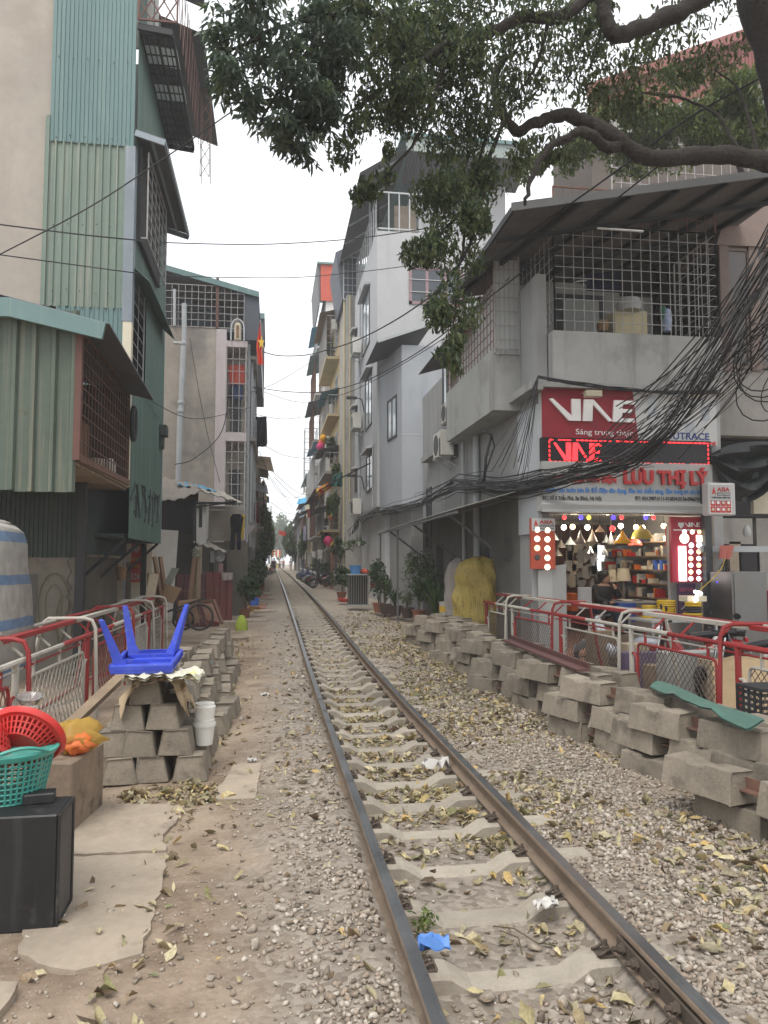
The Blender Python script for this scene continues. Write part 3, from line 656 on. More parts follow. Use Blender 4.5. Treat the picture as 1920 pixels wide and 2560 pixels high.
low = thing('shadowed_ground_floor','shaded ground floor under the overhang, dark green tin above a stained graffiti wall','house',(-6,14.5,0))
YL = 13.6; xw = on_y(185,1150,YL).x; zb = on_y(120,1204,YL).z
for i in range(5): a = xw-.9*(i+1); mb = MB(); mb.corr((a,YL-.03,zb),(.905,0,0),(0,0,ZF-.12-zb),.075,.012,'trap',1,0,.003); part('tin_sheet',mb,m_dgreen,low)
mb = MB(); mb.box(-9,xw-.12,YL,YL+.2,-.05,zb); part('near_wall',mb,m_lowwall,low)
mb = MB(); mb.box(xw-.14,xw-.0,YL-.08,YL+.1,0,ZF-.1); part('iron_post',mb,m_black,low)
XL2 = -4.75; yb2 = on_x(255,1200,XL2).y
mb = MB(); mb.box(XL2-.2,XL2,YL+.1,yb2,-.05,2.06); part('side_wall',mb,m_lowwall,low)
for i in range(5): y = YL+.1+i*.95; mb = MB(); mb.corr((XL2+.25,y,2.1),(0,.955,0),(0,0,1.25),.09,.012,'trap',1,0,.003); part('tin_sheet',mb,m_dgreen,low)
mb = MB(); mb.box(XL2+.005,XL2+.01,YL+1.0,YL+1.7,1.15,1.75); mb.prism([(XL2+.006,YL+1.1,1.15),(XL2+.006,YL+1.7,1.15),(XL2+.006,YL+1.65,.9),(XL2+.006,YL+1.45,.82),(XL2+.006,YL+1.3,.95)],(.005,0,0)); part('broken_opening',mb,m_dark,low)
mb = MB(); mb.bar((XL2+.05,YL+.75,.3),(XL2+.03,YL+.6,1.5),.05,.12); part('leaning_slat',mb,m_wood,low)
# graffiti: looping sprayed lines, pale halo shapes
m_gy = mat('faded_yellow_spray',(.20,.19,.12),.9,.3,6,0); m_gd = mat('dark_spray',(.10,.098,.088),.9,.3,6,0); m_gw = mat('pale_spray',(.34,.33,.29),.9,.2,6,0)
mb = MB()
def loop(cx,cz,rx,rz,w,Y=YL-.012,n=26):
 pts = [(cx+rx*math.cos(a)*(1+.06*math.sin(3*a)),Y,cz+rz*math.sin(a)) for a in np.linspace(0,2*math.pi,n)]
 for p,q in zip(pts,pts[1:]): mb.bar(p,q,.006,w,up=(0,1,0))
gx = lambda px: on_y(px,1300,YL).x
loop(gx(116),1.15,.24,.62,.05); loop(gx(116),1.2,.13,.38,.025); loop(gx(140),.95,.13,.45,.025); part('sprayed_outline',mb,m_gy,low)
mb = MB(); mb.box(gx(64),gx(80),YL-.009,YL-.005,.7,1.75); part('sprayed_patch',mb,m_gd,low)
mb = MB(); pts = [(gx(148)+.04*math.sin(k_*1.9),YL-.012,.6+k_*.085) for k_ in range(18)]
for p,q in zip(pts,pts[1:]): mb.bar(p,q,.005,.018,up=(0,1,0))
rr = random.Random(3)
for s_ in range(5):
 y = YL+2.3+s_*.35; pts = [(XL2+.012,y+.16*math.sin(k_*1.3+s_),.35+k_*.12) for k_ in range(7)]
 for p,q in zip(pts,pts[1:]): mb.bar(p,q,.005,.02,up=(1,0,0))
for s_ in range(5): mb.bar((XL2+.012,YL+3.6,1.1+s_*.09),(XL2+.012,YL+3.85,1.1+s_*.09),.005,.035,up=(1,0,0))
part('sprayed_scrawl',mb,m_gd,low)
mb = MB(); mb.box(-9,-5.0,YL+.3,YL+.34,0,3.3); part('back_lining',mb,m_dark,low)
Yc = 20.2
cr = thing('cream_doorway','narrow cream painted doorway wall below the green tin overhang','house',(-5,Yc,.2))
x0,x1,_,_ = faceY(253,330,1150,1340,Yc)
mb = MB(); mb.box(x0-.9,x1,Yc,Yc+.2,.1,2.9); part('wall',mb,m_cream,cr)
a = on_y(269,1215,Yc); b = on_y(281,1340,Yc); mb = MB(); mb.box(a.x,b.x,Yc-.03,Yc-.005,.3,a.z); part('door',mb,mat('olive_door',(.23,.21,.16),.8,.15,3,.1),cr)
a = on_y(264,1240,Yc-.1); mb = MB(); mb.tube([(a.x+.04,Yc-.06,.3),(a.x+.04,Yc-.06,2.2)],.035,8); part('drain_pipe',mb,m_pvc,cr)
m_red = mat('red_board',(.50,.055,.05),.6,.12,3,.05); m_wht = mat('white_paint',(.72,.71,.69),.7,.08,4,.03); m_yel = mat('yellow_paint',(.72,.47,.05),.7,.08,4,.03)
x0,x1,z0,z1 = faceY(283,305,1160,1258,19.9)
sg = thing('notice_board','upright red notice board with white and yellow lettering on the cream wall under the overhang','sign',((x0+x1)/2,19.9,z0))
mb = MB(); mb.box(x0,x1,19.88,19.92,z0,z1); part('board',mb,m_red,sg)
h_ = (z1-z0)
for k_,(tx,col,zz,hh) in enumerate((('MP',m_wht,.66,.2),('KHAI',m_yel,.47,.1),('TRUONG',m_yel,.33,.09),('K O M',m_wht,.06,.2))):
 text('lettering',tx,sg,((x0+x1)/2,19.87,z0+h_*zz),h_*hh,col,align='CENTER',bold=.003,maxw=(x1-x0)*.78)
mb = MB(); p0 = on_y(306,1172,19.6); p1 = on_y(316,1172,19.6); mb.box(p0.x,p1.x,19.5,19.7,.1,2.9); solo('dark_post',mb,m_black,'thick dark post between red notice board and white panel','post')
x0,x1,z0,z1 = faceY(314,385,1145,1290,21.4)
mb = MB(); mb.prism([(x0,21.4,.4),(x1-.12,21.4,.4),(x1,21.4,z1-.02),(x0,21.4,z1+.04)],(0,.05,0)); solo('leaning_panel',mb,m_white,'large off white panel standing upright beyond the tin house','panel',bevel=.004)
# basket hung on the strut
mb = MB(); c = on_y(262,1237,17.5); mb.lathe([(.085,-.16),(.11,.02),(.13,.12),(.12,.12),(.1,.02),(.07,-.14)],c,12); solo('hanging_basket',mb,[mat('wicker',(.27,.16,.08),.9,.3,20,.5,60)],'small brown wicker basket with plastic bag rim hung on the strut','basket',smooth=True)
# ================================================================== helpers: plants, air conditioners
m_leafdk = leafmat('dark_leaf',[(.018,.04,.018),(.035,.07,.025),(.06,.105,.038),(.09,.135,.05)],.4,.25)
m_leafmd = leafmat('green_leaf',[(.022,.05,.016),(.04,.085,.025),(.075,.13,.035),(.12,.16,.05)],.45,.3)
m_leafyl = leafmat('yellowish_leaf',[(.05,.09,.02),(.10,.15,.035),(.17,.20,.05),(.06,.10,.03)],.5,.35)
m_pot = mat('terracotta',(.24,.095,.055),.8,.2,5,.15,60,rnd=.25)
m_potdk = mat('dark_pot',(.075,.05,.04),.5,.25,6,.1,40)
m_stem = mat('plant_stem',(.11,.085,.05),.9,.2,8,.2,60)
m_soil = mat('soil',(.07,.05,.035),.95,.3,9,.4,60)
def ellipsoid_pts(n,c,r,shell=.55):
 d = RNG.normal(0,1,(n,3)); d /= np.linalg.norm(d,axis=1)[:,None]; q = np.power(RNG.uniform(shell**3,1,n),1/3)[:,None]
 return np.array(c)+d*q*np.array(r)
def clumps(n,c,r,k=7,cr=.42):
 """leaf points gathered in k uneven clumps inside an ellipsoid"""
 cs = ellipsoid_pts(k,(0,0,0),(1-cr,1-cr,1-cr),.25); w = RNG.dirichlet(np.ones(k)*3); out = []
 for i in range(k):
  out.append(ellipsoid_pts(max(2,int(n*w[i])),cs[i],(cr*RNG.uniform(.7,1.2),)*3,.2))
 return np.array(c)+np.concatenate(out)*np.array(r)
def plant(loc,h,w,label,lm=None,n=260,size=(.05,.11),pot='terracotta',potr=.14,poth=.24,kind='bush',group=None,cat='potted plant',name='potted_plant',k=7):
 loc = V(*loc); t = thing(name,label,cat,loc,random.uniform(0,6),group); lm = lm or m_leafdk; zb = 0
 if pot:
  mb = MB(); mb.lathe([(potr*.68,0),(potr,poth*.92),(potr*1.1,poth*.92),(potr*1.1,poth),(potr*.93,poth),(potr*.9,poth*.88)],n=12); part('pot',mb,m_potdk if pot == 'dark' else (m_pot if pot == 'terracotta' else m_slab),t,local=True,smooth=True)
  mb = MB(); mb.lathe([(0,poth*.9),(potr*.9,poth*.9)],n=10); part('soil',mb,m_soil,t,local=True); zb = poth*.9
 mb = MB()
 if kind == 'bush':
  for i in range(6):
   a = random.uniform(0,6.28); r_ = w*.35*random.random(); mb.tube([(0,0,zb),(r_*.4*math.cos(a),r_*.4*math.sin(a),zb+h*.35),(r_*math.cos(a),r_*math.sin(a),zb+h*random.uniform(.6,.95))],[.012,.009,.004],4)
  part('stems',mb,m_stem,t,local=True)
  P = clumps(n,(0,0,zb+h*.56),(w*.5,w*.5,h*.5),k)
  o = link('foliage',leaves('foliage',P,size,lm,droop=.35,wid=.9),t)
 else:                                                          # strap leaves that arch from the centre
  vs = []; fs = []; tn = []
  for i in range(n):
   a = random.uniform(0,6.28); L_ = h*random.uniform(.7,1.15); lean = random.uniform(.15,1.)*w; b = len(vs); wd = size[0]*random.uniform(.6,1)
   for j in range(5):
    s_ = j/4; r_ = lean*.5*s_**1.5; z = zb+L_*(s_-.35*s_*s_*min(1,lean/w)); ww = wd*(1-s_**2*.9)*.5; x,y = r_*math.cos(a),r_*math.sin(a)
    vs += [(x-math.sin(a)*ww,y+math.cos(a)*ww,z),(x+math.sin(a)*ww,y-math.cos(a)*ww,z)]
   for j in range(4): fs.append((b+2*j,b+2*j+1,b+2*j+3,b+2*j+2))
   tn += [random.random()]*4
  link('foliage',np_mesh('foliage',np.array(vs),4,np.array(fs),lm,np.array(tn)),t)
 return t
m_acw = mat('ac_casing',(.56,.54,.49),.6,.08,3,.04,40,spot=(.42,.38,.32),spot_scale=2)
m_acd = mat('ac_grille',(.06,.06,.06),.6,.1,3,.05)
def ac_unit(parent,c,face,s=1.):
 """c: centre of the back; face: 'x-' looks to the track from the right, 'y-' looks at us"""
 c = V(*c); d = {'x-': (V(-1,0,0),V(0,-1,0)),'x+': (V(1,0,0),V(0,1,0)),'y-': (V(0,-1,0),V(1,0,0))}[face]; n_,u = d; w,h,dp = .8*s,.56*s,.3*s
 mb = MB(); mb.frame(c-u*w/2+n_*.12,u*w,n_*dp,V(0,0,h)); a = part('air_conditioner',mb,m_acw,parent,bevel=.012)
 mb = MB(); mb.lathe([(0,.004),(.21*s,.004),(.225*s,.012),(.24*s,0)],c-u*w*.12+n_*(.12+dp)+V(0,0,h*.5),18,axis=n_); mb.frame(c+u*w*.26+n_*(.12+dp),u*w*.2,n_*.004,V(0,0,h*.7)); part('fan_grille',mb,m_acd,a)
 mb = MB()
 for s_ in (-.36,.36): mb.bar(c+u*w*s_-V(0,0,.03),c+u*w*s_+n_*(dp+.16)-V(0,0,.03),.03); mb.bar(c+u*w*s_-V(0,0,.3),c+u*w*s_+n_*(dp+.1)-V(0,0,.04),.022)
 part('bracket',mb,m_galv,a)
 mb = MB(); mb.tube([c+u*w*.3+n_*.2+V(0,0,.05),c+u*w*.45+n_*.12-V(0,0,.1),c+u*w*.48+n_*.03-V(0,0,.05),c+u*w*.5+n_*.02+V(0,0,.5)],.016,5); part('hose',mb,m_black if random.random() < .5 else m_acw,a)
m_glass = mat('window_glass',(.42,.47,.50),.12,.1,2,.02,spec=.6)
m_glassdk = mat('dark_glass',(.05,.06,.07),.12,.1,2,.02,spec=.6)
m_frame = mat('dark_window_frame',(.055,.058,.062),.5,.1,3,.03)
def window(parent,o,u,h,nrm,panes=2,fr=.05,gm=None,rec=.06,hood=None,fm=None):
 """framed window in a wall: o lower corner on the wall face, u width vector, nrm outward"""
 o,u,nrm = V(*o),V(*u),V(*nrm); ul = u.length; ud = u/ul
 mb = MB()
 for a,b,w_,h_ in ((0,0,ul,fr),(0,h-fr,ul,fr),(0,0,fr,h),(ul-fr,0,fr,h)): mb.frame(o+ud*a+V(0,0,b)+nrm*.004,ud*w_,nrm*.035,V(0,0,h_))
 for i in range(1,panes): mb.frame(o+ud*(ul*i/panes-fr/2)+V(0,0,fr)+nrm*.006,ud*fr,nrm*.03,V(0,0,h-2*fr))
 w = part('window',mb,fm or m_frame,parent)
 for i in range(panes): mb = MB(); mb.frame(o+ud*(ul*i/panes+fr*.4)+V(0,0,fr*.5)+nrm*.002,ud*(ul/panes-fr*.8),nrm*.012,V(0,0,h-fr)); part('pane',mb,gm or m_glassdk,w)
 if hood: mb = MB(); mb.prism([o-ud*.12+V(0,0,h+.1)+nrm*.002,o-ud*.12+V(0,0,h+.2)+nrm*.002,o-ud*.12+V(0,0,h+.13)+nrm*.28,o-ud*.12+V(0,0,h+.05)+nrm*.28],ud*(ul+.24)); part('window_hood',mb,hood,w)
 return w
# ================================================================== grey house with caged corner column
YE = 27.; E = lambda x,y,d=0: on_y(x,y,YE-d)
eh = thing('grey_house','weathered grey rendered house with caged corner windows and a barred roof terrace','house',(-3.4,28,.3))
ex0,exl,exc,exr = E(340,700).x,E(468,700).x,E(490,700).x,E(533,700).x; zt = E(420,706).z; zroofL,zroofR = E(355,592).z,E(559,632).z
mb = MB(); mb.box(ex0-3,exl,YE,YE+10,.2,zt); part('wall',mb,m_wallg,eh)
mb = MB(); mb.box(exl,exc,YE-.03,YE+.3,.2,zt-.05); part('pilaster',mb,m_lilac,eh)
for (a,b,kind) in ((750,935,0),(953,1140,1)):
 z1_,z0_ = E(510,a).z,E(510,b).z
 mb = MB(); mb.box(exc,exr,YE+.85,YE+.9,z0_,z1_); mb.box(exc-.02,exc,YE,YE+.9,z0_,z1_); part('loggia_back',mb,m_wallg,eh)
 mb = MB(); mb.box(exc+.12,exc+.5,YE+.82,YE+.85,z0_,z1_-.9); part('loggia_door',mb,m_frame,eh)
 mb = MB(); grille(mb,(exc+.01,YE-.02,z0_),(exr-exc-.02,0,0),(0,0,z1_-z0_),3,7 if kind == 0 else 8,.011,.018); part('window_cage',mb,m_grille,eh)
 mb = MB(); grille(mb,(exr,YE,z0_),(0,.95,0),(0,0,z1_-z0_),4,7,.011,.018); part('side_cage',mb,m_grille,eh)
for (a,b) in ((737,750),(935,953),(1140,1166)):
 z1_,z0_ = E(510,a).z,E(510,b).z; mb = MB(); mb.box(exc,exr+.03,YE-.05,YE+1.0,z0_,z1_); part('floor_slab',mb,m_lilac,eh)
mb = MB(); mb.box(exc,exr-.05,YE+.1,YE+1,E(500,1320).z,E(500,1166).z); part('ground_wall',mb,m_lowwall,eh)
# roof terrace: barred, mono-pitch roof with a teal fascia
mb = MB(); mb.prism([(ex0-3,YE-.1,zroofL+1.1),(exr+.42,YE-.1,zroofR),(exr+.42,YE-.1,zroofR-.2),(ex0-3,YE-.1,zroofL+.9)],(0,.04,0)); part('roof_fascia',mb,m_teal,eh)
mb = MB(); mb.corr((exr+.42,YE-.05,zroofR-.1),(0,9,0),(ex0-3-exr-.42,0,zroofL+1.1-zroofR),.09,.012,'sine',1,0,.004); part('roof',mb,m_tinunder,eh)
mb = MB(); grille(mb,(ex0-2,YE-.02,zt),(E(527,700).x-ex0+2,0,0),(0,0,zroofR-zt+.15),22,6,.008,.01); part('terrace_bars',mb,m_grille,eh)
mb = MB(); mb.box(ex0-3,exr,YE+3,YE+3.1,zt,zroofL+.5); mb.box(ex0-3,exr,YE+.1,YE+3,zt-.1,zt); part('terrace_back',mb,mat('blue_grey_wall',(.12,.135,.16),.8,.15,2,.1),eh)
a,b = E(527,632),E(559,735); mb = MB(); mb.box(a.x,b.x,YE+.02,YE+.08,b.z,zroofR-.12); part('side_screen',mb,mat('slate_sheet',(.085,.095,.115),.7,.12,2,.05),eh)
a,b = E(467,625),E(472,709); mb = MB(); mb.box(a.x,b.x,YE-.05,YE+.05,b.z,a.z+.4); part('terrace_post',mb,m_redrust,eh)
# arch-topped condenser housing on the terrace edge
a,b = E(503,697),E(524,738); mb = MB(); cx_,w_ = (a.x+b.x)/2,(b.x-a.x)/2
mb.tube([(cx_-w_*1.3,YE-.1,b.z)]+[(cx_-w_*1.3*math.cos(t),YE-.1,a.z-.25+.35*math.sin(t)) for t in np.linspace(0,math.pi,9)]+[(cx_+w_*1.3,YE-.1,b.z)],.03,6); part('arched_pipe',mb,m_pvc,eh)
mb = MB(); mb.box(cx_-w_*.7,cx_+w_*.7,YE-.1,YE+.2,b.z,a.z); part('water_heater',mb,m_cream,eh,bevel=.05); mb = MB(); mb.box(cx_-w_*.28,cx_+w_*.28,YE-.115,YE-.095,b.z+.1,a.z-.12); part('heater_panel',mb,m_brownw,eh)
# waste pipes
p = lambda x,y,d=.35: on_y(x,y,YE-d)
mb = MB(); mb.tube([p(398,656),p(398,742)],.085,10); mb.tube([p(396.5,742),p(391,880),p(389,905),p(381,1190)],.10,10); mb.tube([p(375,741),p(396,741)],.05,8)
for x,y in ((396,742),(391,870),(390,888),(381,1160)): q = p(x,y); mb.lathe([(.115,-.06),(.12,-.05),(.12,.05),(.115,.06)],q,10)
part('soil_pipe',mb,m_pvc,eh,smooth=True)
mb = MB(); mb.tube([p(377,625,.1),p(377,704,.1)],.05,8); part('vent_pipe',mb,m_pvc,eh,smooth=True)
# side that faces the track: steel frame, clad panels, balconies
XE = exr
mb = MB(); mb.box(XE-.6,XE-.35,YE+.95,YE+10,.3,zt+.8); part('track_wall',mb,m_wallg,eh)
m_panel = mat('pale_blue_panel',(.36,.40,.43),.6,.1,1.5,.05,40,streak=(.27,.29,.31),streak_amt=.4,sscale=(5,5,.3))
for (ya,yb,xx,za,zb_) in ((28.6,30.3,.06,3.5,9.9),(30.6,32.2,.16,7.4,9.5),(30.6,32.2,.16,4.2,7.2)): mb = MB(); mb.box(XE-.4,XE+xx,ya,yb,za,zb_); part('clad_panel',mb,m_panel,eh)
for (y,x) in ((28.2,.1),(30.45,.16),(33,.2),(36,.2)): mb = MB(); mb.box(XE+x-.08,XE+x,y,y+.12,2.6,zt-.2); part('steel_post',mb,m_galv,eh)
for z in (3.4,6.7,9.9):
 mb = MB(); mb.box(XE-.4,XE+.28,30,YE+10,z,z+.14); part('balcony_slab',mb,m_wallg,eh)
 mb = MB(); grille(mb,(XE+.26,32.3,z+.15),(0,4.6,0),(0,0,1.1),14,3,.009,.014); part('balcony_railing',mb,m_grille,eh)
mb = MB(); mb.prism([(XE-.2,29.9,2.7),(XE+.3,29.9,3.35),(XE+.3,29.9,3.4),(XE-.2,29.9,3.4)],(0,4,0)); part('balcony_haunch',mb,m_lilac,eh)
q = on_x(575,662,-1.5); mb = MB(); mb.box(-2.6,-1.62,34.5,39,q.z-3.1,q.z-.0); tinb = part('attic_tin',mb,m_tinunder,eh); mb = MB(); mb.box(-2.6,-1.58,34.4,39,q.z,q.z+.25); part('attic_fascia',mb,m_teal,eh)
# red shirt, blue trousers in the cage; black suit and yellow shirt hung outside
def cloth(name,pts,m,label,cat,th=.02,fold=.03,ny=7,group=None,nrm=(0,-1,0)):
 """garment or sheet: outline as left and right edge pairs from top to bottom, folded slightly"""
 nrm = V(*nrm); g = []; rr = random.Random(len(label)); ph = rr.uniform(0,6)
 for j in range(len(pts)-1):
  for s_ in range(ny if j == len(pts)-2 else ny-1):
   t_ = s_/(ny-1); l = V(*pts[j][0]).lerp(V(*pts[j+1][0]),t_); r_ = V(*pts[j][1]).lerp(V(*pts[j+1][1]),t_)
   g.append([l.lerp(r_,i/9)+nrm*(fold*math.sin(i*1.55+ph+.35*len(g))*(.3+min(1,len(g)/5))) for i in range(10)])
 mb = MB(); mb.sheet(g); mb.sheet([[p_-nrm*th for p_ in row] for row in g]); return solo(name,mb,m,label,cat,group,smooth=True)
m_redcl = mat('red_cloth',(.42,.075,.05),.9,.15,6,.2); m_navy = mat('navy_cloth',(.022,.028,.055),.9,.2,6,.2); m_blackcl = mat('black_cloth',(.014,.015,.022),.9,.2,6,.2); m_yelcl = mat('yellow_cloth',(.55,.38,.03),.9,.15,6,.2)
def quadE(x0,x1,ya,yb,d): return [(E(x0,ya,d),E(x1,ya,d)),(E(x0+1,yb,d),E(x1+1,yb,d))]
cloth('red_jacket',quadE(493,528,788,830,-.3),m_redcl,'red jacket hung behind the upper corner cage of the grey house','jacket')
cloth('blue_trousers',quadE(500,524,828,862,-.35),mat('blue_cloth',(.03,.05,.12),.9,.2,6,.2),'dark blue trousers hung below the red jacket in the corner cage','trousers')
ywS = 23.5; S_ = lambda x,y: on_y(x,y,ywS)
cloth('black_suit',[(S_(503,1110),S_(519,1110)),(S_(497,1118),S_(526,1118)),(S_(498,1135),S_(524,1135)),(S_(499,1150),S_(521,1150))],m_blackcl,'black shirt hung on the outside rod of the lean-to, yellow shirt behind','shirt',fold=.04)
cloth('black_trousers',[(S_(499,1149),S_(509.5,1149)),(S_(496,1188),S_(506,1188))],m_blackcl,'black trousers hung below the black shirt, left leg further from the rails','trousers',fold=.025)
cloth('black_trousers',[(S_(510,1149),S_(521,1149)),(S_(512,1188),S_(520,1188))],m_navy,'dark trousers hung below the black shirt, the leg nearer the rails','trousers',fold=.025)
cloth('yellow_shirt',[(on_y(497,1112,23.8),on_y(529,1112,23.8)),(on_y(505,1168,23.8),on_y(526,1165,23.8))],m_yelcl,'yellow shirt showing behind the black suit on the clothes rod','shirt')
# national flag on a leaning pole
fy = 26.4; G = lambda x,y: on_y(x,y,fy)
fl = thing('flag','red flag with a yellow star hung from a leaning pole on the grey house','flag',G(563,790))
mb = MB(); mb.tube([G(562,691),G(566,800),G(569,860)],.02,6); part('flag_pole',mb,m_pvc,fl)
m_flag = mat('flag_red',(.62,.06,.03),.85,.1,5,.1)
rows = []
for j in range(9):
 t_ = j/8; l = G(562,693).lerp(G(553.5,746),min(1,t_*1.7)) if t_ < .6 else G(553.5,746).lerp(G(557,788),(t_-.6)/.4); r_ = G(562.5,693).lerp(G(569,787),t_); l = l if t_ < .6 else l
 rows.append([l.lerp(r_,i/8)+V(0,.07*math.sin(i*1.6+t_*2),0) for i in range(9)])
mb = MB(); mb.sheet(rows); part('flag_cloth',mb,m_flag,fl,smooth=2)
st = []; cc = G(564.6,742)
for i in range(10): a = math.pi/2+i*math.pi/5; r_ = .2 if i % 2 == 0 else .08; st.append((cc.x+r_*math.cos(a)*.62,fy-.1,cc.z+r_*1.25*math.sin(a)))
mb = MB(); mb.prism(st,(0,-.012,0)); part('star',mb,m_yel,fl)
YS = 22.8; S = lambda x,y,d=0: on_y(x,y,YS-d)
ln = thing('lean_to_shed','dark lean-to shed with a sagging tarpaulin roof between tin house and grey house','shed',(S(420,1200).x,YS,.3))
x0,x1 = S(330,1100).x,S(421,1100).x; zt_ = S(400,1072).z
mb = MB(); mb.box(x0-1.5,x1,YS+.9,YS+1.0,.2,zt_+.3); part('back_wall',mb,m_dark,ln)
for i in range(3): z = S(380,1150+i*28).z; mb = MB(); mb.box(x0,x1-.03,YS+.85,YS+.9,z-.45,z-.02); part('dark_panel',mb,mat('blackish_panel',(.05,.042,.036),.9,.3,3,.2),ln)  # near-black brown panels inside the shed
mb = MB(); a,b = S(421,1082),S(444,1172); mb.box(a.x,a.x+.06,YS,YS+4,b.z,a.z); mb.box(a.x,b.x,YS+.06,YS+.16,b.z-.1,S(440,1086).z); part('whitewashed_wall',mb,m_white,ln)
a,b = S(430,1092),S(436,1139); mb = MB(); mb.box(a.x,b.x,YS+.04,YS+.058,b.z,a.z); part('slit_window',mb,m_dark,ln)
a,b = S(444,1086),S(530,1166); mb = MB(); mb.box(a.x,b.x-.1,YS+1.3,YS+1.4,b.z,a.z); part('grey_wall',mb,m_wallg,ln)
def roofsheet(px,d0,d1,m,nm,parent,sag=.06):
 """px: front-left, front-right pixel pair and back-left, back-right, hung between two depths"""
 fl_,fr_,bl,br = on_y(*px[0],d0),on_y(*px[1],d0),on_y(*px[2],d1),on_y(*px[3],d1); g = []
 for j in range(9):
  row = []
  for i in range(15):
   p_ = fl_.lerp(fr_,i/14).lerp(bl.lerp(br,i/14),j/8); row.append(p_+V(0,0,-sag*math.sin(math.pi*i/14)*(1-j/10)+.03*math.sin(i*1.9+j*.7)))
  g.append(row)
 mb = MB(); mb.sheet(g); mb.sheet([[p_-V(0,0,.02) for p_ in r_] for r_ in g]); part(nm,mb,m,parent,smooth=True)
roofsheet([(335,1078),(433,1060),(352,1030),(425,1047)],YS-.6,YS+1.6,m_tarp,'tarpaulin_roof',ln,.12)
roofsheet([(430,1059),(524,1087),(420,1048),(482,1062)],YS-.3,YS+2.2,mat('asbestos_sheet',(.40,.365,.31),.9,.15,3,.3,30),'roof_sheet',ln,.0)
roofsheet([(383,1047),(470,1062),(397,1040),(440,1050)],YS+.8,YS+2.4,m_bluetarp,'blue_tarpaulin',ln,.0)
mb = MB(); mb.bar(S(421,1086),S(506,1087),.06); mb.bar(S(421,1096),S(512,1083,.2),.05); mb.bar(S(421,1082),S(421,1260),.08); part('roof_beam',mb,m_black,ln)
roofsheet([(418,1172),(490,1193),(421,1164),(447,1166)],YS-.4,YS+.8,mat('asbestos_sheet',(.4,.365,.31)),'lower_roof',ln,0)
mb = MB(); mb.box(S(421,1172).x,S(530,1172).x,YS+2.4,YS+2.5,.2,S(500,1166).z); part('porch_back',mb,m_lowwall,ln)
for (xa,xb) in ((441,449),(470,480)): a,b = S(xa,1195),S(xb,1300); mb = MB(); mb.box(a.x,b.x,YS+1.9,YS+2.0,.3,a.z); part('porch_door',mb,m_dark,ln)
mb = MB(); mb.bar(S(444,1101),S(520,1101),.03); mb.bar(S(444,1098),S(446,1106),.05); part('clothes_rod',mb,m_grille,ln)
a,b = S(453,1190),S(461,1215); mb = MB(); mb.box(a.x,b.x,YS+.2,YS+.3,b.z,a.z)
for i in range(4): mb.box(a.x+.01+i*.02,a.x+.016+i*.02,YS+.19,YS+.2,b.z,a.z)
solo('wall_rack',mb,m_galv,'small ribbed steel rack hung below the lower lean-to roof','rack')
mb = MB(); c = S(475,1202,-.1); mb.lathe([(.06,-.12),(.15,-.03),(.16,.0),(.15,.0),(.05,-.1)],c,14,axis=(.5,-1,.2)); solo('hung_basin',mb,mat('dull_aluminium',(.3,.3,.29),.45,.1,3,.05,metal=.7),'dull metal basin hung on the shed wall beside the ribbed rack','basin',smooth=True)
# red tin fence, cloths on it
YF = 21.6; Fp = lambda x,y,d=0: on_y(x,y,YF-d)
rf = thing('tin_fence','low fence of upright dark red tin sheets in front of the shed','fence',(Fp(445,1300).x,YF,.2))
m_redtin = mat('dark_red_tin',(.155,.042,.038),.6,.15,2,.08,50,streak=(.08,.03,.03),streak_amt=.4,sscale=(8,8,.3)); m_redtin2 = mat('faded_red_tin',(.10,.035,.04),.6,.15,2,.08,50)
xs_ = [382,398,414,432,446,462,476,490,503]
for i in range(len(xs_)-1):
 a,b = Fp(xs_[i],1240-(4 if i > 3 else 0)+random.uniform(-1,1)),Fp(xs_[i+1],1240); mb = MB(); mb.corr((a.x,YF+random.uniform(0,.02),.15),(b.x-a.x-.006,0,0),(0,0,a.z-.15),.2,.012,'rib',1,0,.004); part('tin_sheet',mb,m_redtin if i > 3 else m_redtin2,rf)
mb = MB(); mb.bar((Fp(382,1250).x,YF+.04,1.2),(Fp(503,1250).x,YF+.04,1.2),.05); part('fence_rail',mb,m_rust,rf)
m_greycl = mat('grey_floral_cloth',(.30,.26,.24),.95,.25,12,.2,spot=(.16,.10,.09),spot_scale=9)
cloth('draped_rag',[(Fp(478,1237,.05),Fp(503,1237,.05)),(Fp(481,1254,.08),Fp(502,1253,.08))],m_greycl,'grey patterned rag draped over the right end of the red tin fence','rag')
cloth('hung_towel',[(Fp(473,1217,-.1),Fp(482,1217,-.1)),(Fp(471,1238,-.1),Fp(482,1238,-.1))],mat('pink_cloth',(.42,.28,.26),.9,.1,6,.2),'small pinkish towel hung just above the red fence','towel')
def leaner(name,p0,p1,w,m,label,cat='plank',h=None,extra=None):
 mb = MB(); mb.bar(p0,p1,w,h or w)
 if extra: extra(mb)
 return solo(name,mb,m,label,cat)
B_ = lambda x,y,Y: on_y(x,y,Y)
leaner('wooden_pole',B_(350,1300,18.6),B_(333.5,1203,18.9),.075,m_brownw,'dark wooden pole leaning by the white panel, left of a tied pair','pole')
leaner('wooden_pole',B_(360,1300,18.6),B_(346,1203,18.9),.075,m_brownw,'dark wooden pole leaning by the white panel, right of a tied pair','pole')
leaner('wooden_plank',B_(322,1305,17.6),B_(333,1240,17.9),.2,m_plank,'pale sawn plank leaning beside the dark post',h=.05)
leaner('wooden_plank',B_(362,1262,18.4),B_(379,1228,18.6),.2,mat('greenish_plank',(.20,.20,.16),.9,.2,4,.2),'short grey green plank leaning behind the brown cabinet panel',h=.04)
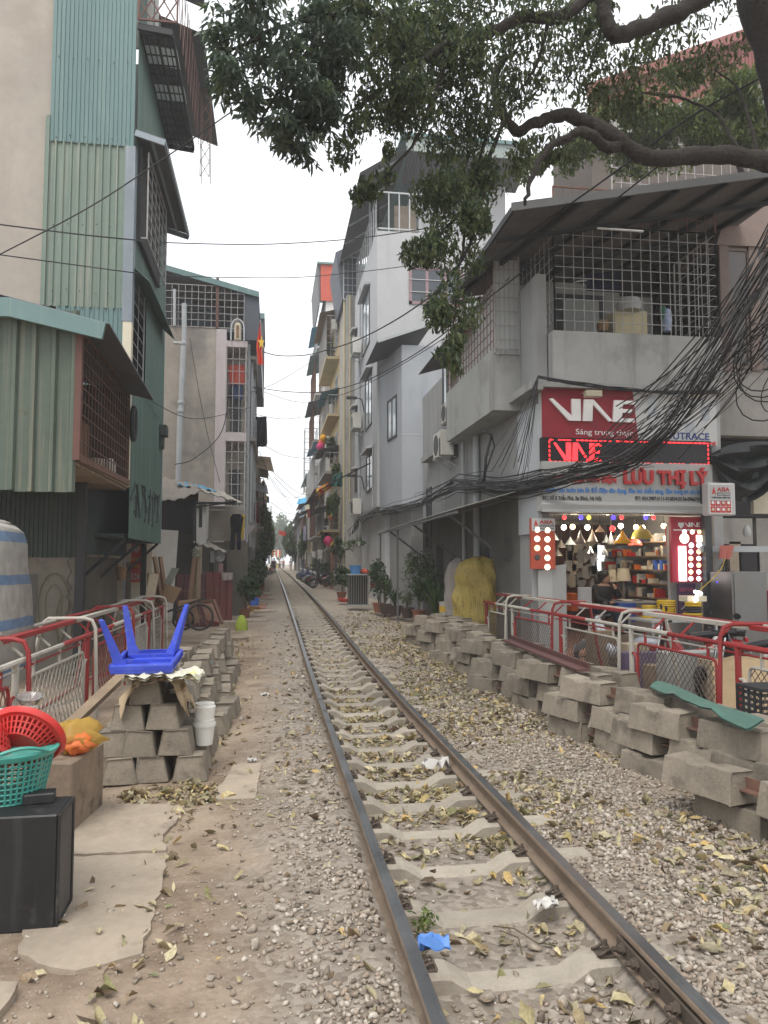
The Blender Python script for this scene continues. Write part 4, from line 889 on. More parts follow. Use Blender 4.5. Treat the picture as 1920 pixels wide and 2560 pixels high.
mb = MB(); a,b,c,d = B_(358,1262,18.2),B_(392,1272,18.0),B_(375,1304,17.9),B_(345,1296,18.1); mb.prism([a,b,c,d],(0,.05,.01)); solo('cabinet_panel',mb,mat('plywood_brown',(.24,.15,.085),.7,.2,3,.1),'brown plywood cabinet panel leaning on one corner by the poles','panel',bevel=.004)
mb = MB(); a,b = B_(318,1238,18.8),B_(350,1290,18.8); mb.box(a.x,b.x,18.8,19.1,.2,a.z); mb.box(a.x+.04,b.x-.04,18.77,18.8,.3,a.z-.05); solo('wooden_cabinet',mb,m_brownw,'old dark brown wooden cabinet behind the leaning poles','cabinet',bevel=.005)
for i,(xa,ya,xb,yb_,lab) in enumerate(((418,1300,424,1194,'grey wooden plank standing before the red fence, topped by a mop head'),(428,1300,431,1188,'thin wooden slat standing before the red fence, right of the mop'),(408,1320,420,1204,'dark slanting board before the red fence, left of the mop'))):
 leaner('standing_board',B_(xa,ya,19.9-i*.15),B_(xb,yb_,20.1-i*.15),.1,m_wood if i < 2 else m_brownw,lab,'board',h=.04)
P = ellipsoid_pts(160,(0,0,0),(.1,.07,.16),.2); o = link('mop_head',leaves('mop_head',P,(.05,.11),leafmat('mop_string',[(.35,.36,.28),(.5,.48,.4),(.22,.27,.18)],.9,0)),None,B_(424,1194,19.8)); tag(o,'pale string mop head upside down on top of its standing stick','mop')
ct = thing('handcart','rusty brown sheet metal handcart tipped up against the fence end','cart',(-2.9,18.2,.15))
YK = 18.0; Kp = lambda x,y,d=0: on_y(x,y,YK-d)
mb = MB(); mb.prism([Kp(432,1301),Kp(461,1297),Kp(479,1345,.3),Kp(447,1340,.3)],(0,.05,.02)); part('tray',mb,m_rust,ct,bevel=.004)
mb = MB(); mb.bar(Kp(461,1296,.02),Kp(480,1347,.32),.06); mb.bar(Kp(430,1301,.02),Kp(462,1296,.02),.05); part('tray_rim',mb,m_rust,ct)
mb = MB(); mb.prism([Kp(385,1300),Kp(425,1296),Kp(430,1345,.2),Kp(385,1350,.2)],(0,.05,.02)); part('side_plate',mb,m_brownw,ct)
mb = MB(); mb.bar(Kp(360,1322,.2),Kp(432,1296,.2),.05); mb.bar(Kp(432,1296,.2),Kp(446,1292,.2),.05); part('handle',mb,m_black,ct)
for (xc,yc,d,r_) in ((432,1333,.35,.28),(396,1338,.25,.22)):
 c = Kp(xc,yc,d); mb = MB(); mb.tube([(c.x+r_*math.cos(t),c.y,c.z+r_*math.sin(t)) for t in np.linspace(0,2*math.pi,21)[:-1]],.028,6,close=True); w_ = part('wheel',mb,m_black,ct,smooth=True)
 mb = MB()
 for s_ in range(8): t = s_*math.pi/4; mb.bar(c,(c.x+r_*math.cos(t),c.y,c.z+r_*math.sin(t)),.008)
 mb.lathe([(.03,-.05),(.03,.05)],c,8,axis=(0,1,0)); part('spokes',mb,m_rust,w_)
c = on_z(495,1367,.12); mb = MB(); mb.box(c.x-.26,c.x+.24,c.y,c.y+.35,.08,.42); solo('mortar_block',mb,m_slab,'square grey concrete block standing by the lane beyond the sleeper pile','concrete block',bevel=.02)
c = on_z(521,1372,.12); mb = MB(); mb.lathe([(.17,0),(.19,.12),(.18,.3),(.13,.42),(.08,.5),(.02,.52)],(c.x,c.y+.15,.1),12,squash=(.85,.8)); solo('green_sack',mb,mat('lime_sack',(.36,.44,.06),.8,.2,7,.4,20,bdist=.03),'bright lime green plastic sack standing beside the lane','sack',smooth=True)
c = on_z(517,1386,.1); mb = MB(); mb.lathe([(.17,0),(.2,.06),(.21,.12),(.19,.13),(.15,.06),(0,.05)],(c.x,c.y+.1,.08),18); solo('stone_mortar',mb,m_slab,'round shallow stone dish on dark soil at the lane edge','dish',smooth=True)
mb = MB(); mb.box(c.x-.22,c.x+.25,c.y-.1,c.y+.25,.04,.1); solo('dark_tray',mb,m_dark,'flat black tray under the round stone dish','tray',bevel=.01)
c = on_z(484,1378,.1); mb = MB(); mb.lathe([(.13,0),(.16,.1),(.15,.1),(.12,.02)],(c.x,c.y,.1),4); solo('red_tray',mb,m_red,'small square red tray behind the stone dish','tray')
c = on_z(471,1350,.14); mb = MB(); mb.lathe([(.05,0),(.08,.1),(.07,.25),(.1,.3),(.02,.28)],(c.x,c.y,.42),8); solo('plastic_bag',mb,mat('white_bag',(.62,.6,.6),.6,.1,6,.3),'small crumpled white plastic bag on the block at the fence end','bag',smooth=True)
def bucket(c,r,h,m,label,name='bucket',cat='bucket',handle=True):
 t = thing(name,label,cat,c); mb = MB(); mb.lathe([(r*.78,0),(r,h*.94),(r*1.08,h*.94),(r*1.08,h),(r*.95,h),(r*.74,.02)],n=16); part('pail',mb,m,t,local=True,smooth=True)
 if handle: mb = MB(); mb.tube([(r*1.05*math.cos(a),-.02,h*.9-r*.5*math.sin(a)) for a in np.linspace(0,math.pi,8)],.006,4); part('handle',mb,m_galv,t,local=True)
 return t
m_blue = mat('blue_plastic',(.06,.14,.52),.45,.1,3,.03,spec=.4)
c = on_z(549,1325,gz(23)); st_ = MB(); st_.box(c.x-.2,c.x+.22,c.y-.1,c.y+.25,c.z+.22,c.z+.25); st_.box(c.x-.17,c.x+.19,c.y-.05,c.y+.2,c.z,c.z+.22); solo('low_stool',st_,mat('orange_wood',(.42,.24,.08),.7,.15,4,.1),'low orange wooden stool carrying a blue bucket','stool',bevel=.006)
bucket((c.x,c.y+.08,c.z+.251),.17,.26,m_blue,'bright blue plastic bucket on the low stool by the left path')
# ================================================================== the far street: houses, balconies, plants, people, motorbikes
m_ochre = mat('ochre_render',(.50,.39,.20),.9,.15,1.2,.2,35,streak=(.30,.24,.15),streak_amt=.5,sscale=(3,3,.4),spot=(.28,.24,.17),spot_scale=.9)
m_ylpale = mat('pale_yellow_render',(.56,.49,.31),.9,.12,1.2,.2,35,streak=(.36,.31,.21),streak_amt=.5,sscale=(3,3,.4))
m_conc = mat('raw_concrete',(.33,.31,.285),.95,.18,1.1,.25,35,spot=(.20,.19,.175),spot_scale=.8,spot_amt=.7,streak=(.19,.18,.165),streak_amt=.5,sscale=(3,3,.4))
m_bluewall = mat('pale_blue_render',(.34,.43,.52),.9,.12,1.2,.15,35,streak=(.25,.30,.35),streak_amt=.5,sscale=(3,3,.4))
m_whiter = mat('dull_white_render',(.53,.52,.50),.9,.1,1.,.15,35,streak=(.38,.37,.35),streak_amt=.45,sscale=(3,3,.4))
m_redtinb = mat('bright_red_tin',(.46,.085,.05),.6,.12,2,.08,40,streak=(.30,.06,.04),streak_amt=.5,sscale=(6,6,.3))
m_brick = mat('brick_red',(.24,.11,.08),.9,.25,8,.4,40)
m_gtarp = mat('dark_green_tarp',(.012,.075,.06),.8,.2,4,.3,25)
PAL = [m_ochre,m_conc,m_ylpale,m_whiter,m_bluewall,m_wallg]
_PB = MB(); grille(_PB,(0,0,0),(0,1,0),(0,0,1),8,4,.012,.018)
def far_house(side,X,y0,y1,h,wm,label,floors=None,fh=3.2,bal=.45,seed=0,cage=True,roofc=None,acs=2,balc=None):
 rr = random.Random(seed); s = side; z0 = gz(y0)-.2; t = thing('street_house',label,'house',(X-s*-2,(y0+y1)/2,z0),0,None); n_ = V(-s,0,0)
 mb = MB(); xb = X+s*5; mb.box(min(X,xb),max(X,xb),y0,y1-.04,z0,z0+h); part('wall',mb,wm,t)
 floors = floors or max(1,int(h/fh))
 for f in range(floors):
  zf = z0+.25+f*fh
  k_ = max(1,int((y1-y0)/2.6))
  for i in range(k_):
   ya = y0+(y1-y0)*(i+.22)/k_; w_ = (y1-y0)/k_*.5; o = V(X,ya if s < 0 else ya+w_,zf+(.95 if f else .0)); window(t,o,(0,w_ if s < 0 else -w_,0),1.45 if f else 2.2,n_,2,.06,m_glassdk if rr.random() < .6 else m_glass,fm=rr.choice([m_frame,m_brownw,m_galv]))
  if f and (balc is None or f in balc):
   b = bal*rr.uniform(.7,1.25); ya,yb = y0+.3,y1-.4; mb = MB(); mb.box(min(X,X-s*b),max(X,X-s*b),ya,yb,zf-.12,zf); part('balcony_slab',mb,wm if rr.random() < .5 else m_conc,t)
   hh = 1.05 if not cage or rr.random() < .35 else 2.3; mb = MB(); xo = X-s*(b-.03)
   grille(mb,(xo,ya,zf),(0,yb-ya,0),(0,0,hh),max(6,int((yb-ya)/.22)),max(3,int(hh/.35)),.009,.016); grille(mb,(min(X,xo),ya,zf),(abs(X-xo),0,0),(0,0,hh),3,max(3,int(hh/.35)),.009,.016)
   part('balcony_cage',mb,rr.choice([m_grille,m_galv,m_rust]),t)
   if rr.random() < .7:
    za = zf+hh+.25; mb = MB(); mb.corr((X-s*(b+.35),ya,za-.12),(0,(yb-ya)*rr.uniform(.5,1),0),(s*(b+.35),0,.3),.1,.014,'sine',1,0,.004); part('awning',mb,rr.choice([m_tinunder,m_teal,m_redrust,m_wood,m_bluetarp]),t)
  if rr.random() < .75 and acs: ac_unit(t,(X,y0+.7+rr.random()*(y1-y0-1.4),zf+1.6),'x-' if s > 0 else 'x+',1.); acs -= 1
 if roofc: mb = MB(); mb.corr((X-s*.5,y0-.3,z0+h+.1),(0,y1-y0+.4,0),(s*5,0,.9),.1,.014,'sine',1,0,.004); mb.box(min(X-s*.5,X-s*.44),max(X-s*.5,X-s*.44),y0-.3,y1+.1,z0+h-.02,z0+h+.12); part('roof',mb,roofc,t)
 else: mb = MB(); mb.box(min(X-s*.12,xb),max(X-s*.12,xb),y0-.06,y1,z0+h,z0+h+.16); part('parapet',mb,m_conc,t)
 return t
# left row, beyond the grey house
far_house(-1,-1.95,37.2,43,8.3,m_conc,'grey concrete house on the left just beyond the grey house with the flag',seed=1,roofc=m_tinunder,bal=.4)
far_house(-1,-1.9,43.2,50,7.0,m_wallg,'stained house with a slatted awning halfway along the left row',seed=2,bal=.35,roofc=m_wood)
far_house(-1,-2.1,50.3,60,6.4,m_ylpale,'pale yellow house half hidden by creepers on the left',seed=3,bal=.4)
far_house(-1,-2.2,60.4,74,6.8,m_whiter,'dull white house further along the left row',seed=4,bal=.4,roofc=m_redrust)
far_house(-1,-2.3,74.5,95,7.5,m_conc,'grey house far down the left row where haze begins',seed=5,bal=.4)
far_house(-1,-2.4,96,122,8,m_whiter,'hazy white house near the far end of the left row',seed=6,bal=.4)
# right row, beyond the white house
far_house(1,2.45,41.6,49,16.2,m_ochre,'ochre house with stacked caged balconies full of plants on the right',seed=11,bal=.75,floors=5,fh=3.2,acs=3)
far_house(1,2.2,49.3,56.5,18.9,m_whiter,'tall pale house with a red tin top storey on the right',seed=12,bal=.6,floors=6,fh=3.1,acs=3)
far_house(1,2.3,57,66,10.2,m_conc,'grey concrete house with a flat roof beside the steel roof frame',seed=13,bal=.5,acs=2)
far_house(1,2.2,66.4,78,9.0,m_ylpale,'pale yellow house well down the right row',seed=14,bal=.5,roofc=m_teal)
far_house(1,2.2,78.5,92,7.6,m_bluewall,'pale blue house far down the right row',seed=15,bal=.5,roofc=m_redrust)
far_house(1,2.3,92.5,118,7.2,m_whiter,'whitish house where the right row fades in the haze',seed=16,bal=.4,roofc=m_tinunder)
far_house(1,4.0,119,150,9.5,m_whiter,'pale block at the hazy far end right of the track',seed=17,bal=.3)
# red tin attic and its eaves on the tall pale house
at = thing('tin_attic','red corrugated tin attic on top of the tall pale house on the right','attic',(2.6,52,15.4))
p0,p1 = on_x(707,570,1.95),on_y(690,655,49.2)
za,zb_ = on_y(700,650,49.2).z,on_y(700,572,49.2).z
for i in range(3): a = 1.85+i*.62; mb = MB(); mb.corr((a,49.15,za),(.63,0,0),(0,0,zb_-za),.12,.015,'sine',1,0,.004); part('tin_sheet',mb,m_redtinb,at)
mb = MB(); mb.corr((1.83,49.2,za+.6),(0,7.2,0),(0,0,zb_-za-.6),.12,.015,'sine',1,0,.004); part('side_tin',mb,m_redtinb,at)
mb = MB(); mb.box(1.6,5,49,56.6,zb_,zb_+.12); part('attic_roof',mb,m_teal,at); mb = MB(); mb.prism([(1.62,49.25,zb_),(1.8,49.25,zb_),(1.8,49.25,za-.3),(1.72,49.25,za-.3)],(0,7,0)); part('eaves_lining',mb,m_tinunder,at)
# steel roof frame far behind
fr = thing('roof_frame','grey steel frame tower rising behind the right row against the sky','steel frame',(3.5,70,9))
mb = MB(); c0,c1 = on_y(659,925,72),on_y(684,1040,72)
for x in np.linspace(c0.x,c1.x,3):
 for y in (72,74): mb.bar((x,y,c1.z-1),(x,y,c0.z),.09)
for z in np.linspace(c1.z,c0.z,6): mb.bar((c0.x,72,z),(c1.x,72,z),.07); mb.bar((c0.x,74,z),(c1.x,74,z),.07); mb.bar((c0.x,72,z),(c0.x,74,z),.07); mb.bar((c1.x,72,z),(c1.x,74,z),.07)
part('frame_tube',mb,m_galv,fr)
# clothes, tarps, awnings and lanterns hung along the row
def rect3(x0,y0,x1,y1,Y): return [(on_y(x0,y0,Y),on_y(x1,y0,Y)),(on_y(x0,y1,Y),on_y(x1,y1,Y))]
cloth('green_tarp',[(on_y(722,1024,39.5),on_y(747,1018,39)),(on_y(712,1050,39.5),on_y(748,1052,39))],m_gtarp,'dark green tarpaulin hung as an awning on the ochre house','tarpaulin',fold=.12)
cloth('blue_awning',[(on_y(645,1078,66),on_y(668,1072,66)),(on_y(640,1090,65),on_y(676,1083,65))],mat('sky_blue_tarp',(.08,.32,.52),.7,.15,4,.2),'bright blue awning over the lane well down the right row','awning',fold=.08)
for i,(x0,y0,x1,y1,Y,m,lab,cat) in enumerate((
  (552,900,576,965,33,m_blackcl,'black washing hung in a bunch from the grey house balcony','washing'),
  (545,1085,560,1130,34,mat('maroon_cloth',(.16,.03,.03),.9,.2,6,.2),'maroon cloth hung below the balcony slab on the left','cloth'),
  (655,1137,662,1168,48,mat('lavender_cloth',(.42,.38,.50),.9,.1,6,.2),'long lavender cloth hung in the right row','cloth'),
  (664,1100,671,1118,55,m_redcl,'small red garment hung on a right row balcony','garment'),
  (672,1098,680,1122,54,m_navy,'dark garment hung beside the red one in the right row','garment'),
  (704,1085,716,1120,43,m_yelcl,'yellow signboard sheet hung on the ochre house','sheet'),
  (700,1120,711,1135,44,m_brownw,'brown wooden board hung below the yellow sheet on the right','board'))):
 cloth('hung_cloth',rect3(x0,y0,x1,y1,Y),m,lab,cat,fold=.06)
def slat_awning(px,Ya,m,label,name='slatted_awning'):
 t = thing(name,label,'awning',on_y(*px[0],Ya)); a,b,c,d = [on_y(*p_,Ya+(0 if i < 2 else 2.2)) for i,p_ in enumerate(px)]
 for k_ in range(7): q0,q1 = a.lerp(d,k_/7),b.lerp(c,k_/7); r0,r1 = a.lerp(d,(k_+.75)/7),b.lerp(c,(k_+.75)/7); mb = MB(); mb.prism([q0,q1,r1,r0],(0,0,.03)); part('slat',mb,m,t)
slat_awning([(553,1009),(592,1020),(584,987),(552,985)],38,m_wood,'slatted grey brown awning jutting over the lane from the left row')
slat_awning([(556,1075),(578,1082),(574,1062),(556,1058)],41,mat('orange_slat',(.40,.24,.12),.8,.2,5,.2),'smaller orange slatted awning below the grey brown one')
slat_awning([(545,1058),(580,1068),(576,1048),(546,1040)],36,m_tinunder,'grey tin awning with a box end below the balcony on the left')
m_pink = mat('pink_paper',(.75,.05,.22),.7,.1,5,.1,trans=.3); m_lyel = mat('yellow_paper',(.80,.45,.03),.7,.1,5,.1,trans=.3); m_lor = mat('orange_paper',(.75,.18,.03),.7,.1,5,.1,trans=.3)
def lantern(x,y,Y,r,m,label,sq=1.):
 c = on_y(x,y,Y); mb = MB(); mb.lathe([(r*.35,-r*sq),(r*.8,-r*.6*sq),(r,0),(r*.8,r*.6*sq),(r*.35,r*sq)],c,10); mb.tube([c+V(0,0,r*sq),c+V(0,0,r*sq+.25)],.01,4); mb.tube([c-V(0,0,r*sq),c-V(0,0,r*sq+.2)],.018,4); return solo('paper_lantern',mb,m,label,'lantern','paper lanterns on the right row',smooth=True)
for x,y,Y,r,m,lab in ((692,965,44,.24,m_pink,'pink lantern lowest of the bright bunch high on the ochre house'),(696,956,44.2,.22,m_lor,'orange lantern in the middle of the bright bunch high on the ochre house'),(698,946,44,.2,m_lyel,'yellow lantern topmost of the bright bunch high on the ochre house'),
       (690,1062,44,.2,m_lyel,'yellow cloth lantern at the left end of the sagging row of lanterns'),(696,1058,43.6,.2,m_lor,'orange lantern second in the sagging row of lanterns'),(703,1054,43.2,.2,m_lyel,'yellow lantern third in the sagging row of lanterns'),(709,1050,42.8,.18,m_lor,'orange red lantern at the right end of the sagging row'),
       (716,1116,42,.2,m_lor,'striped orange lantern hung low beside the green foliage'),(709,1169,41,.26,m_pink,'big pink flower shaped lantern low above the parked motorbikes'),(721,1178,40.5,.2,m_lyel,'yellow flower shaped lantern right of the pink one')):
 lantern(x,y,Y,r,m,lab)
# creepers and hung greenery on the facades
def greenery(x0,y0,x1,y1,Y,n,label,lm=m_leafmd,size=(.12,.24),dp=.5,name='climbing_plant',cat='climbing plant',k=9):
 a,b = on_y(x0,y1,Y),on_y(x1,y0,Y); c = (a+b)/2; r_ = ((b.x-a.x)/2,dp,(b.z-a.z)/2); t = thing(name,label,cat,(c.x,c.y,a.z)); mb = MB()
 for i in range(4):
  q = random.uniform(-.6,.6); mb.tube([(q*r_[0]*.4,0,0),(q*r_[0],q*dp,r_[2]),(q*r_[0]*1.2,-q*dp,r_[2]*1.7)],[.03,.02,.01],4)
 part('stems',mb,m_stem,t,local=True); link('foliage',leaves('foliage',clumps(n,(0,0,r_[2]),r_,k),size,lm,droop=.5),t); return t
greenery(548,1140,584,1228,34,900,'dense green creeper hanging at head height along the left row',m_leafdk)
greenery(558,1080,592,1175,42,1000,'bright green creeper covering the left row below the orange awning',m_leafyl,(.16,.3),.9)
greenery(568,1130,596,1200,56,700,'leafy mass further along the left row under the small red flag',m_leafmd,(.2,.36),1.6)
greenery(568,1120,598,1218,80,800,'hazy green bushes far down the left row',m_leafyl,(.25,.45),2.5)
greenery(560,1030,576,1075,40,200,'tuft of green growing on a left row balcony under the slatted awning',m_leafyl,(.14,.26))
greenery(700,1060,735,1120,40,650,'long leaved ferns spilling from the ochre house balcony',m_leafyl,(.2,.42),.6)
greenery(712,1150,750,1215,38.5,800,'dense dark creeper on the corner of the ochre house near the ground',m_leafdk,(.13,.26),.7)
greenery(704,725,722,790,45,300,'plants growing through the top caged balcony of the ochre house',m_leafyl,(.2,.38),.5)
greenery(700,935,728,1000,44,380,'plants filling the middle caged balcony of the ochre house',m_leafmd,(.16,.32),.5)
greenery(714,990,744,1040,41,420,'greenery trailing below the middle caged balcony of the ochre house',m_leafmd,(.15,.3),.6)
greenery(690,1125,716,1185,43,420,'dense greenery behind the big pink lantern',m_leafdk,(.14,.28),.6)
greenery(662,1060,690,1105,58,380,'balcony greenery left of the row of lanterns',m_leafmd,(.2,.38),.8)
greenery(640,1130,668,1215,62,700,'tall bushes along the right row beyond the lavender cloth',m_leafdk,(.2,.4),1.4)
greenery(616,1130,648,1218,85,900,'hazy bushes along the far right row',m_leafmd,(.25,.5),2.5)
greenery(608,1110,640,1200,110,800,'tree crown above the far end of the lane on the right',m_leafmd,(.4,.7),3.)
greenery(575,1100,632,1222,210,2200,'faint tree at the very end of the lane',m_leafmd,(.9,1.7),5.,'roadside_tree','tree',16)
greenery(572,1105,598,1205,140,800,'faint tall tree left of the track at the end of the lane',m_leafmd,(.6,1.),4.,'roadside_tree','tree')
# potted plants along the left path
lp = [(-1.95,24.0,1.0,.8,m_leafdk,'broad bush of glossy leaves at the end of the red fence'),(-1.85,29.0,.9,.6,m_leafdk,'dark potted shrub by the path beyond the blue bucket'),(-1.8,31.2,1.3,.7,m_leafmd,'tall potted shrub on the left path before the creeper'),
  (-1.75,33.5,1.5,.7,m_leafdk,'taller dark shrub on the left path below the maroon cloth'),(-1.7,36.5,1.4,.7,m_leafmd,'leafy shrub fourth along the left path'),(-1.65,40,1.2,.8,m_leafdk,'round shrub further along the left path'),(-1.7,45,1.5,.9,m_leafmd,'shrub standing near the squatting person'),(-1.75,52,1.6,1.,m_leafdk,'dark shrub half way to the walking person')]
for x,y,h,w_,lm,lab in lp: plant((x,y,gz(y)),h*1.15,w_*1.25,lab,lm,520,(.11,.22),potr=.17,poth=.28)
rp = [(2.05,46,1.2,.8,m_leafmd,'green shrub beside the parked motorbikes on the right'),(1.95,51,1.3,.9,m_leafdk,'dark shrub between the parked motorbikes'),(2.0,57,1.6,1.1,m_leafmd,'shrub at the far end of the motorbike row')]
for x,y,h,w_,lm,lab in rp: plant((x,y,gz(y)),h,w_,lab,lm,330,(.1,.2),potr=.2,poth=.3)
m_tyre = mat('tyre_rubber',(.022,.022,.022),.85,.2,6,.15,80); m_chrome = mat('chrome',(.55,.55,.56),.22,.05,3,.02,metal=1.); m_seat = mat('seat_vinyl',(.018,.018,.02),.5,.15,6,.1)
m_glow = mat('lamp_lens',(.6,.6,.58),.15,.05,3,0,spec=.6)
def motorbike(loc,rot,label,body,group=None):
 t = thing('motorbike',label,'motorbike',loc,rot,group)
 for y,nm in ((.62,'front'),(-.6,'rear')):
  mb = MB(); mb.tube([(0,y+.245*math.cos(a),.29+.245*math.sin(a)) for a in np.linspace(0,2*math.pi,19)[:-1]],.045,7,close=True); w = part('wheel',mb,m_tyre,t,local=True,smooth=True)
  mb = MB(); mb.tube([(0,y+.2*math.cos(a),.29+.2*math.sin(a)) for a in np.linspace(0,2*math.pi,17)[:-1]],.014,5,close=True); mb.lathe([(.05,-.05),(.05,.05)],(0,y,.29),8,axis=(1,0,0))
  for k_ in range(5): a = k_*2*math.pi/5; mb.bar((0,y,.29),(0,y+.2*math.cos(a),.29+.2*math.sin(a)),.02)
  part('rim',mb,m_chrome,w,local=True)
 mb = MB(); sec = [(-.75,.62,.10,.10),(-.45,.62,.15,.16),(-.1,.45,.14,.13),(.1,.4,.12,.12),(.28,.55,.15,.26),(.38,.78,.13,.2),(.42,.95,.1,.08)]
 rows = []
 for y,z,w_,h_ in sec: rows.append([(w_*math.cos(a),y,z+h_*math.sin(a)) for a in np.linspace(0,2*math.pi,11)])
 mb.sheet(rows); part('body',mb,body,t,local=True,smooth=2)
 mb = MB(); rows = []
 for y,z,w_ in ((-.78,.82,.08),(-.5,.83,.13),(-.2,.8,.13),(.05,.76,.09)): rows.append([(w_*math.cos(a),y,z+.05*math.sin(a)) for a in np.linspace(0,2*math.pi,11)])
 mb.sheet(rows); part('seat',mb,m_seat,t,local=True,smooth=2)
 for s_ in (-1,1): mb = MB(); mb.tube([(s_*.06,.62,.29),(s_*.07,.52,.6),(s_*.07,.45,.92)],.018,6); part('fork',mb,m_chrome,t,local=True)
 mb = MB(); mb.tube([(-.34,.36,1.02),(-.2,.42,1.0),(0,.43,.97),(.2,.42,1.0),(.34,.36,1.02)],.014,6); mb.tube([(-.34,.36,1.02),(-.24,.4,1.01)],.022,6); mb.tube([(.34,.36,1.02),(.24,.4,1.01)],.022,6); part('handlebar',mb,m_seat,t,local=True)
 for s_ in (-1,1): mb = MB(); mb.tube([(s_*.22,.41,1.0),(s_*.27,.42,1.18)],.006,4); mb.lathe([(.0,-.01),(.055,-.01),(.05,.012),(0,.012)],(s_*.27,.42,1.22),10,axis=(0,-1,0),squash=(1.2,.8)); part('mirror',mb,m_seat,t,local=True)
 mb = MB(); mb.lathe([(.075,0),(.07,.05),(.02,.07)],(0,.5,.86),12,axis=(0,1,.2)); part('headlight',mb,m_glow,t,local=True,smooth=True)
 mb = MB(); mb.prism([(-.06,.36,.56),(-.06,.84,.5),(-.06,.88,.38),(-.06,.7,.6),(-.06,.5,.64)],(.12,0,0)); part('mudguard',mb,body,t,local=True,bevel=.01)
 mb = MB(); mb.tube([(.13,-.05,.26),(.14,-.4,.3),(.14,-.85,.38)],[.03,.04,.045],8); part('exhaust',mb,m_chrome,t,local=True,smooth=True)
 mb = MB(); mb.box(-.09,.09,-.12,.2,.2,.42); mb.bar((-.12,.05,.1),(-.02,.05,.28),.02); part('engine',mb,m_old_iron,t,local=True,bevel=.02)
 mb = MB(); mb.box(-.09,.09,-.86,-.85,.52,.66); part('number_plate',mb,m_wht,t,local=True); mb = MB(); mb.box(-.08,.08,-.83,-.78,.69,.76); part('tail_light',mb,m_red,t,local=True,bevel=.01)
 return t
m_bkblk = mat('bike_black',(.02,.02,.023),.3,.15,3,.02,spec=.6,coat=.5); m_bkred = mat('bike_red',(.30,.02,.02),.3,.1,3,.02,coat=.5); m_bkblu = mat('bike_blue',(.03,.06,.22),.3,.1,3,.02,coat=.5); m_bksil = mat('bike_silver',(.35,.36,.38),.3,.1,3,.02,metal=.4,coat=.5)
bk = [(1.75,43.5,m_bkblk,'black motorbike nearest us in the parked row on the right'),(1.8,45.2,m_bkred,'dark red motorbike second in the parked row'),(1.7,47.2,m_bkblk,'black motorbike third in the parked row, beside the shrub'),(1.75,49,m_bksil,'silver motorbike fourth in the parked row'),(1.7,53,m_bkblu,'blue motorbike fifth in the parked row on the right'),(1.65,55.2,m_bkblk,'black motorbike sixth in the parked row'),(1.6,58.5,m_bkblu,'dark blue motorbike seventh in the parked row'),(1.6,61,m_bksil,'white and silver motorbike furthest in the parked row')]
for x,y,m,lab in bk: motorbike((x,y,gz(y)),R(random.uniform(60,115)),lab,m,'motorbikes parked along the right side of the lane')
c = on_z(740,1255,gz(41)); mb = MB(); mb.box(2.1,2.75,40.3,41,gz(41)-.1,gz(41)+1.05); solo('concrete_planter',mb,m_conc,'square grey concrete planter box on the right before the motorbikes','planter',bevel=.02)
bp_ = thing('brick_pillar','narrow pillar of bare red bricks at the corner of the ochre house','pillar',(2.15,42.4,gz(42)))
BR = MB(); BR.box(-.11,.11,-.055,.055,0,.09); BRM = mesh_from(BR,'brick',m_brick)
for i in range(24):
 for j in range(2): inst('brick',BRM,bp_,(2.15+(.0 if i % 2 else .0),42.34+j*.12,gz(42)+i*.105),(0,0,random.uniform(-.05,.05)))
mb = MB(); mb.box(2.06,2.24,42.31,42.5,gz(42),gz(42)+2.5); part('mortar_core',mb,m_conc,bp_)
m_skin = mat('skin',(.42,.26,.18),.6,.08,6,.05); m_hair = mat('black_hair',(.012,.010,.009),.5,.2,20,.2,120)
def skin_body(name,joints,edges,m,parent,sub=1):
 """one continuous body: joints {key: (x, y, z, rx[, ry])}"""
 ks = list(joints); me = bpy.data.meshes.new(name); me.from_pydata([joints[k_][:3] for k_ in ks],[(ks.index(a),ks.index(b)) for a,b in edges],[])
 o = bpy.data.objects.new(name,me); COL.objects.link(o); sk = o.modifiers.new('skin','SKIN'); lay = me.skin_vertices[0] if me.skin_vertices else None
 if lay is None:
  bm = bmesh.new(); bm.from_mesh(me); bm.verts.layers.skin.verify(); bm.to_mesh(me); bm.free(); lay = me.skin_vertices[0]
 for i,k_ in enumerate(ks):
  r_ = joints[k_][3:]; lay.data[i].radius = (r_[0],r_[-1]); lay.data[i].use_root = (i == 0)
 sb = o.modifiers.new('sub','SUBSURF'); sb.levels = sb.render_levels = sub
 dg_ = bpy.context.evaluated_depsgraph_get(); me2 = bpy.data.meshes.new_from_object(o.evaluated_get(dg_)); bpy.data.objects.remove(o)
 me2.name = name; me2.materials.clear(); me2.materials.append(m); me2.polygons.foreach_set('use_smooth',[True]*len(me2.polygons))
 q = link(name,me2,parent); OFF[q] = None; return q
ST_E = [('pelvis','spine'),('spine','chest'),('chest','neck'),('neck','head'),('head','crown'),('chest','sl'),('sl','el'),('el','wl'),('wl','hl'),('chest','sr'),('sr','er'),('er','wr'),('wr','hr'),('pelvis','hipl'),('hipl','kl'),('kl','al'),('al','tl'),('pelvis','hipr'),('hipr','kr'),('kr','ar'),('ar','tr')]
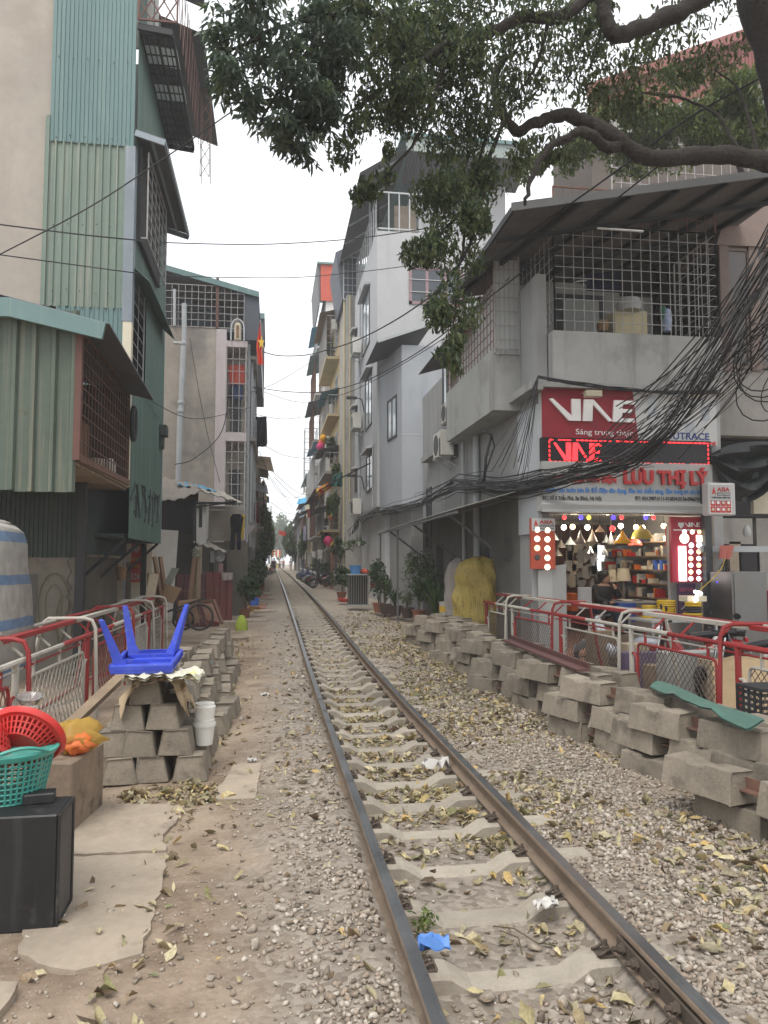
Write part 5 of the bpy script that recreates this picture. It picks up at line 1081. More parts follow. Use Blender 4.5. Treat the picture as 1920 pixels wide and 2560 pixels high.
def stander(loc,rot,label,top,bottom,h=1.65,arms=0.):
 t = thing('person',label,'person',loc,rot); s = h/1.7
 J = dict(pelvis=(0,0,.92,.14,.10),spine=(0,0,1.1,.13,.09),chest=(0,.0,1.34,.15,.10),neck=(0,.01,1.47,.05),head=(0,.02,1.58,.075,.09),crown=(0,.02,1.67,.06),sl=(-.19,0,1.4,.05),el=(-.24,.02+arms,1.13,.04),wl=(-.22,.1+arms*2,.9,.03),hl=(-.21,.13+arms*2,.8,.03),sr=(.19,0,1.4,.05),er=(.24,-.02,1.13,.04),wr=(.23,.06,.9,.03),hr=(.22,.08,.8,.03),hipl=(-.09,0,.86,.085),kl=(-.1,.05,.48,.06),al=(-.1,-.02,.09,.04),tl=(-.11,.14,.04,.035),hipr=(.09,0,.86,.085),kr=(.1,.02,.48,.06),ar=(.1,-.1,.09,.04),tr=(.11,.06,.04,.035))
 J = {k_: tuple(c*s for c in v) for k_,v in J.items()}; b = skin_body('body',J,ST_E,m_skin,t)
 tp = {k_: tuple(list(J[k_][:3])+[r_*1.14+.006 for r_ in J[k_][3:]]) for k_ in ('pelvis','spine','chest','sl','el','wl','sr','er','wr')}; skin_body('jacket',tp,[e for e in ST_E if e[0] in tp and e[1] in tp],top,t)
 bt = {k_: tuple(list(J[k_][:3])+[r_*1.15+.008 for r_ in J[k_][3:]]) for k_ in ('pelvis','hipl','kl','al','hipr','kr','ar')}; skin_body('trousers',bt,[e for e in ST_E if e[0] in bt and e[1] in bt],bottom,t)
 mb = MB(); mb.ball((0,-.005*s,1.66*s),.1*s,10,sq=(.9,1.05,.85)); part('hair',mb,m_hair,t,local=True,smooth=2)
 return t
def squatter(loc,rot,label,top,bottom):
 t = thing('person',label,'person',loc,rot)
 J = dict(pelvis=(0,-.12,.24,.14,.11),spine=(0,-.06,.42,.12,.1),chest=(0,.06,.62,.14,.1),neck=(0,.12,.74,.05),head=(0,.16,.85,.075,.09),crown=(0,.16,.94,.06),sl=(-.18,.06,.66,.05),el=(-.22,.26,.5,.04),wl=(-.1,.42,.42,.03),hl=(-.04,.48,.4,.03),sr=(.18,.06,.66,.05),er=(.22,.26,.5,.04),wr=(.1,.42,.42,.03),hr=(.04,.48,.4,.03),hipl=(-.1,-.08,.24,.085),kl=(-.16,.3,.42,.06),al=(-.12,.08,.08,.04),tl=(-.13,.22,.04,.035),hipr=(.1,-.08,.24,.085),kr=(.16,.3,.42,.06),ar=(.12,.08,.08,.04),tr=(.13,.22,.04,.035))
 skin_body('body',J,ST_E,m_skin,t)
 tp = {k_: tuple(list(J[k_][:3])+[r_*1.15+.006 for r_ in J[k_][3:]]) for k_ in ('pelvis','spine','chest','sl','el','wl','sr','er','wr')}; skin_body('jacket',tp,[e for e in ST_E if e[0] in tp and e[1] in tp],top,t)
 bt = {k_: tuple(list(J[k_][:3])+[r_*1.15+.008 for r_ in J[k_][3:]]) for k_ in ('pelvis','hipl','kl','al','hipr','kr','ar')}; skin_body('trousers',bt,[e for e in ST_E if e[0] in bt and e[1] in bt],bottom,t)
 mb = MB(); mb.ball((0,.14,.94),.1,10,sq=(.9,1.05,.85)); part('hair',mb,m_hair,t,local=True,smooth=2)
 mb = MB(); mb.box(-.14,.14,-.3,.0,0,.16); part('stool',mb,m_blue,t,local=True,bevel=.01)
 return t
Yp = 82; px_ = on_y(592,1236,Yp); stander((px_.x,Yp,gz(Yp)),R(175),'person standing left of the rails in a grey purple jacket and dark trousers',mat('grey_purple_cloth',(.20,.16,.21),.9,.15,6,.2),m_navy,1.66,.03)
px_ = on_y(584,1236,80); squatter((px_.x,80,gz(80)),R(200),'person in a red top squatting low at the left of the lane',m_redcl,mat('pale_trousers',(.38,.33,.3),.9,.1,6,.2))
px_ = on_y(628,1236,104); stander((px_.x,104,gz(104)),R(160),'person in white clothes far off right of the rails',mat('white_cloth',(.62,.6,.58),.9,.1,6,.2),mat('pale_trousers',(.38,.33,.3)),1.65)
px_ = on_y(612,1236,130); stander((px_.x,130,gz(130)),R(180),'tiny distant person in pinkish red at the lane end',m_redcl,m_navy,1.6)
px_ = on_y(604,1236,126); stander((px_.x,126,gz(126)),R(180),'tiny distant person in a pale top near the lane end',mat('white_cloth',(.62,.6,.58)),m_navy,1.65)
px_ = on_y(588,1236,122); stander((px_.x,122,gz(122)),R(170),'tiny distant person in dark blue left of the rails at the lane end',m_navy,m_navy,1.65)
# something striped standing across the lane end, and small shop parasols
en = thing('striped_stall','pale orange and white striped stall awning across the far lane end','stall',(on_y(595,1210,150).x,150,gz(150)))
a,b = on_y(584,1190,150),on_y(606,1206,150)
for i in range(6): mb = MB(); mb.box(lerp(a.x,b.x,i/6),lerp(a.x,b.x,(i+1)/6),150,151,b.z+.3,a.z+.2); part('awning_panel',mb,m_lor if i % 2 else m_wht,en)
mb = MB(); mb.box(a.x+.1,a.x+.2,150.1,150.2,gz(150),b.z+.4); mb.box(b.x-.2,b.x-.1,150.1,150.2,gz(150),b.z+.4); mb.box(a.x,b.x,150.2,150.9,gz(150),gz(150)+.9); part('stall_frame',mb,m_ochre,en)
c = on_y(603,1155,85); mb = MB(); mb.sheet([[(c.x+i*.12,85+.05*math.sin(i*2),c.z+.45-j*.12-i*.02) for i in range(7)] for j in range(5)]); mb.tube([(c.x,85,c.z+.5),(c.x-.3,85,c.z-1)],.02,5); solo('small_flag',mb,m_flag,'small red flag far down the left row above the lane','flag')
# ================================================================== right: white four storey house with blue grey bay
m_wh = mat('off_white_paint',(.50,.50,.505),.85,.08,1.,.08,40,spot=(.42,.42,.42),spot_scale=.5,spot_amt=.5,streak=(.37,.37,.36),streak_amt=.45,sscale=(2,2,.3))
m_bg = mat('blue_grey_paint',(.35,.365,.385),.85,.07,1.,.08,40,spot=(.28,.30,.33),spot_scale=.5,spot_amt=.4,streak=(.25,.27,.30),streak_amt=.4,sscale=(2,2,.3))
m_shopw = mat('shop_grey_paint',(.35,.35,.345),.88,.1,1.,.12,40,spot=(.27,.265,.25),spot_scale=.8,spot_amt=.6,streak=(.21,.205,.19),streak_amt=.55,sscale=(2,2,.3))
XW,YW,YWF = 2.85,29.4,37.6
wh = thing('white_house','slim off white four storey house with dark framed windows and air conditioners','house',(4.5,33,.3))
ztop = on_y(815,498,YW).z
mb = MB(); mb.box(XW,9,YW,YWF,4.2,ztop); part('wall',mb,m_wh,wh)
mb = MB(); mb.box(XW+.35,9,YW+.3,YWF-.2,.2,4.2); part('ground_floor_wall',mb,m_wh,wh); mb = MB(); mb.box(XW-.02,6,YW-.02,YWF+.02,4.1,4.3); part('floor_band',mb,m_shopw,wh)
for (xa,ya,yb) in ((792,640,755),(797,812,923),(799,980,1060)):         # windows near the corner
 z1_,z0_ = on_x(xa,ya,XW).z,on_x(xa,yb,XW).z; a,b = on_x(xa-7,ya,XW).y,on_x(xa+7,ya,XW).y; y1_,y0_ = max(a,b),min(a,b)
 window(wh,(XW,y1_,z0_),(0,y0_-y1_,0),z1_-z0_,(-1,0,0),2,.07,m_glass if ya < 900 else m_glassdk,hood=m_wh)
for (ya,yb) in ((720,755),(884,900),(1018,1062)):
 q = on_x(770,ya,XW); r_ = on_x(770,yb,XW); window(wh,(XW,q.y+.5,r_.z),(0,-.9,0),q.z-r_.z,(-1,0,0),1,.07,m_glassdk,hood=m_wh)
for (y_,dz_) in ((770,0),(930,0),(1113,0)): q = on_x(768,y_,XW-.3); ac_unit(wh,(XW,q.y-.2,q.z),'x-',1.25)
for y_ in (862,1030):
 q = on_x(763,y_,XW-.5); mb = MB(); mb.tube([(XW,q.y,q.z-.6),(XW-.12,q.y,q.z),(XW-.35,q.y,q.z+.05)],.03,6); mb.box(XW-.8,XW-.35,q.y-.1,q.y+.1,q.z,q.z+.1); part('lamp_bracket',mb,m_black,wh)
q0,q1 = on_y(883,575,YW),on_y(945,660,YW); o_ = window(wh,(q0.x,YW,q1.z),(2.2,0,0),q0.z-q1.z,(0,-1,0),3,.12,m_glassdk,fm=mat('mauve_frame',(.27,.18,.19),.7,.1,3,.05))
mb = MB()
for i in range(1,4): mb.bar((q0.x,YW-.05,q1.z+i*.5),(q0.x+2.2,YW-.05,q1.z+i*.5),.025)
part('window_bars',mb,m_wh,wh)
for z in (on_x(790,930,XW).z-1.1,on_x(790,760,XW).z-1.2): mb = MB(); mb.box(XW-.008,XW,YW,YWF,z,z+.03); part('wall_joint',mb,m_shopw,wh)
mb = MB(); mb.tube([(XW-.07,YW+5.6,4.3),(XW-.07,YW+5.6,ztop-.3)],.05,8); mb.tube([(XW-.05,YW+1.0,4.2),(XW-.05,YW+1.0,9.5),(XW-.05,YW+2.2,9.7)],.02,5); part('drain_pipe',mb,m_pvc,wh,smooth=True)
# roof terrace: railing, canopy roof
zr = on_y(885,418,YW).z
mb = MB()
for i in range(9): mb.bar((XW+.05+i*.42,YW+.05,ztop),(XW+.05+i*.42,YW+.05,zr),.045)
for i in range(12): mb.bar((XW+.05,YW+.05+i*.7,ztop),(XW+.05,YW+.05+i*.7,zr),.045)
for z in (ztop+.12,zr): mb.bar((XW+.05,YW+.05,z),(XW+4,YW+.05,z),.06); mb.bar((XW+.05,YW+.05,z),(XW+.05,YWF,z),.06)
part('terrace_railing',mb,m_galv,wh)
mb = MB(); mb.box(XW+1.9,8.5,YW+1.2,YWF-.2,ztop,zr+1.4); part('terrace_room',mb,m_wh,wh); mb = MB(); mb.box(XW+.9,XW+1.8,YW+1.3,YW+1.4,ztop,zr+.1); part('terrace_door',mb,m_slab,wh)
zc0,zc1 = on_y(748,530,YWF+3).z,on_y(850,372,YW-.5).z
mb = MB(); mb.corr((XW-.75,YW-.5,zr+.45),(0,YWF-YW+2.5,0),(1.9,0,1.25),.1,.015,'sine',1,0,.004); part('canopy_roof',mb,m_tinunder,wh)
for (z,mm) in ((1.7,m_teal),): a = on_y(788,375,YW-.4); mb = MB(); mb.corr((XW+1.1,YW-.4,zr+1.55),(5,0,0),(0,0,.55),.12,.015,'sine',1,0,.004); part('gable_tin',mb,mat('faded_green_tin',(.30,.34,.32),.7,.15,2,.05,streak=(.4,.36,.32),streak_amt=.6,sscale=(8,8,.3)),wh); mb = MB(); mb.box(XW+.9,9,YW-.5,YWF+1.5,zr+2.1,zr+2.25); part('top_roof',mb,m_teal,wh)
mb = MB(); mb.corr((XW+1.2,YW-.3,zr+1.6),(5,0,0),(0,1.8,-.5),.1,.015,'sine',1,0,.004); part('front_canopy',mb,m_tinunder,wh)
mb = MB()
for i in range(5): mb.bar((XW-.7,YW+.2+i*2,zr+.42),(XW+1.1,YW+.2+i*2,zr+1.6),.06)
mb.bar((XW+.08,YW+3,ztop),(XW+.08,YW+3,zr+1),.07); part('canopy_frame',mb,m_galv,wh)
# concrete column house between the white house and the ochre one, dark tin roofed attic
nb = thing('narrow_house','narrow grey concrete strip of house wedged between the white and the ochre house','house',(3,39.5,.5)); a,b = on_y(747,640,38.2),on_y(766,640,38.2)
mb = MB(); mb.box(a.x,7,38.0,41.4,.3,a.z); part('wall',mb,m_conc,nb); mb = MB(); mb.tube([(a.x-.06,38.3,1),(a.x-.06,38.3,a.z)],.06,8); mb.tube([(a.x+.2,37.95,5),(a.x+.2,37.95,a.z)],.04,8); part('drain_pipe',mb,m_ylpale,nb)
c0,c1 = on_y(725,545,38.2),on_y(748,648,38.2)
mb = MB(); mb.prism([(c0.x,38.2,c0.z),(c1.x+.5,38.2,c0.z+.6),(c1.x+.5,38.2,c1.z),(c1.x-.2,38.2,c1.z)],(0,4,0)); part('attic_shell',mb,mat('slate_sheet',(.085,.095,.115)),nb); mb = MB(); grille(mb,(c1.x-.15,38.1,c1.z),(.9,0,0),(0,0,2.2),4,6,.012,.03); part('attic_grille',mb,m_galv,nb)
# blue grey bay
YB = 26.2; b0,b1 = on_y(868,745,YB),on_y(936,700,YB)
bay = thing('bay_annex','blue grey painted annex with slanted corner window and tin hood beside the white house','annex',(4.5,28,.3))
xa,xb = b0.x,b1.x+.5; zb0,zb1 = 4.0,b0.z
mb = MB(); mb.prism([(xa,YB,zb0),(xb,YB,zb0),(xb,YW,zb0),(XW+.1,YW-.01,zb0),(XW+.15,YW-.9,zb0)],(0,0,zb1-zb0)); part('wall',mb,m_bg,bay)
mb = MB(); mb.prism([(xa+.4,YB+.5,.2),(xb,YB+.5,.2),(xb,YW,.2),(XW+.5,YW,.2)],(0,0,3.8)); part('ground_wall',mb,m_shopw,bay)
dirv = V(XW+.15-xa,YW-.9-YB,0); L_ = dirv.length; dn = dirv.normalized(); nn_ = V(-dn.y*-1,dn.x*-1,0); nn_ = V(dn.y,-dn.x,0)
nn_ = -nn_ if nn_.x > 0 else nn_
w0,w1 = on_y(843,950,27.6).z,on_y(843,862,27.6).z
window(bay,V(xa,YB,w0)+dn*(L_*.78),dn*(-L_*.52),w1-w0,nn_,2,.07,m_glass)
r0 = on_y(889,737,YB-.3); mb = MB(); mb.corr((xa-.9,YB-.3,zb1+.05),(0,YW-YB+.3,0),(2.0,0,.75),.1,.013,'sine',1,0,.004); part('tin_hood',mb,m_tinunder,bay); mb = MB(); mb.bar((xa-.9,YB-.3,zb1),(xa+1.1,YB-.3,zb1+.75),.03,.1); part('hood_edge',mb,m_galv,bay)
zj = on_y(900,940,YB).z; mb = MB(); mb.box(xa-.006,xb,YB-.006,YB,zj,zj+.035); part('wall_joint',mb,m_whiter,bay)
m_signred = mat('sign_red',(.27,.018,.03),.5,.1,2,.02); m_signwht = mat('sign_white',(.48,.48,.47),.5,.06,2,.02); m_signgrey = mat('sign_grey',(.36,.36,.345),.55,.08,1.5,.03,streak=(.34,.33,.31),streak_amt=.4,sscale=(4,4,.5))
# ================================================================== corner shop house
m_smk = mat('dark_grey_steel',(.12,.12,.12),.6,.15,3,.05); m_dgr = mat('dim_grille',(.34,.33,.315),.6,.2,5,.1,60,spot=(.13,.09,.07),spot_scale=4)
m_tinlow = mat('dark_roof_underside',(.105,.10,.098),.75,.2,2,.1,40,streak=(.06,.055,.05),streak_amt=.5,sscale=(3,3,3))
m_para = mat('grey_parapet',(.33,.33,.315),.9,.12,1.,.15,35,spot=(.23,.225,.21),spot_scale=.9,spot_amt=.7,streak=(.17,.165,.155),streak_amt=.65,sscale=(3,3,.35))
XS,YSH,YS2 = 3.9,14.1,25.6
ZC = on_y(1170,1106,YSH).z; FL = .25                     # bottom of the sign, shop floor
sh = thing('shop_house','grey corner shop house with an open lit lamp shop below and caged balconies above','house',(6,19,.1))
zled = on_x(1100,845,XS).z
mb = MB(); mb.box(XS,XS+.2,YSH+.05,YS2,-.1,7.6); part('side_wall',mb,m_shopw,sh)
xR = on_y(1540,900,YSH).x
mb = MB(); mb.box(XS+.2,xR,YSH+4.6,YSH+4.8,0,9); mb.box(xR-.05,xR+.15,YSH,YSH+5,0,6); mb.box(XS,xR,YSH+.4,YS2,5.4,5.55); part('inner_wall',mb,m_shopw,sh)
zl0 = on_x(1165,812,XS).z
mb = MB(); mb.box(XS-.26,XS,YSH-.26,YS2-1,5.23,5.39); mb.box(XS,xR+.1,YSH-.26,YSH+.1,5.29,5.39); part('ledge',mb,m_para,sh)
mb = MB(); mb.box(XS,xR,YSH,YSH+.1,5.0,5.42); part('fascia_wall',mb,m_whiter,sh)
# corner balcony with cage
YB1 = 13.88; zp0,zp1 = 5.0,on_y(1195,713,YB1).z; xb0,xb1 = on_y(1195,720,YB1).x,on_y(1559,727,YB1).x
bal = MB(); bal.box(xb0,xb1,YB1,YB1+.12,5.4,zp1); bal.box(xb0,xb0+.12,YB1+.12,YB1+3.0,5.4,zp1); bal.box(xb0,xb1,YB1+.13,YSH+.4,5.41,5.5); part('balcony_parapet',bal,m_para,sh)
zg1 = on_y(1200,480,YB1).z
mb = MB(); grille(mb,(xb0+.06,YB1+.06,zp1),(xb1-xb0-.1,0,0),(0,0,zg1-zp1),17,10,.0062,.014); part('balcony_cage',mb,m_dgr,sh)
mb = MB(); grille(mb,(xb0+.06,YB1+.06,zp1),(0,3.2,0),(0,0,zg1-zp1),12,10,.0062,.014); part('balcony_cage',mb,m_dgr,sh)
mb = MB(); grille(mb,(xb1-.04,YB1+.06,zp1),(0,1.6,0),(0,0,zg1-zp1),6,10,.0062,.014); part('balcony_cage',mb,m_dgr,sh)
mb = MB(); grille(mb,(xb0+.06,YB1+.06,zg1),(xb1-xb0-.1,0,0),(0,0,.75),17,3,.007,.014); part('upper_cage',mb,m_rust,sh)
# rooms behind the balcony
YBK = YB1+3.2
mb = MB(); mb.box(XS+.1,xb1+.3,YBK,YBK+.1,5.5,8.6); part('balcony_back_wall',mb,mat('dim_cream_wall',(.40,.41,.39),.9,.08,1,.05),sh)
bk_ = lambda x,y: on_y(x,y,YBK-.03)
for (x0,y0,x1,y1,m,nm) in ((1205,640,1305,770,m_frame,'door_frame'),(1217,652,1292,770,mat('pale_door',(.45,.47,.45),.7,.06,2,.03),'door_leaf'),(1268,560,1340,628,mat('navy_curtain',(.015,.02,.06),.9,.2,4,.1),'dark_curtain'),(1340,545,1420,640,m_dark,'dark_window'),(1415,480,1530,900,m_dark,'dark_passage'),(1350,640,1420,700,mat('dim_cream_wall',(.4,.41,.39)),'low_wall')):
 a,b = bk_(x0,y1),bk_(x1,y0); d_ = .02 if nm == 'door_leaf' else 0; mb = MB(); mb.box(a.x,b.x,YBK-.05-d_,YBK-.02-d_,max(a.z,5.56),b.z); part(nm,mb,m,sh)
# canopy roof over the corner balcony, rafters, gutters
ra,rb,rc = on_y(1068,462,12.2),on_y(1112,394,13.6),on_y(1659,372,13.0)
cz = lambda x: 8.15+(x-2.9)*.2
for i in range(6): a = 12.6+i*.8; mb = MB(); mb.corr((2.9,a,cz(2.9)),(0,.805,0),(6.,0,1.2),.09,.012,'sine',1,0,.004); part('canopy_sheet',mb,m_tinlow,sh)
mb = MB()
for i in range(6): x = 4.2+i*.95; mb.bar((x,12.62,cz(x)-.07),(x-1.25,17.3,cz(x-1.25)-.07),.07,.1)
for y in (13.7,15.4,17.2): mb.bar((2.95,y,cz(2.95)-.15),(8.8,y,cz(8.8)-.15),.06,.08)
mb.bar((2.93,12.6,cz(2.9)-.05),(2.93,17.3,cz(2.9)-.05),.05,.1); part('canopy_rafter',mb,m_black,sh)
mb = MB(); mb.prism([(2.9,12.56,cz(2.9)-.09),(8.9,12.56,cz(8.9)-.09),(8.9,12.56,cz(8.9)+.06),(2.9,12.56,cz(2.9)+.06)],(0,.03,0)); part('canopy_fascia',mb,m_smk,sh)
for i in range(3): a = 17.4+i*1.6; mb = MB(); mb.corr((3.1,a,7.55),(0,1.61,0),(1.2,0,.35),.09,.012,'sine',1,0,.004); part('side_canopy_sheet',mb,m_tinlow,sh)
mb = MB(); mb.bar((3.05,13.2,zp1+.1),(3.05,13.2,8.3),.05) if 0 else mb.tube([on_y(1390,500,12.6),on_y(1290,493,12.9)],.02,6); part('lamp_tube',mb,m_whiter,sh)
for (x,y0,y1,w_,m,nm,lab) in ((1302,692,716,28,mat('wicker',(.27,.16,.08)),'wicker_basket','round wicker basket standing behind the corner balcony bars'),(1358,645,672,62,m_signwht,'plastic_bundle','pale plastic covered bundle on the little balcony cupboard'),(1441,668,716,24,mat('clear_blue',(.30,.36,.52),.3,.2,6,.05),'water_bottles','blue capped water bottles standing on the corner balcony'),(1432,660,690,16,mat('bottle_green',(.02,.12,.06),.4,.2,4,.05),'green_bucket','dark green bucket behind the water bottles on the balcony')):
 c,d = on_y(x,y1,14.9),on_y(x,y0,14.9); r_ = w_*K/FPX*14.9/2; h_ = d.z-c.z; mb = MB(); mb.lathe([(r_*.8,0),(r_,h_*.5),(r_*.85,h_*.9),(r_*.5,h_)],c,12); solo(nm,mb,m,lab,nm.split('_')[1].rstrip('s'),smooth=True)
c,d = on_y(1328,716,14.95),on_y(1398,672,14.95); mb = MB(); mb.box(c.x,d.x,14.95,15.4,c.z-.2,d.z); q = solo('balcony_cupboard',mb,m_ylpale,'small yellow framed glass cupboard on the corner balcony','cupboard',bevel=.01)
# side balcony box that juts towards the track
XB2 = 3.3; y20,y21 = on_x(1065,875,XB2).y,on_x(965,915,XB2).y; z20,z21 = on_x(1065,875,XB2).z,on_x(1065,752,XB2).z
mb = MB(); mb.box(XB2,XB2+.12,y20,y21,z20,z21); mb.box(XB2+.12,XS-.004,y20,y20+.12,z20,z21); mb.box(XB2,XS,y20+.0,y21,z20-.1,z20-.002); part('side_balcony',mb,m_para,sh)
zt2_ = on_x(1065,548,XB2).z
mb = MB(); grille(mb,(XB2+.05,y20+.05,z21),(0,y21-y20-.1,0),(0,0,zt2_-z21),16,9,.0075,.016); part('side_cage',mb,m_rust,sh)
mb = MB(); grille(mb,(XB2+.05,y20-.02,z21-.1),(XS-XB2-.08,0,0),(0,0,zt2_-z21+.1),5,7,.0075,.016)
for i in range(5): mb.bar((XB2+.1+i*.12,y20-.05,z21-.28),(XB2+.1+i*.12,y20-.05,z21),.012)
part('side_cage',mb,m_grille,sh)
mb = MB(); mb.box(XB2+.07,XS-.02,y20+.04,y20+.07,z21+.02,zt2_-.05); part('frosted_panel',mb,mat('frosted_sheet',(.52,.54,.53),.5,.05,1,.02),sh)
mb = MB(); mb.box(XS-.35,XS-.3,y20+.6,y21-.3,z21,zt2_-.3); part('frosted_panel',mb,m_wh,sh)
window(sh,on_x(958,885,XS),(0,-1.1,0),1.35,(-1,0,0),2,.07,m_glass); window(sh,(XS,24.9,2.4),(0,-.8,0),2.0,(-1,0,0),1,.07,m_glassdk)
q = on_x(975,905,XS-.2); ac_unit(sh,(XS,q.y,q.z-.1),'x-',.95)
q = on_x(955,990,XS-.3); ac_unit(sh,(XS,q.y-.2,q.z),'x-',1.25)
mb = MB(); q = on_x(1030,935,XS-.08); mb.tube([(XS-.1,q.y,5.3),(XS-.1,q.y,1.0)],.085,10); mb.tube([(XS-.1,q.y+1.3,5.3),(XS-.1,q.y+1.3,1.0)],.05,8); part('rain_pipe',mb,m_pvc,sh,smooth=True)
mb = MB(); mb.box(XS-.04,XS+.02,YSH-.02,YSH+1.2,ZC-.4,5.0); part('vinyl_corner_panel',mb,mat('vinyl_white',(.46,.48,.50),.5,.05,2,.02),sh)
text('panel_lettering','ASIA',sh,(XS-.045,YSH+.35,3.3),.16,mat('faint_blue_print',(.30,.42,.62),.6,.1,3,0),rot=(R(90),0,R(-90)))
# low awning along the side wall, struts, wall below it
xo = 2.45; za1,za0 = on_y(1140,1064,15).z,2.75
for i in range(8): a = 15+i*1.42; mb = MB(); mb.corr((xo,a,3.02-.0*i),(0,1.43,0),(XS-xo,0,.42),.08,.012,'sine',1,0,.004); part('awning_sheet',mb,mat('dusty_tin',(.20,.205,.18),.8,.2,2,.15,spot=(.2,.17,.13),spot_scale=2),sh)
mb = MB()
for y in (16.2,20.4,24.6): mb.bar((XS,y,2.0),(xo+.15,y,2.98),.05); mb.bar((XS,y,3.36),(xo+.02,y,2.98),.05)
mb.bar((xo+.03,15,2.96),(xo+.03,26.3,2.96),.05)
for y in (22.4,26.0): mb.bar((xo+.05,y,.2),(xo+.05,y,2.95),.055)
part('awning_frame',mb,m_smk,sh)
window(sh,(XS,21.4,.9),(0,-1.0,0),1.2,(-1,0,0),2,.06,m_glassdk); mb = MB(); mb.box(XS-.006,XS,YSH+1.25,YS2,-.05,3.3); part('lower_render',mb,mat('dirty_shaded_render',(.16,.155,.145),.95,.2,1.2,.25,35,spot=(.09,.085,.08),spot_scale=1.,spot_amt=.7,streak=(.11,.105,.095),streak_amt=.6,sscale=(2.5,2.5,.3)),sh)  # dirty base coat; awning shade is also put into its dark colour
mb = MB(); mb.box(XS-.03,XS,17.6,18.5,.2,2.3); part('side_door',mb,m_frame,sh); mb = MB(); mb.box(XS-.02,XS,22.5,23.4,.3,2.5); part('side_door',mb,m_dark,sh)
FY = lambda x,y,d=.0: on_y(x,y,YSH-d)
m_let = mat('white_letter',(.78,.77,.75),.5,.05,2,.02); m_redlet = mat('red_letter',(.50,.03,.03),.5,.08,2,.02); m_bluelet = mat('blue_letter',(.06,.20,.50),.5,.08,2,0); m_blklet = mat('black_letter',(.03,.03,.035),.6,.1,2,0)
a,b = FY(1170,955,.1),FY(1545,843,.1); ZS0,ZS1,X0,X1 = a.z,b.z,a.x,b.x
s1 = thing('brand_sign','big red and white shop sign with slanting white capital letters, topmost over the shop','sign',((X0+X1)/2,YSH-.1,ZS0))
mb = MB(); mb.box(X0,X1,YSH-.12,YSH-.002,ZS0,ZS1); part('backing',mb,m_signwht,s1)
xm0,xm1 = FY(1380,950,.13).x,FY(1366,848,.13).x
mb = MB(); mb.prism([(X0,YSH-.13,ZS0),(xm0,YSH-.13,ZS0),(xm1,YSH-.13,ZS1),(X0,YSH-.13,ZS1)],(0,.009,0)); part('red_panel',mb,m_signred,s1)
def polyl(parent,pts,Y,m,th=.03,nm='letter'): mb = MB(); mb.prism([(p_[0],Y,p_[1]) for p_ in pts],(0,-th,0)); return part(nm,mb,m,parent)
def vne(parent,x0,z0,w,h,Y,m,th):
 """the mark: a V with a thick upright, an N with a slanting tail, an E"""
 P = lambda u,v: (x0+u*w,z0+v*h)
 polyl(parent,[P(0,.97),P(.045,1),P(.275,.22),P(.275,1),P(.385,1),P(.385,0),P(.235,0)],Y,m,th)
 polyl(parent,[P(.37+.04,0),P(.43,1),P(.545,1),P(.775,.04),P(.73,0),P(.535,.78),P(.525,0)],Y,m,th)
 polyl(parent,[P(.80-.02,0),P(.80,1),P(1.06,1),P(1.06,.84),P(.91,.84),P(.90,.6),P(1.02,.6),P(1.02,.44),P(.90,.44),P(.89,.17),P(1.05,.17),P(1.05,0)],Y,m,th)
a,b = FY(1185,908,.13),FY(1368,867,.13); vne(s1,a.x,a.z,(b.x-a.x)*.95,b.z-a.z,YSH-.13,m_let,.05)
a,b = FY(1243,938,.13),FY(1366,925,.13); text('tagline','Sáng trung thực',s1,(a.x,YSH-.133,a.z),.15,m_let,maxw=b.x-a.x,ext=.006)
a,b = FY(1436,948,.13),FY(1532,935,.13); text('lettering','OUTRACE',s1,(a.x,YSH-.125,a.z),.19,mat('navy_letter',(.03,.05,.2),.5,.1,2,0),maxw=b.x-a.x,bold=.004)
text('small_lettering','VNE',s1,(FY(1520,955).x,YSH-.125,ZS0+.015),.1,m_redlet,bold=.003)
for (x,y,w_,h_) in ((1400,872,.16,.42),(1445,880,.13,.34),(1480,905,.2,.2),(1515,880,.18,.3)): a = FY(x,y+18,.13); mb = MB(); mb.box(a.x,a.x+w_,YSH-.125,YSH-.12,a.z-.1,a.z-.1+h_); part('printed_lamp',mb,mat('print_grey',(.42,.45,.48),.5,.1,3,0),s1)
for x in (1277,1486): a = FY(x,853,.35); mb = MB(); mb.box(a.x-.16,a.x+.16,YSH-.5,YSH-.36,a.z-.06,a.z+.06); mb.bar((a.x-.1,YSH-.4,a.z),(a.x-.1,YSH,a.z+.12),.015); mb.bar((a.x+.1,YSH-.4,a.z),(a.x+.1,YSH,a.z+.12),.015); part('floodlight',mb,mat('flood_housing',(.42,.38,.27),.5,.1,3,.02),s1,bevel=.01)
# red running-text display
a,b = FY(1171,1000,.15),FY(1535,953,.15); s2 = thing('led_display','long black display panel glowing with red letters and a dashed red border','sign',((a.x+b.x)/2,YSH-.15,a.z))
mb = MB(); mb.box(a.x,b.x,YSH-.16,YSH-.002,a.z,b.z-.004); part('panel',mb,mat('led_black',(.012,.009,.011),.45,.1,2,.02),s2)
m_led = mat('led_red',(.6,.02,.02),.5,0,1,0,emit=(1,.03,.04),estr=1.7); hh = b.z-a.z
mb = MB(); L0,L1,B0,B1 = FY(1187,990,.16).x,FY(1530,990,.16).x,a.z+.06*hh,b.z-.1*hh
x = L0
while x < L1:
 for z in (B0,B1):
  if random.random() < .93: mb.box(x,min(L1,x+.055),YSH-.168,YSH-.16,z-.013,z+.013); mb.box(x+.055,x+.085,YSH-.167,YSH-.16,z-.005,z+.005)
 x += .09
z = B0
while z < B1-.05:
 for xx in (L0,L1): mb.box(xx-.012,xx+.012,YSH-.168,YSH-.16,z+.01,z+.06)
 z += .085
part('lit_border',mb,m_led,s2)
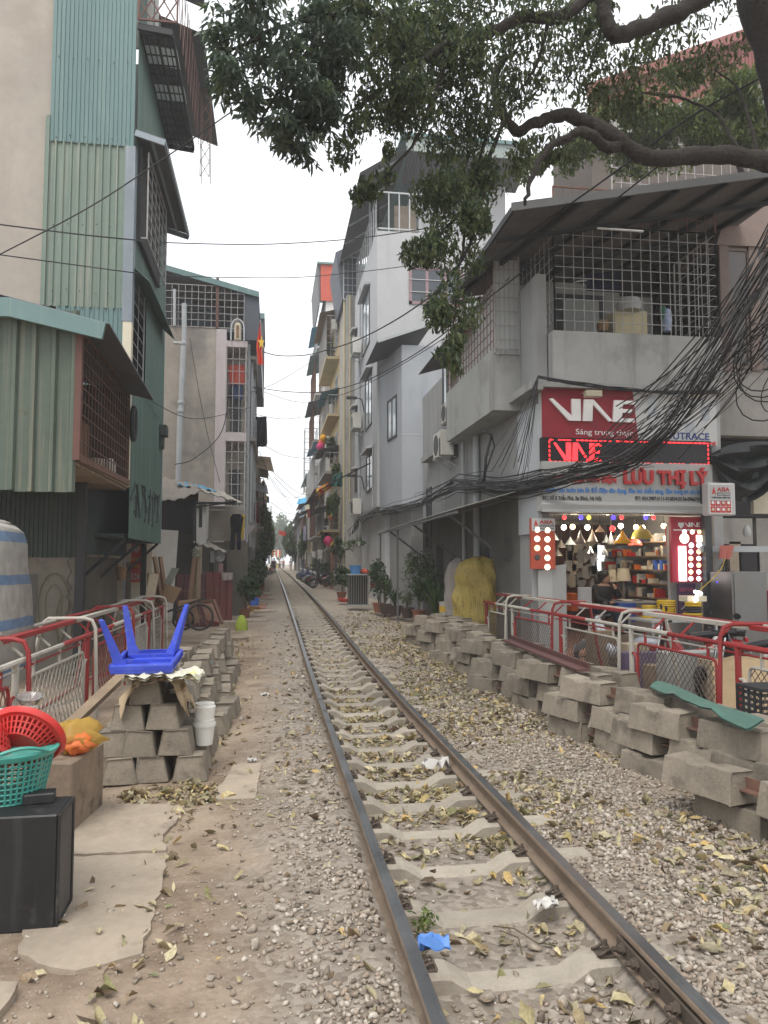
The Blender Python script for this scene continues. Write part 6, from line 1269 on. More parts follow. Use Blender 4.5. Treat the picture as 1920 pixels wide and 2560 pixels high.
c,d = FY(1196,994,.16),FY(1298,958,.16); vne(s2,c.x,c.z,(d.x-c.x)*.95,d.z-c.z,YSH-.16,m_led,.008)
# grey sign board leaning outwards below, with raised letters
a,b = FY(1170,1082,.17),FY(1534,1003,.17); s3 = thing('name_sign','grey shop name board with raised red letters, blue and black lines, above the entrance','sign',((a.x+b.x)/2,YSH,a.z))
zA,zB,zBt = b.z,a.z,ZC
mb = MB(); mb.prism([(a.x+.02,YSH-.17,zA),(a.x+.02,YSH-.17,zB),(a.x-.06,YSH-.36,zBt+.12),(a.x-.06,YSH-.34,zBt),(a.x-.06,YSH,zBt),(a.x+.02,YSH,zA)],(b.x-a.x+.02,0,0)); part('board',mb,m_signgrey,s3)
mb = MB(); mb.box(a.x-.07,b.x+.0,YSH-.37,YSH-.345,zBt-.02,zBt+.035); part('metal_edge',mb,m_galv,s3)
c,d = FY(1346,1044,.19),FY(1527,1016,.19); text('name_letters','LƯU THỊ LÝ',s3,(c.x,YSH-.2,c.z),.36,m_redlet,ext=.03,bold=.016,maxw=d.x-c.x)
c,d = FY(1181,1040,.19),FY(1332,1022,.19); text('lettering','TRUNG TÂM ĐÈN ĐIỆN',s3,(c.x,YSH-.18,c.z),.16,m_redlet,ext=.012,bold=.007,maxw=d.x-c.x)
c,d = FY(1172,1062,.19),FY(1527,1062,.19); text('lettering','Chuyên bán buôn bán lẻ: Đồ điện dân dụng, đèn led chiếu sáng, đèn trang trí các loại...',s3,(c.x,YSH-.175,c.z),.125,m_bluelet,bold=.004,maxw=d.x-c.x)
c,d = FY(1172,1079,.19),FY(1300,1079,.19); text('lettering','ĐC: Số 5 Trần Phú, Ba Đình, Hà Nội',s3,(c.x,YSH-.175,c.z+.0),.1,m_blklet,bold=.002,maxw=d.x-c.x)
c,d = FY(1373,1080,.19),FY(1526,1080,.19); text('lettering','ĐT: 024.3987.6111-01683410136-0966741829',s3,(c.x,YSH-.175,c.z),.1,m_blklet,bold=.002,maxw=d.x-c.x)
# entrance frame, roller box, side piers
xd0,xd1 = FY(1200,1200).x,FY(1452,1200).x; x_l = FY(1150,1200).x; x_r = FY(1518,1200).x
mb = MB(); mb.box(XS+.06,xR,YSH+.02,YSH+.25,ZC-.03,ZC-.002); part('roller_box',mb,m_pvc,sh); mb = MB(); mb.box(x_l,xd0,YSH+.02,YSH+.12,FL-.2,ZC-.16); part('front_pier',mb,m_shopw,sh); mb = MB(); mb.box(xd1,x_r,YSH+.1,YSH+.2,FL-.2,ZC-.16); part('front_pier',mb,m_shopw,sh)
mb = MB(); mb.box(XS,xR,YSH-.1,YSH+4.6,FL-.3,FL); part('shop_floor',mb,m_tile,sh); mb = MB(); mb.box(XS+.2,xR-.05,YSH+.25,YSH+4.6,ZC+.1,ZC+.2); part('shop_ceiling',mb,m_wh,sh)
for i in range(2): a,b = FY(1163+i*30,1330,.03),FY(1192+i*30,1225+i*-6,.03); mb = MB(); mb.prism([(a.x,YSH-.02,FL-.1),(b.x,YSH-.02+i*-.0,FL-.1),(b.x,YSH-.02,b.z),(a.x,YSH-.02,b.z-.06+i*.03)],(0,-.03,0)); solo('grey_board',mb,m_signgrey,('tall grey board leaning left of the shop entrance below the lamp panel','slightly narrower grey board leaning at the left door post')[i],'board',bevel=.004)
m_lit = mat('lit_lamp',(.9,.88,.8),.4,0,1,0,emit=(1,.88,.66),estr=1.9); m_litc = mat('lit_lamp_cool',(.9,.9,.9),.4,0,1,0,emit=(.93,.96,1),estr=1.9)
m_litw = mat('lit_lamp_warm',(.9,.8,.6),.4,0,1,0,emit=(1,.62,.25),estr=1.8)
m_asia = mat('demo_board_red',(.42,.07,.035),.5,.1,2,.02)
def asia(parent,x0,x1,zt,h,Y,big=False):
 mb = MB(); mb.box(x0,x1,Y-.012,Y-.001,zt-h,zt); part('header',mb,m_signwht,parent); w_ = x1-x0
 polyl(parent,[(x0+w_*.08,zt-h*.6),(x0+w_*.17,zt-h*.12),(x0+w_*.27,zt-h*.6),(x0+w_*.2,zt-h*.6),(x0+w_*.17,zt-h*.42),(x0+w_*.14,zt-h*.6)],Y-.012,m_redlet,.004,'emblem')
 text('lettering','ASIA',parent,(x0+w_*.33,Y-.016,zt-h*.42),h*.36,m_redlet,maxw=w_*.6,bold=.002)
 mb = MB(); mb.box(x0+w_*.33,x0+w_*.95,Y-.015,Y-.012,zt-h*.68,zt-h*.5); part('band',mb,m_frame,parent); text('lettering','LIGHTING',parent,(x0+w_*.36,Y-.018,zt-h*.65),h*.15,m_let,maxw=w_*.55)
 text('lettering','THẮP SÁNG NIỀM TIN',parent,(x0+w_*.06,Y-.016,zt-h*.86),h*.14,m_blklet,maxw=w_*.88)
# left demonstration board with round lamps
a,b = FY(1147,1229,.12),FY(1198,1120,.12); d1 = thing('lamp_board','narrow red board of round lit lamps with a white header, left of the shop entrance','display board',((a.x+b.x)/2,YSH-.12,a.z))
mb = MB(); mb.box(a.x,b.x,YSH-.13,YSH-.06,a.z,b.z); part('board',mb,m_asia,d1); asia(d1,a.x+.02,b.x,b.z,.24,YSH-.13)
for r_ in range(5):
 for c_ in range(2):
  q = FY(1161+c_*22,1144+r_*20+c_*1,.14);
  if r_ == 4 and c_ == 0: continue
  off = (r_ == 3 and c_ == 0); mb = MB(); mb.lathe([(.0,.012),(.05,.012),(.056,.0)],(q.x,YSH-.13,q.z),14,axis=(0,-1,0)); part('round_lamp',mb,m_acd if off else (m_litw if (r_ == 2 and c_ == 0) else m_lit),d1)
# right demonstration board
a,b = FY(1452,1258,.2),FY(1519,1117,.2); d2 = thing('lamp_board','taller crimson board crowded with lit lamps and a bright tube, right of the entrance','display board',((a.x+b.x)/2,YSH-.2,a.z))
m_board2 = mat('demo_board_crimson',(.36,.02,.04),.5,.1,2,.02); mb = MB(); mb.box(a.x,b.x,YSH-.21,YSH-.12,a.z,b.z); part('board',mb,m_board2,d2)
polyl(d2,[(FY(1464,1129,.2).x,FY(1464,1129,.2).z),(FY(1464,1129,.2).x+.12,FY(1464,1129,.2).z),(FY(1464,1129,.2).x+.12,FY(1464,1135,.2).z),(FY(1464,1129,.2).x+.06,FY(1464,1142,.2).z),(FY(1464,1129,.2).x,FY(1464,1135,.2).z)],YSH-.212,m_let,.004,'shield_emblem')
c,d = FY(1478,1138,.2),FY(1512,1129,.2); vne(d2,c.x,c.z,(d.x-c.x)*.94,d.z-c.z,YSH-.212,m_let,.004)
mb = MB(); c,d = FY(1454,1146,.2),FY(1519,1144,.2); mb.box(c.x,d.x,YSH-.214,YSH-.21,c.z,d.z); part('stripe',mb,m_let,d2)
def rl(x,y,r,m): q = FY(x,y,.22); mb = MB(); mb.lathe([(.0,.014),(r*.88,.014),(r,.0)],(q.x,YSH-.21,q.z),14,axis=(0,-1,0)); part('round_lamp',mb,m,d2)
for x,y,r_,m in ((1479,1149,.045,m_litc),(1496,1149,.045,m_lit),(1511,1149,.04,m_litw),(1479,1163,.1,m_lit),(1494,1178,.052,m_litc),(1511,1178,.058,m_litc)): rl(x,y,r_,m)
for r_ in range(5):
 for c_ in range(2): rl(1493+c_*17,1192+r_*14.5,.047,(m_litc,m_litw)[(r_+c_) % 2] if r_ < 4 else m_litc)
c,d = FY(1503,1171,.2),FY(1517,1156,.2); mb = MB(); mb.box(c.x,d.x,YSH-.235,YSH-.21,c.z,d.z); part('square_lamp',mb,m_lit,d2,bevel=.006)
c,d = FY(1464,1255,.2),FY(1480,1180,.2); mb = MB()
for i in range(2): x = lerp(c.x,d.x,.25+.5*i); mb.tube([(x,YSH-.24,c.z),(x,YSH-.24,d.z)],.035,8)
part('tube_lamp',mb,m_litc,d2,smooth=True)
# hanging light box outside, right
YN = 13.2; a,b = on_y(1530,1113,YN),on_y(1588,1043,YN); s4 = thing('light_box','rounded white light box sign with red lamp pictures, hung right of the shop front','sign',((a.x+b.x)/2,YN,a.z))
mb = MB(); mb.box(a.x,b.x,YN,YN+.2,a.z,b.z); part('case',mb,m_signwht,s4,bevel=.03,segs=2)
mb = MB(); mb.box(a.x+.03,b.x-.09,YN-.008,YN,a.z+.03,b.z-.03); part('face',mb,m_let,s4); asia(s4,a.x+.04,b.x-.1,b.z-.04,.3,YN-.008); w_ = (b.x-.1-a.x-.04)/4
for r_ in range(2):
 for c_ in range(4):
  x = a.x+.04+c_*w_; z = a.z+.05+r_*.125; mb = MB(); mb.box(x+.006,x+w_-.006,YN-.014,YN-.008,z,z+.115); part('picture',mb,m_redlet,s4); mb = MB(); mb.lathe([(0,.003),(w_*.28,.003),(w_*.3,0)],(x+w_/2,YN-.014,z+.06),10,axis=(0,-1,0)); part('picture',mb,m_let if (r_+c_) % 3 else m_cream,s4)
mb = MB(); mb.bar((b.x,YN+.1,b.z-.1),(b.x+.3,YN+1,b.z),.03); part('hanger',mb,m_black,s4)
# ================================================================== inside the lamp shop
def pt(x,y,Y): return on_y(x,y,Y)
def bulb(x,y,Y,r,m,label,cord=.25,grp=None):
 c = pt(x,y,Y); t = thing('hanging_bulb',label,'light bulb',c,0,grp); mb = MB(); mb.ball((0,0,0),r,10,sq=(1,1,1.1)); part('bulb',mb,m,t,local=True,smooth=2)
 mb = MB(); mb.lathe([(r*.5,r*.8),(r*.45,r*1.6),(.006,r*1.7),(.006,ZC+.1-c.z)],n=6); part('socket',mb,m_black,t,local=True)
m_eR = mat('lit_red',(.6,.02,.02),.4,0,1,0,emit=(1,.06,.06),estr=1.6); m_eB = mat('lit_blue',(.03,.03,.7),.4,0,1,0,emit=(.08,.05,1),estr=2.); m_eY = mat('lit_yellow',(.7,.6,.02),.4,0,1,0,emit=(1,.85,.1),estr=1.4); m_eG = mat('lit_green',(.02,.5,.2),.4,0,1,0,emit=(.05,.8,.35),estr=1.2)
m_bulb = mat('lit_bulb',(.9,.88,.8),.4,0,1,0,emit=(1,.9,.72),estr=6.); m_bulbw = mat('lit_bulb_warm',(.9,.8,.6),.4,0,1,0,emit=(1,.68,.32),estr=5.)
cn = {'red': m_eR,'blue': m_eB,'yellow': m_eY}
for i,(x,c_) in enumerate(((1219,'red'),(1255,'blue'),(1272,'yellow'),(1325,'blue'),(1343,'red'),(1395,'blue'),(1412,'red'))):
 bulb(x,1118,14.75,.045,cn[c_],('small red bulb at the left end of the coloured row under the lintel','blue bulb second in the coloured row, left of the yellow one','only yellow bulb in the coloured row under the lintel','blue bulb in the middle of the coloured row','red bulb in the middle of the coloured row','blue bulb near the right end of the coloured row','red bulb at the right end of the coloured row')[i],grp='coloured bulbs under the lintel')
for i,(x,y,m) in enumerate(((1218,1139,m_bulb),(1237,1138,m_bulbw),(1269,1139,m_bulb),(1341,1136,m_bulb),(1374,1139,m_bulbw),(1388,1140,m_bulb),(1434,1136,m_bulbw))):
 bulb(x,y,15.,.055,m,('glowing white bulb furthest left in the shop','glowing warm bulb second from the left in the shop','glowing white bulb between the two wire pendants','glowing white bulb above the yellow cone lamp','glowing warm bulb left of the olive dome lamp','glowing white bulb over the olive dome lamp','glowing warm bulb at the right beside the red bags')[i],grp='glowing bulbs hung in the shop')
bulb(1323,1142,14.9,.06,m_eR,'round red bulb hung lower than the coloured row')
def pendant(x,yt,yb,w,Y,m,label,prof=None):
 c,d = pt(x,yb,Y),pt(x,yt,Y); h = d.z-c.z; r = w*K/FPX*Y/2; t = thing('pendant_lamp',label,'pendant lamp',c)
 mb = MB(); mb.lathe([(a*r,b*h) for a,b in (prof or [(1,0),(.97,.08),(.6,.4),(.25,.72),(.1,1),(.08,1)])]+[(.05*r,.9*h)],n=18); part('shade',mb,m,t,local=True,smooth=True)
 mb = MB(); mb.tube([(0,0,h),(0,0,ZC+.1-c.z)],.007,5); part('cord',mb,m_black,t,local=True)
m_smoke = mat('smoked_metal',(.20,.18,.16),.4,.15,6,.1,metal=.4); dome = [(1,0),(.98,.15),(.85,.5),(.6,.78),(.3,.95),(.08,1.25)]
pendant(1345,1146,1174,40,14.9,mat('mustard_enamel',(.60,.34,.015),.35,.08,2,0),'mustard yellow pendant lamp with a pointed top, middle of the shop')
pendant(1386,1140,1164,47,14.95,mat('olive_enamel',(.43,.38,.07),.4,.1,2,0),'wide olive yellow dome pendant lamp right of the mustard one',dome)
pendant(1372,1164,1178,32,15.4,mat('coral_enamel',(.62,.10,.07),.4,.08,2,0),'coral red dome pendant lamp partly behind the mustard one',dome)
pendant(1254,1146,1174,24,15.,m_smoke,'grey wire cone pendant lamp left in the shop'); pendant(1280,1144,1170,23,15.1,mat('pierced_metal',(.34,.27,.22),.5,.3,30,.2),'pierced patterned cone pendant lamp beside the grey wire one')
pendant(1296,1134,1149,22,14.9,mat('cream_shade',(.55,.42,.30),.7,.1,5,.05,trans=.3),'cream cone shade round a warm lit bulb'); pendant(1275,1180,1196,20,15.3,m_chrome,'small chrome pendant lamp hung low under the patterned one'); pendant(1320,1150,1176,20,15.3,m_acd,'black wire cage pendant lamp left of the mustard lamp'); pendant(1306,1186,1200,15,15.2,m_glass,'clear glass globe pendant lamp in the shop centre',dome)
for i,(x,y,w_) in enumerate(((1198,1150,20),(1212,1166,24),(1232,1160,26),(1205,1184,22),(1310,1155,18))): pendant(x,y,y+17,w_,15.9,m_smoke if i % 2 else m_glass,('dull lamp shade high behind the left lamp board','dull lamp shade below it at the left inside the shop','glass lamp shade behind the grey wire pendant','lowest dull lamp shade behind the left lamp board','small dull shade behind the black cage lamp')[i])
YW_ = 18.55
c,d = pt(1290,1206,YW_),pt(1304,1178,YW_); mb = MB(); mb.box(c.x,d.x,YW_-.06,YW_-.02,c.z,d.z); solo('glowing_window',mb,m_litc,'bright upright window on the back wall of the shop','light panel')  # window brightness put in as a glowing box; no lamp there
c = pt(1298,1219,YW_-.1); mb = MB(); mb.lathe([(0,.02),(.1,.02),(.12,0)],c,16,axis=(0,-1,0),squash=(.8,1.6)); solo('oval_wall_light',mb,m_litc,'glowing oval wall lamp below the bright window','wall lamp')
wl = thing('lamp_display_wall','dark back wall of the shop covered with white ceiling lamp discs and boxes','display wall',(5,YW_,1))
mb = MB(); mb.box(XS+.2,xR-.05,YW_,YW_+.03,FL,ZC); part('backing',mb,mat('dark_red_backing',(.085,.035,.03),.8,.2,2,.1),wl)
rr = random.Random(4)
for i in range(46):
 x,y = rr.uniform(1228,1330),rr.uniform(1172,1262); c = pt(x,y,YW_); mb = MB()
 if rr.random() < .55: r_ = rr.uniform(.08,.17); mb.lathe([(0,.05),(r_*.9,.05),(r_,0)],c,12,axis=(0,-1,0))
 else: mb.box(c.x-.08,c.x+.08,YW_-.06,YW_-.002,c.z-rr.uniform(.1,.25),c.z+.1)
 part('ceiling_lamp' if len(mb.v) > 8 else 'lamp_box',mb,rr.choice([m_signwht,m_cream,m_signgrey,m_white]),wl)
for i in range(60):
 x,y = rr.uniform(1335,1450),rr.uniform(1172,1285); c = pt(x,y,YW_); mb = MB(); mb.box(c.x-.1,c.x+rr.uniform(-.03,.1),YW_-.1,YW_-.002,c.z-.06,c.z+rr.uniform(-.02,.12)); part('lamp_box',mb,rr.choice([m_signgrey,m_brownw,m_cream,m_galv,m_signwht,m_acd]),wl)
mb = MB(); c,d = pt(1375,1275,YW_),pt(1425,1205,YW_); mb.box(c.x,d.x,YW_-.12,YW_-.1,c.z,d.z); part('plain_panel',mb,m_cream,wl)
sf = thing('goods_shelf','crowded shelf of boxes, books and packets along the right inside wall of the shop','shelf',(6.6,16.5,FL))
for i in range(7): z = FL+.35+i*.3; mb = MB(); mb.box(6.95,7.3,15.0,18.3,z-.02,z); part('board',mb,m_brownw,sf)
for i in range(130):
 z = FL+.352+rr.randrange(7)*.3; y = rr.uniform(15.0,18.2); mb = MB(); mb.box(6.96,7.1+rr.uniform(0,.15),y,y+rr.uniform(.03,.1),z,z+rr.uniform(.06,.22)); part('packet',mb,rr.choice([m_signwht,m_cream,m_redlet,m_lor,m_blue,m_plank,m_signgrey,m_frame]),sf)
# counter, table lamps, kettle, boxes
YCt = 15.6; c,d = pt(1313,1330,YCt),pt(1425,1298,YCt); ct2 = thing('counter','pale shop counter with papers and a blue carton in front','counter',((c.x+d.x)/2,YCt,FL))
mb = MB(); mb.box(c.x,d.x,YCt,YCt+.6,d.z-.05,d.z); part('top',mb,m_signwht,ct2,bevel=.006); mb = MB(); mb.box(c.x+.05,d.x-.05,YCt+.05,YCt+.55,FL,d.z-.055); part('base',mb,m_signgrey,ct2)
mb = MB(); mb.sheet([[(lerp(c.x+.15,d.x-.3,i/8),YCt+.05+j*.12,d.z+.012+.02*math.sin(i*1.3+j)) for i in range(9)] for j in range(4)]); solo('papers',mb,m_let,'loose white papers spread on the shop counter','papers')
c,d = pt(1333,1322,15.4),pt(1369,1302,15.4); mb = MB(); mb.box(c.x,d.x,15.3,15.55,c.z-.2,d.z); solo('blue_carton',mb,m_blue,'blue and white carton standing before the shop counter','carton',bevel=.006)
for i,(x,y,w_,lab) in enumerate(((1346,1228,36,'table lamp with a ribbed cream drum shade behind the counter'),(1322,1230,22,'smaller table lamp with a cream shade left of the ribbed one'))):
 c = pt(x,y,16.6); r_ = w_*K/FPX*16.6/2; t = thing('table_lamp',lab,'table lamp',(c.x,16.6,c.z-.9)); mb = MB(); mb.lathe([(r_,.62),(r_*.72,.9),(r_*.7,.9),(r_*.96,.63)],n=18); part('shade',mb,m_cream,t,local=True,smooth=True); mb = MB(); mb.lathe([(.12,0),(.03,.08),(.05,.3),(.02,.6),(.02,.7)],n=10); part('base',mb,m_smoke,t,local=True,smooth=True)
c = pt(1411,1258,16.8); t = thing('electric_kettle','pale blue electric kettle on the right inside the shop','kettle',c); mb = MB(); mb.lathe([(.09,0),(.1,.05),(.08,.28),(.05,.32),(0,.33)],n=14); part('body',mb,m_bluewall,t,local=True,smooth=True); mb = MB(); mb.tube([(.08,0,.28),(.15,0,.25),(.15,0,.1),(.09,0,.06)],.014,6); part('handle',mb,m_whiter,t,local=True)
mb = MB(); c,d = pt(1249,1315,14.7),pt(1277,1268,14.7); mb.box(c.x,d.x,14.68,14.74,c.z,d.z); mb.box(c.x+.03,d.x-.03,14.67,14.68,c.z+.03,d.z-.03); solo('white_frame_board',mb,m_signwht,'white framed board standing on edge left of the woman','board',bevel=.006)
c,d = pt(1235,1320,14.9),pt(1249,1282,14.9); mb = MB(); mb.box(c.x,d.x,14.9,15.2,c.z,d.z); solo('red_carton',mb,m_lor,'orange red carton beside the white framed board','carton',bevel=.006)
for i in range(2): cloth('bag_bunch',rect3(1438+i*9,1136+i*3,1449+i*9,1180-i*3,14.7+i*.2),m_redlet if i == 0 else m_let,('red plastic bags hung in a bunch beside the crimson lamp board','white printed bags hung just right of the red bags')[i],'bags',fold=.03)
# coils of cable, poster, lit bunch
m_cab = mat('yellow_cable',(.62,.40,.02),.45,.1,3,.02)
def coil(x,y0,y1,w,Y,m,label,n=3):
 c,d = pt(x,y1,Y),pt(x,y0,Y); r_ = w*K/FPX*Y/2; h = d.z-c.z; mb = MB()
 for i in range(n): z = c.z+h*(i+.5)/n; mb.tube([(c.x+(r_-h/n/2)*math.cos(a),Y+r_+(r_-h/n/2)*math.sin(a),z) for a in np.linspace(0,6.283,23)[:-1]],h/n*.5,6,close=True)
 mb.lathe([(r_*.55,0),(r_*.55,h)],(c.x,Y+r_,c.z),12); return solo('cable_coil',mb,m,label,'cable coil','coils of cable for sale',smooth=True)
coil(1450,1297,1311,44,13.4,m_cab,'big yellow cable coil, upper one of the widest pair'); coil(1450,1312,1326,44,13.4,m_cab,'big yellow cable coil, lower one of the widest pair'); coil(1409,1308,1321,32,13.6,m_cab,'smaller yellow cable coil left of the widest pair'); coil(1378,1314,1324,30,13.8,mat('orange_cable',(.6,.16,.03),.5,.1,3,.02),'orange boxed cable coil in front of the blue carton'); coil(1409,1322,1336,34,13.6,m_cab,'yellow cable coil lowest left behind the barrier')
for i,(y0,y1,w_,m,lab) in enumerate(((1301,1311,38,m_cab,'yellow cable coil on top of the right hand stack'),(1312,1324,40,m_black,'black cable coil in the middle of the right hand stack'),(1325,1336,44,m_cab,'yellow cable coil under the black one'))): coil(1507,y0,y1,w_,12.9,m,lab,2)
c,d = pt(1485,1300,13.1),pt(1527,1290,13.1); mb = MB(); mb.box(c.x,d.x,13.1,13.4,c.z,d.z+.02); solo('cable_carton',mb,m_cream,'small cream and red carton on top of the right cable stack','carton',bevel=.005)
sd_ = thing('cable_stand','low table carrying the stacked cable coils in front of the shop','table',(6,13.5,0)); mb = MB(); c = pt(1390,1338,13.3); d = pt(1535,1338,13.3); mb.box(c.x,d.x,13.0,14.0,c.z-.04,c.z); part('top',mb,m_signgrey,sd_)
for x in (c.x+.05,d.x-.05):
 for y in (13.05,13.95): mb = MB(); mb.bar((x,y,0),(x,y,c.z-.04),.04); part('leg',mb,m_galv,sd_)
c,d = pt(1466,1330,13.9),pt(1502,1260,13.9); po = thing('poster_stand','purple black poster with pink lettering below the crimson lamp board','poster',((c.x+d.x)/2,13.9,c.z)); mb = MB(); mb.box(c.x,d.x,13.9,13.93,c.z,d.z); part('sheet',mb,mat('poster_purple',(.045,.02,.05),.4,.3,3,0,spot=(.16,.06,.14),spot_scale=3),po)
m_pk = mat('poster_pink',(.45,.10,.16),.5,.1,2,0); text('lettering','ĐÈN TUÝP',po,(c.x+.03,13.895,d.z-.16),.1,m_pk,maxw=(d.x-c.x)*.8); text('lettering','LED T8',po,(c.x+.03,13.895,d.z-.3),.12,m_pk,maxw=(d.x-c.x)*.8); mb = MB(); mb.bar((c.x+.05,13.893,c.z+.12),(d.x-.05,13.893,c.z+.34),.005,.05,up=(0,1,0)); part('printed_tube',mb,m_signgrey,po)
bl = thing('lit_bulb_bunch','bunch of glowing white bulbs on a yellow wire at the right of the shop','light bulbs',pt(1506,1292,13)); rr = random.Random(8)
for i in range(7): c = pt(1506+rr.uniform(-8,8),1288+rr.uniform(-10,10),13.0+rr.uniform(-.05,.05)); mb = MB(); mb.ball(c,.035,8); part('bulb',mb,m_litc,bl,smooth=2)
mb = MB(); mb.tube([pt(1506,1280,13),pt(1540,1250,13),pt(1560,1225,13.1),pt(1567,1206,13.1)],.008,4); part('wire',mb,m_cab,bl)
# woman sitting behind the counter
wo_ = thing('person','woman with black hair and glasses in a dark jacket, sitting in the lamp shop','person',pt(1303,1300,15.5)); c = pt(1308,1250,15.5); z0 = c.z-1.16
J = dict(pelvis=(0,0,.52,.17,.13),spine=(0,0,.72,.15,.12),chest=(.02,-.02,.93,.17,.12),neck=(.04,-.03,1.06,.055),head=(.06,-.05,1.14,.085,.1),crown=(.05,-.04,1.24,.075),sl=(-.15,.05,.97,.07),el=(-.18,-.1,.72,.055),wl=(.05,-.25,.66,.035),hl=(.13,-.28,.68,.035,.02),sr=(.19,-.06,.97,.07),er=(.26,-.2,.78,.055),wr=(.16,-.25,.98,.035),hr=(.12,-.2,1.05,.035,.02),hipl=(-.08,-.05,.5,.1),kl=(.1,-.42,.5,.08),al=(.12,-.42,.1,.05),tl=(.2,-.5,.05,.04),hipr=(.1,-.05,.5,.1),kr=(.28,-.38,.5,.08),ar=(.28,-.38,.1,.05),tr=(.36,-.46,.05,.04))
wo_.location = (c.x-.06,15.5,z0); OFF[wo_] = Matrix.Translation(-wo_.location)
skin_body('body',J,ST_E,m_skin,wo_,2)
m_jk = mat('black_jacket',(.008,.008,.011),.8,.2,6,.2)
tp = {k_: tuple(list(J[k_][:3])+[r_*1.14+.01 for r_ in J[k_][3:]]) for k_ in ('pelvis','spine','chest','sl','el','wl','sr','er','wr')}; skin_body('jacket',tp,[e for e in ST_E if e[0] in tp and e[1] in tp],m_jk,wo_,2)
bt = {k_: tuple(list(J[k_][:3])+[r_*1.14+.01 for r_ in J[k_][3:]]) for k_ in ('pelvis','hipl','kl','al','hipr','kr','ar')}; skin_body('trousers',bt,[e for e in ST_E if e[0] in bt and e[1] in bt],m_navy,wo_,2)
mb = MB(); mb.ball((.01,.01,1.23),.125,12,sq=(1,1,.95)); mb.ball((-.1,.06,1.12),.09,10,sq=(.8,.9,1.3)); mb.ball((-.09,.07,1.0),.06,8,sq=(.8,.8,1.5)); part('hair',mb,m_hair,wo_,local=True,smooth=2)
mb = MB(); mb.ball((.15,-.1,1.17),.02,6,sq=(1.2,1,1)); mb.ball((.135,-.02,1.15),.001,4); part('nose',mb,m_skin,wo_,local=True,smooth=2)
mb = MB()
for (x,y) in ((.135,-.12),(.165,-.05)): mb.tube([(x+.022*math.cos(a)*.5,y-.012+.022*math.cos(a)*-.7,1.19+.022*math.sin(a)) for a in np.linspace(0,6.28,11)[:-1]],.004,4,close=True)
mb.bar((.12,-.135,1.2),(.02,-.1,1.2),.005); part('glasses',mb,m_black,wo_,local=True)
mb = MB(); mb.tube([(.13,-.125,1.1),(.15,-.115,1.098),(.16,-.09,1.1)],.006,5); part('mouth',mb,mat('lip',(.32,.12,.1),.6,.05,4,0),wo_,local=True)
cloth('red_jacket',rect3(1318,1262,1336,1296,16.1),mat('wine_cloth',(.16,.015,.02),.9,.15,6,.2),'wine red jacket hung on a chair behind the woman','jacket')
c = pt(1303,1300,15.5); st2 = MB(); st2.box(wo_.location.x-.2,wo_.location.x+.2,15.35,15.75,FL,z0+.42); solo('stool',st2,m_brownw,'wooden stool under the sitting woman','stool')
for i,(x,e) in enumerate(((1240,13),(1320,18),(1400,15))):
 ld = bpy.data.lights.new('shop_bulb_light','POINT'); ld.energy = e; ld.color = (1,.86,.66); ld.shadow_soft_size = .06; lo = bpy.data.objects.new('shop_bulb_light',ld); COL.objects.link(lo); lo.location = pt(x,1150,15.2)
# ================================================================== neighbour right of the shop
YN2 = 15.2; N = lambda x,y,d=0: on_y(x,y,YN2-d)
ng = thing('neighbour_house','grey house right of the lamp shop with tall brown windows over a dark recess','house',(9,16,0))
mb = MB(); a,b = N(1553,940),N(1659,800); mb.box(a.x,b.x+3,YN2,YN2+.3,a.z,b.z); part('upper_wall',mb,m_conc,ng); mb = MB(); mb.box(a.x+.2,b.x+3,YN2+3,YN2+3.2,-.1,a.z); mb.box(xR+.2,b.x+3,YN2+.3,YN2+3,a.z-.02,a.z+.1); part('recess',mb,m_dark,ng)
mb = MB(); mb.box(a.x+.2,b.x+3,YN2+.2,YN2+5,b.z,b.z+3.2); part('window_tower_core',mb,m_dark,ng)
m_brg = mat('brown_glass',(.06,.04,.03),.12,.1,2,0,spec=.7); m_bralu = mat('brown_frame',(.16,.115,.09),.5,.1,3,.03)
for i in range(2):
 for j in range(2): p0_,p1_ = N(1562+i*58,795-j*130,.02),N(1618+i*58,668-j*130,.02); window(ng,(p0_.x,YN2-.0,p0_.z),(p1_.x-p0_.x,0,0),p1_.z-p0_.z,(0,-1,0),1,.07,m_brg,fm=m_bralu)
mb = MB(); a,b,c,d = N(1548,528,.1),N(1650,528,.1),N(1620,440,.1),N(1575,440,.1); mb.prism([a,V(b.x+3,b.y,b.z),V(c.x+3,c.y,c.z),d],(0,2,0)); part('pink_cap',mb,mat('pinkish_render',(.22,.17,.15),.9,.15,1,.1),ng)
mb = MB(); a,b = N(1560,800,.05),N(1572,530,.05); mb.box(a.x,b.x,YN2-.08,YN2,a.z,b.z); a,b = N(1625,800,.05),N(1637,530,.05); mb.box(a.x,b.x,YN2-.06,YN2,a.z,b.z); part('mullion',mb,mat('pinkish_render',(.22,.17,.15)),ng)
for (x0,y0,x1,y1,m,nm) in ((1560,1120,1625,1175,m_conc,'lintel_wall'),(1600,1180,1640,1320,m_dark,'doorway'),(1580,1170,1600,1320,m_slab,'door_jamb'),(1535,950,1659,1115,m_dark,'dark_recess'),(1640,1120,1690,1320,m_conc,'side_pier')): a,b = N(x0,y1,-.6),N(x1,y0,-.6); mb = MB(); mb.box(a.x,b.x,YN2+.6,YN2+.7,a.z,b.z); part(nm,mb,m,ng)
mb = MB(); a,b = on_y(1515,1192,13.8),on_y(1700,1180,13.8); mb.box(a.x,b.x,13.8,13.95,a.z,b.z); solo('steel_beam',mb,m_pvc,'horizontal grey steel beam running right from the shop front','beam')
mb = MB(); a = on_y(1534,1115,13.7); mb.box(a.x-.08,a.x+.06,13.75,13.9,0,a.z+.6); solo('steel_post',mb,m_frame,'dark steel post carrying the light box and beam','post')
g = []
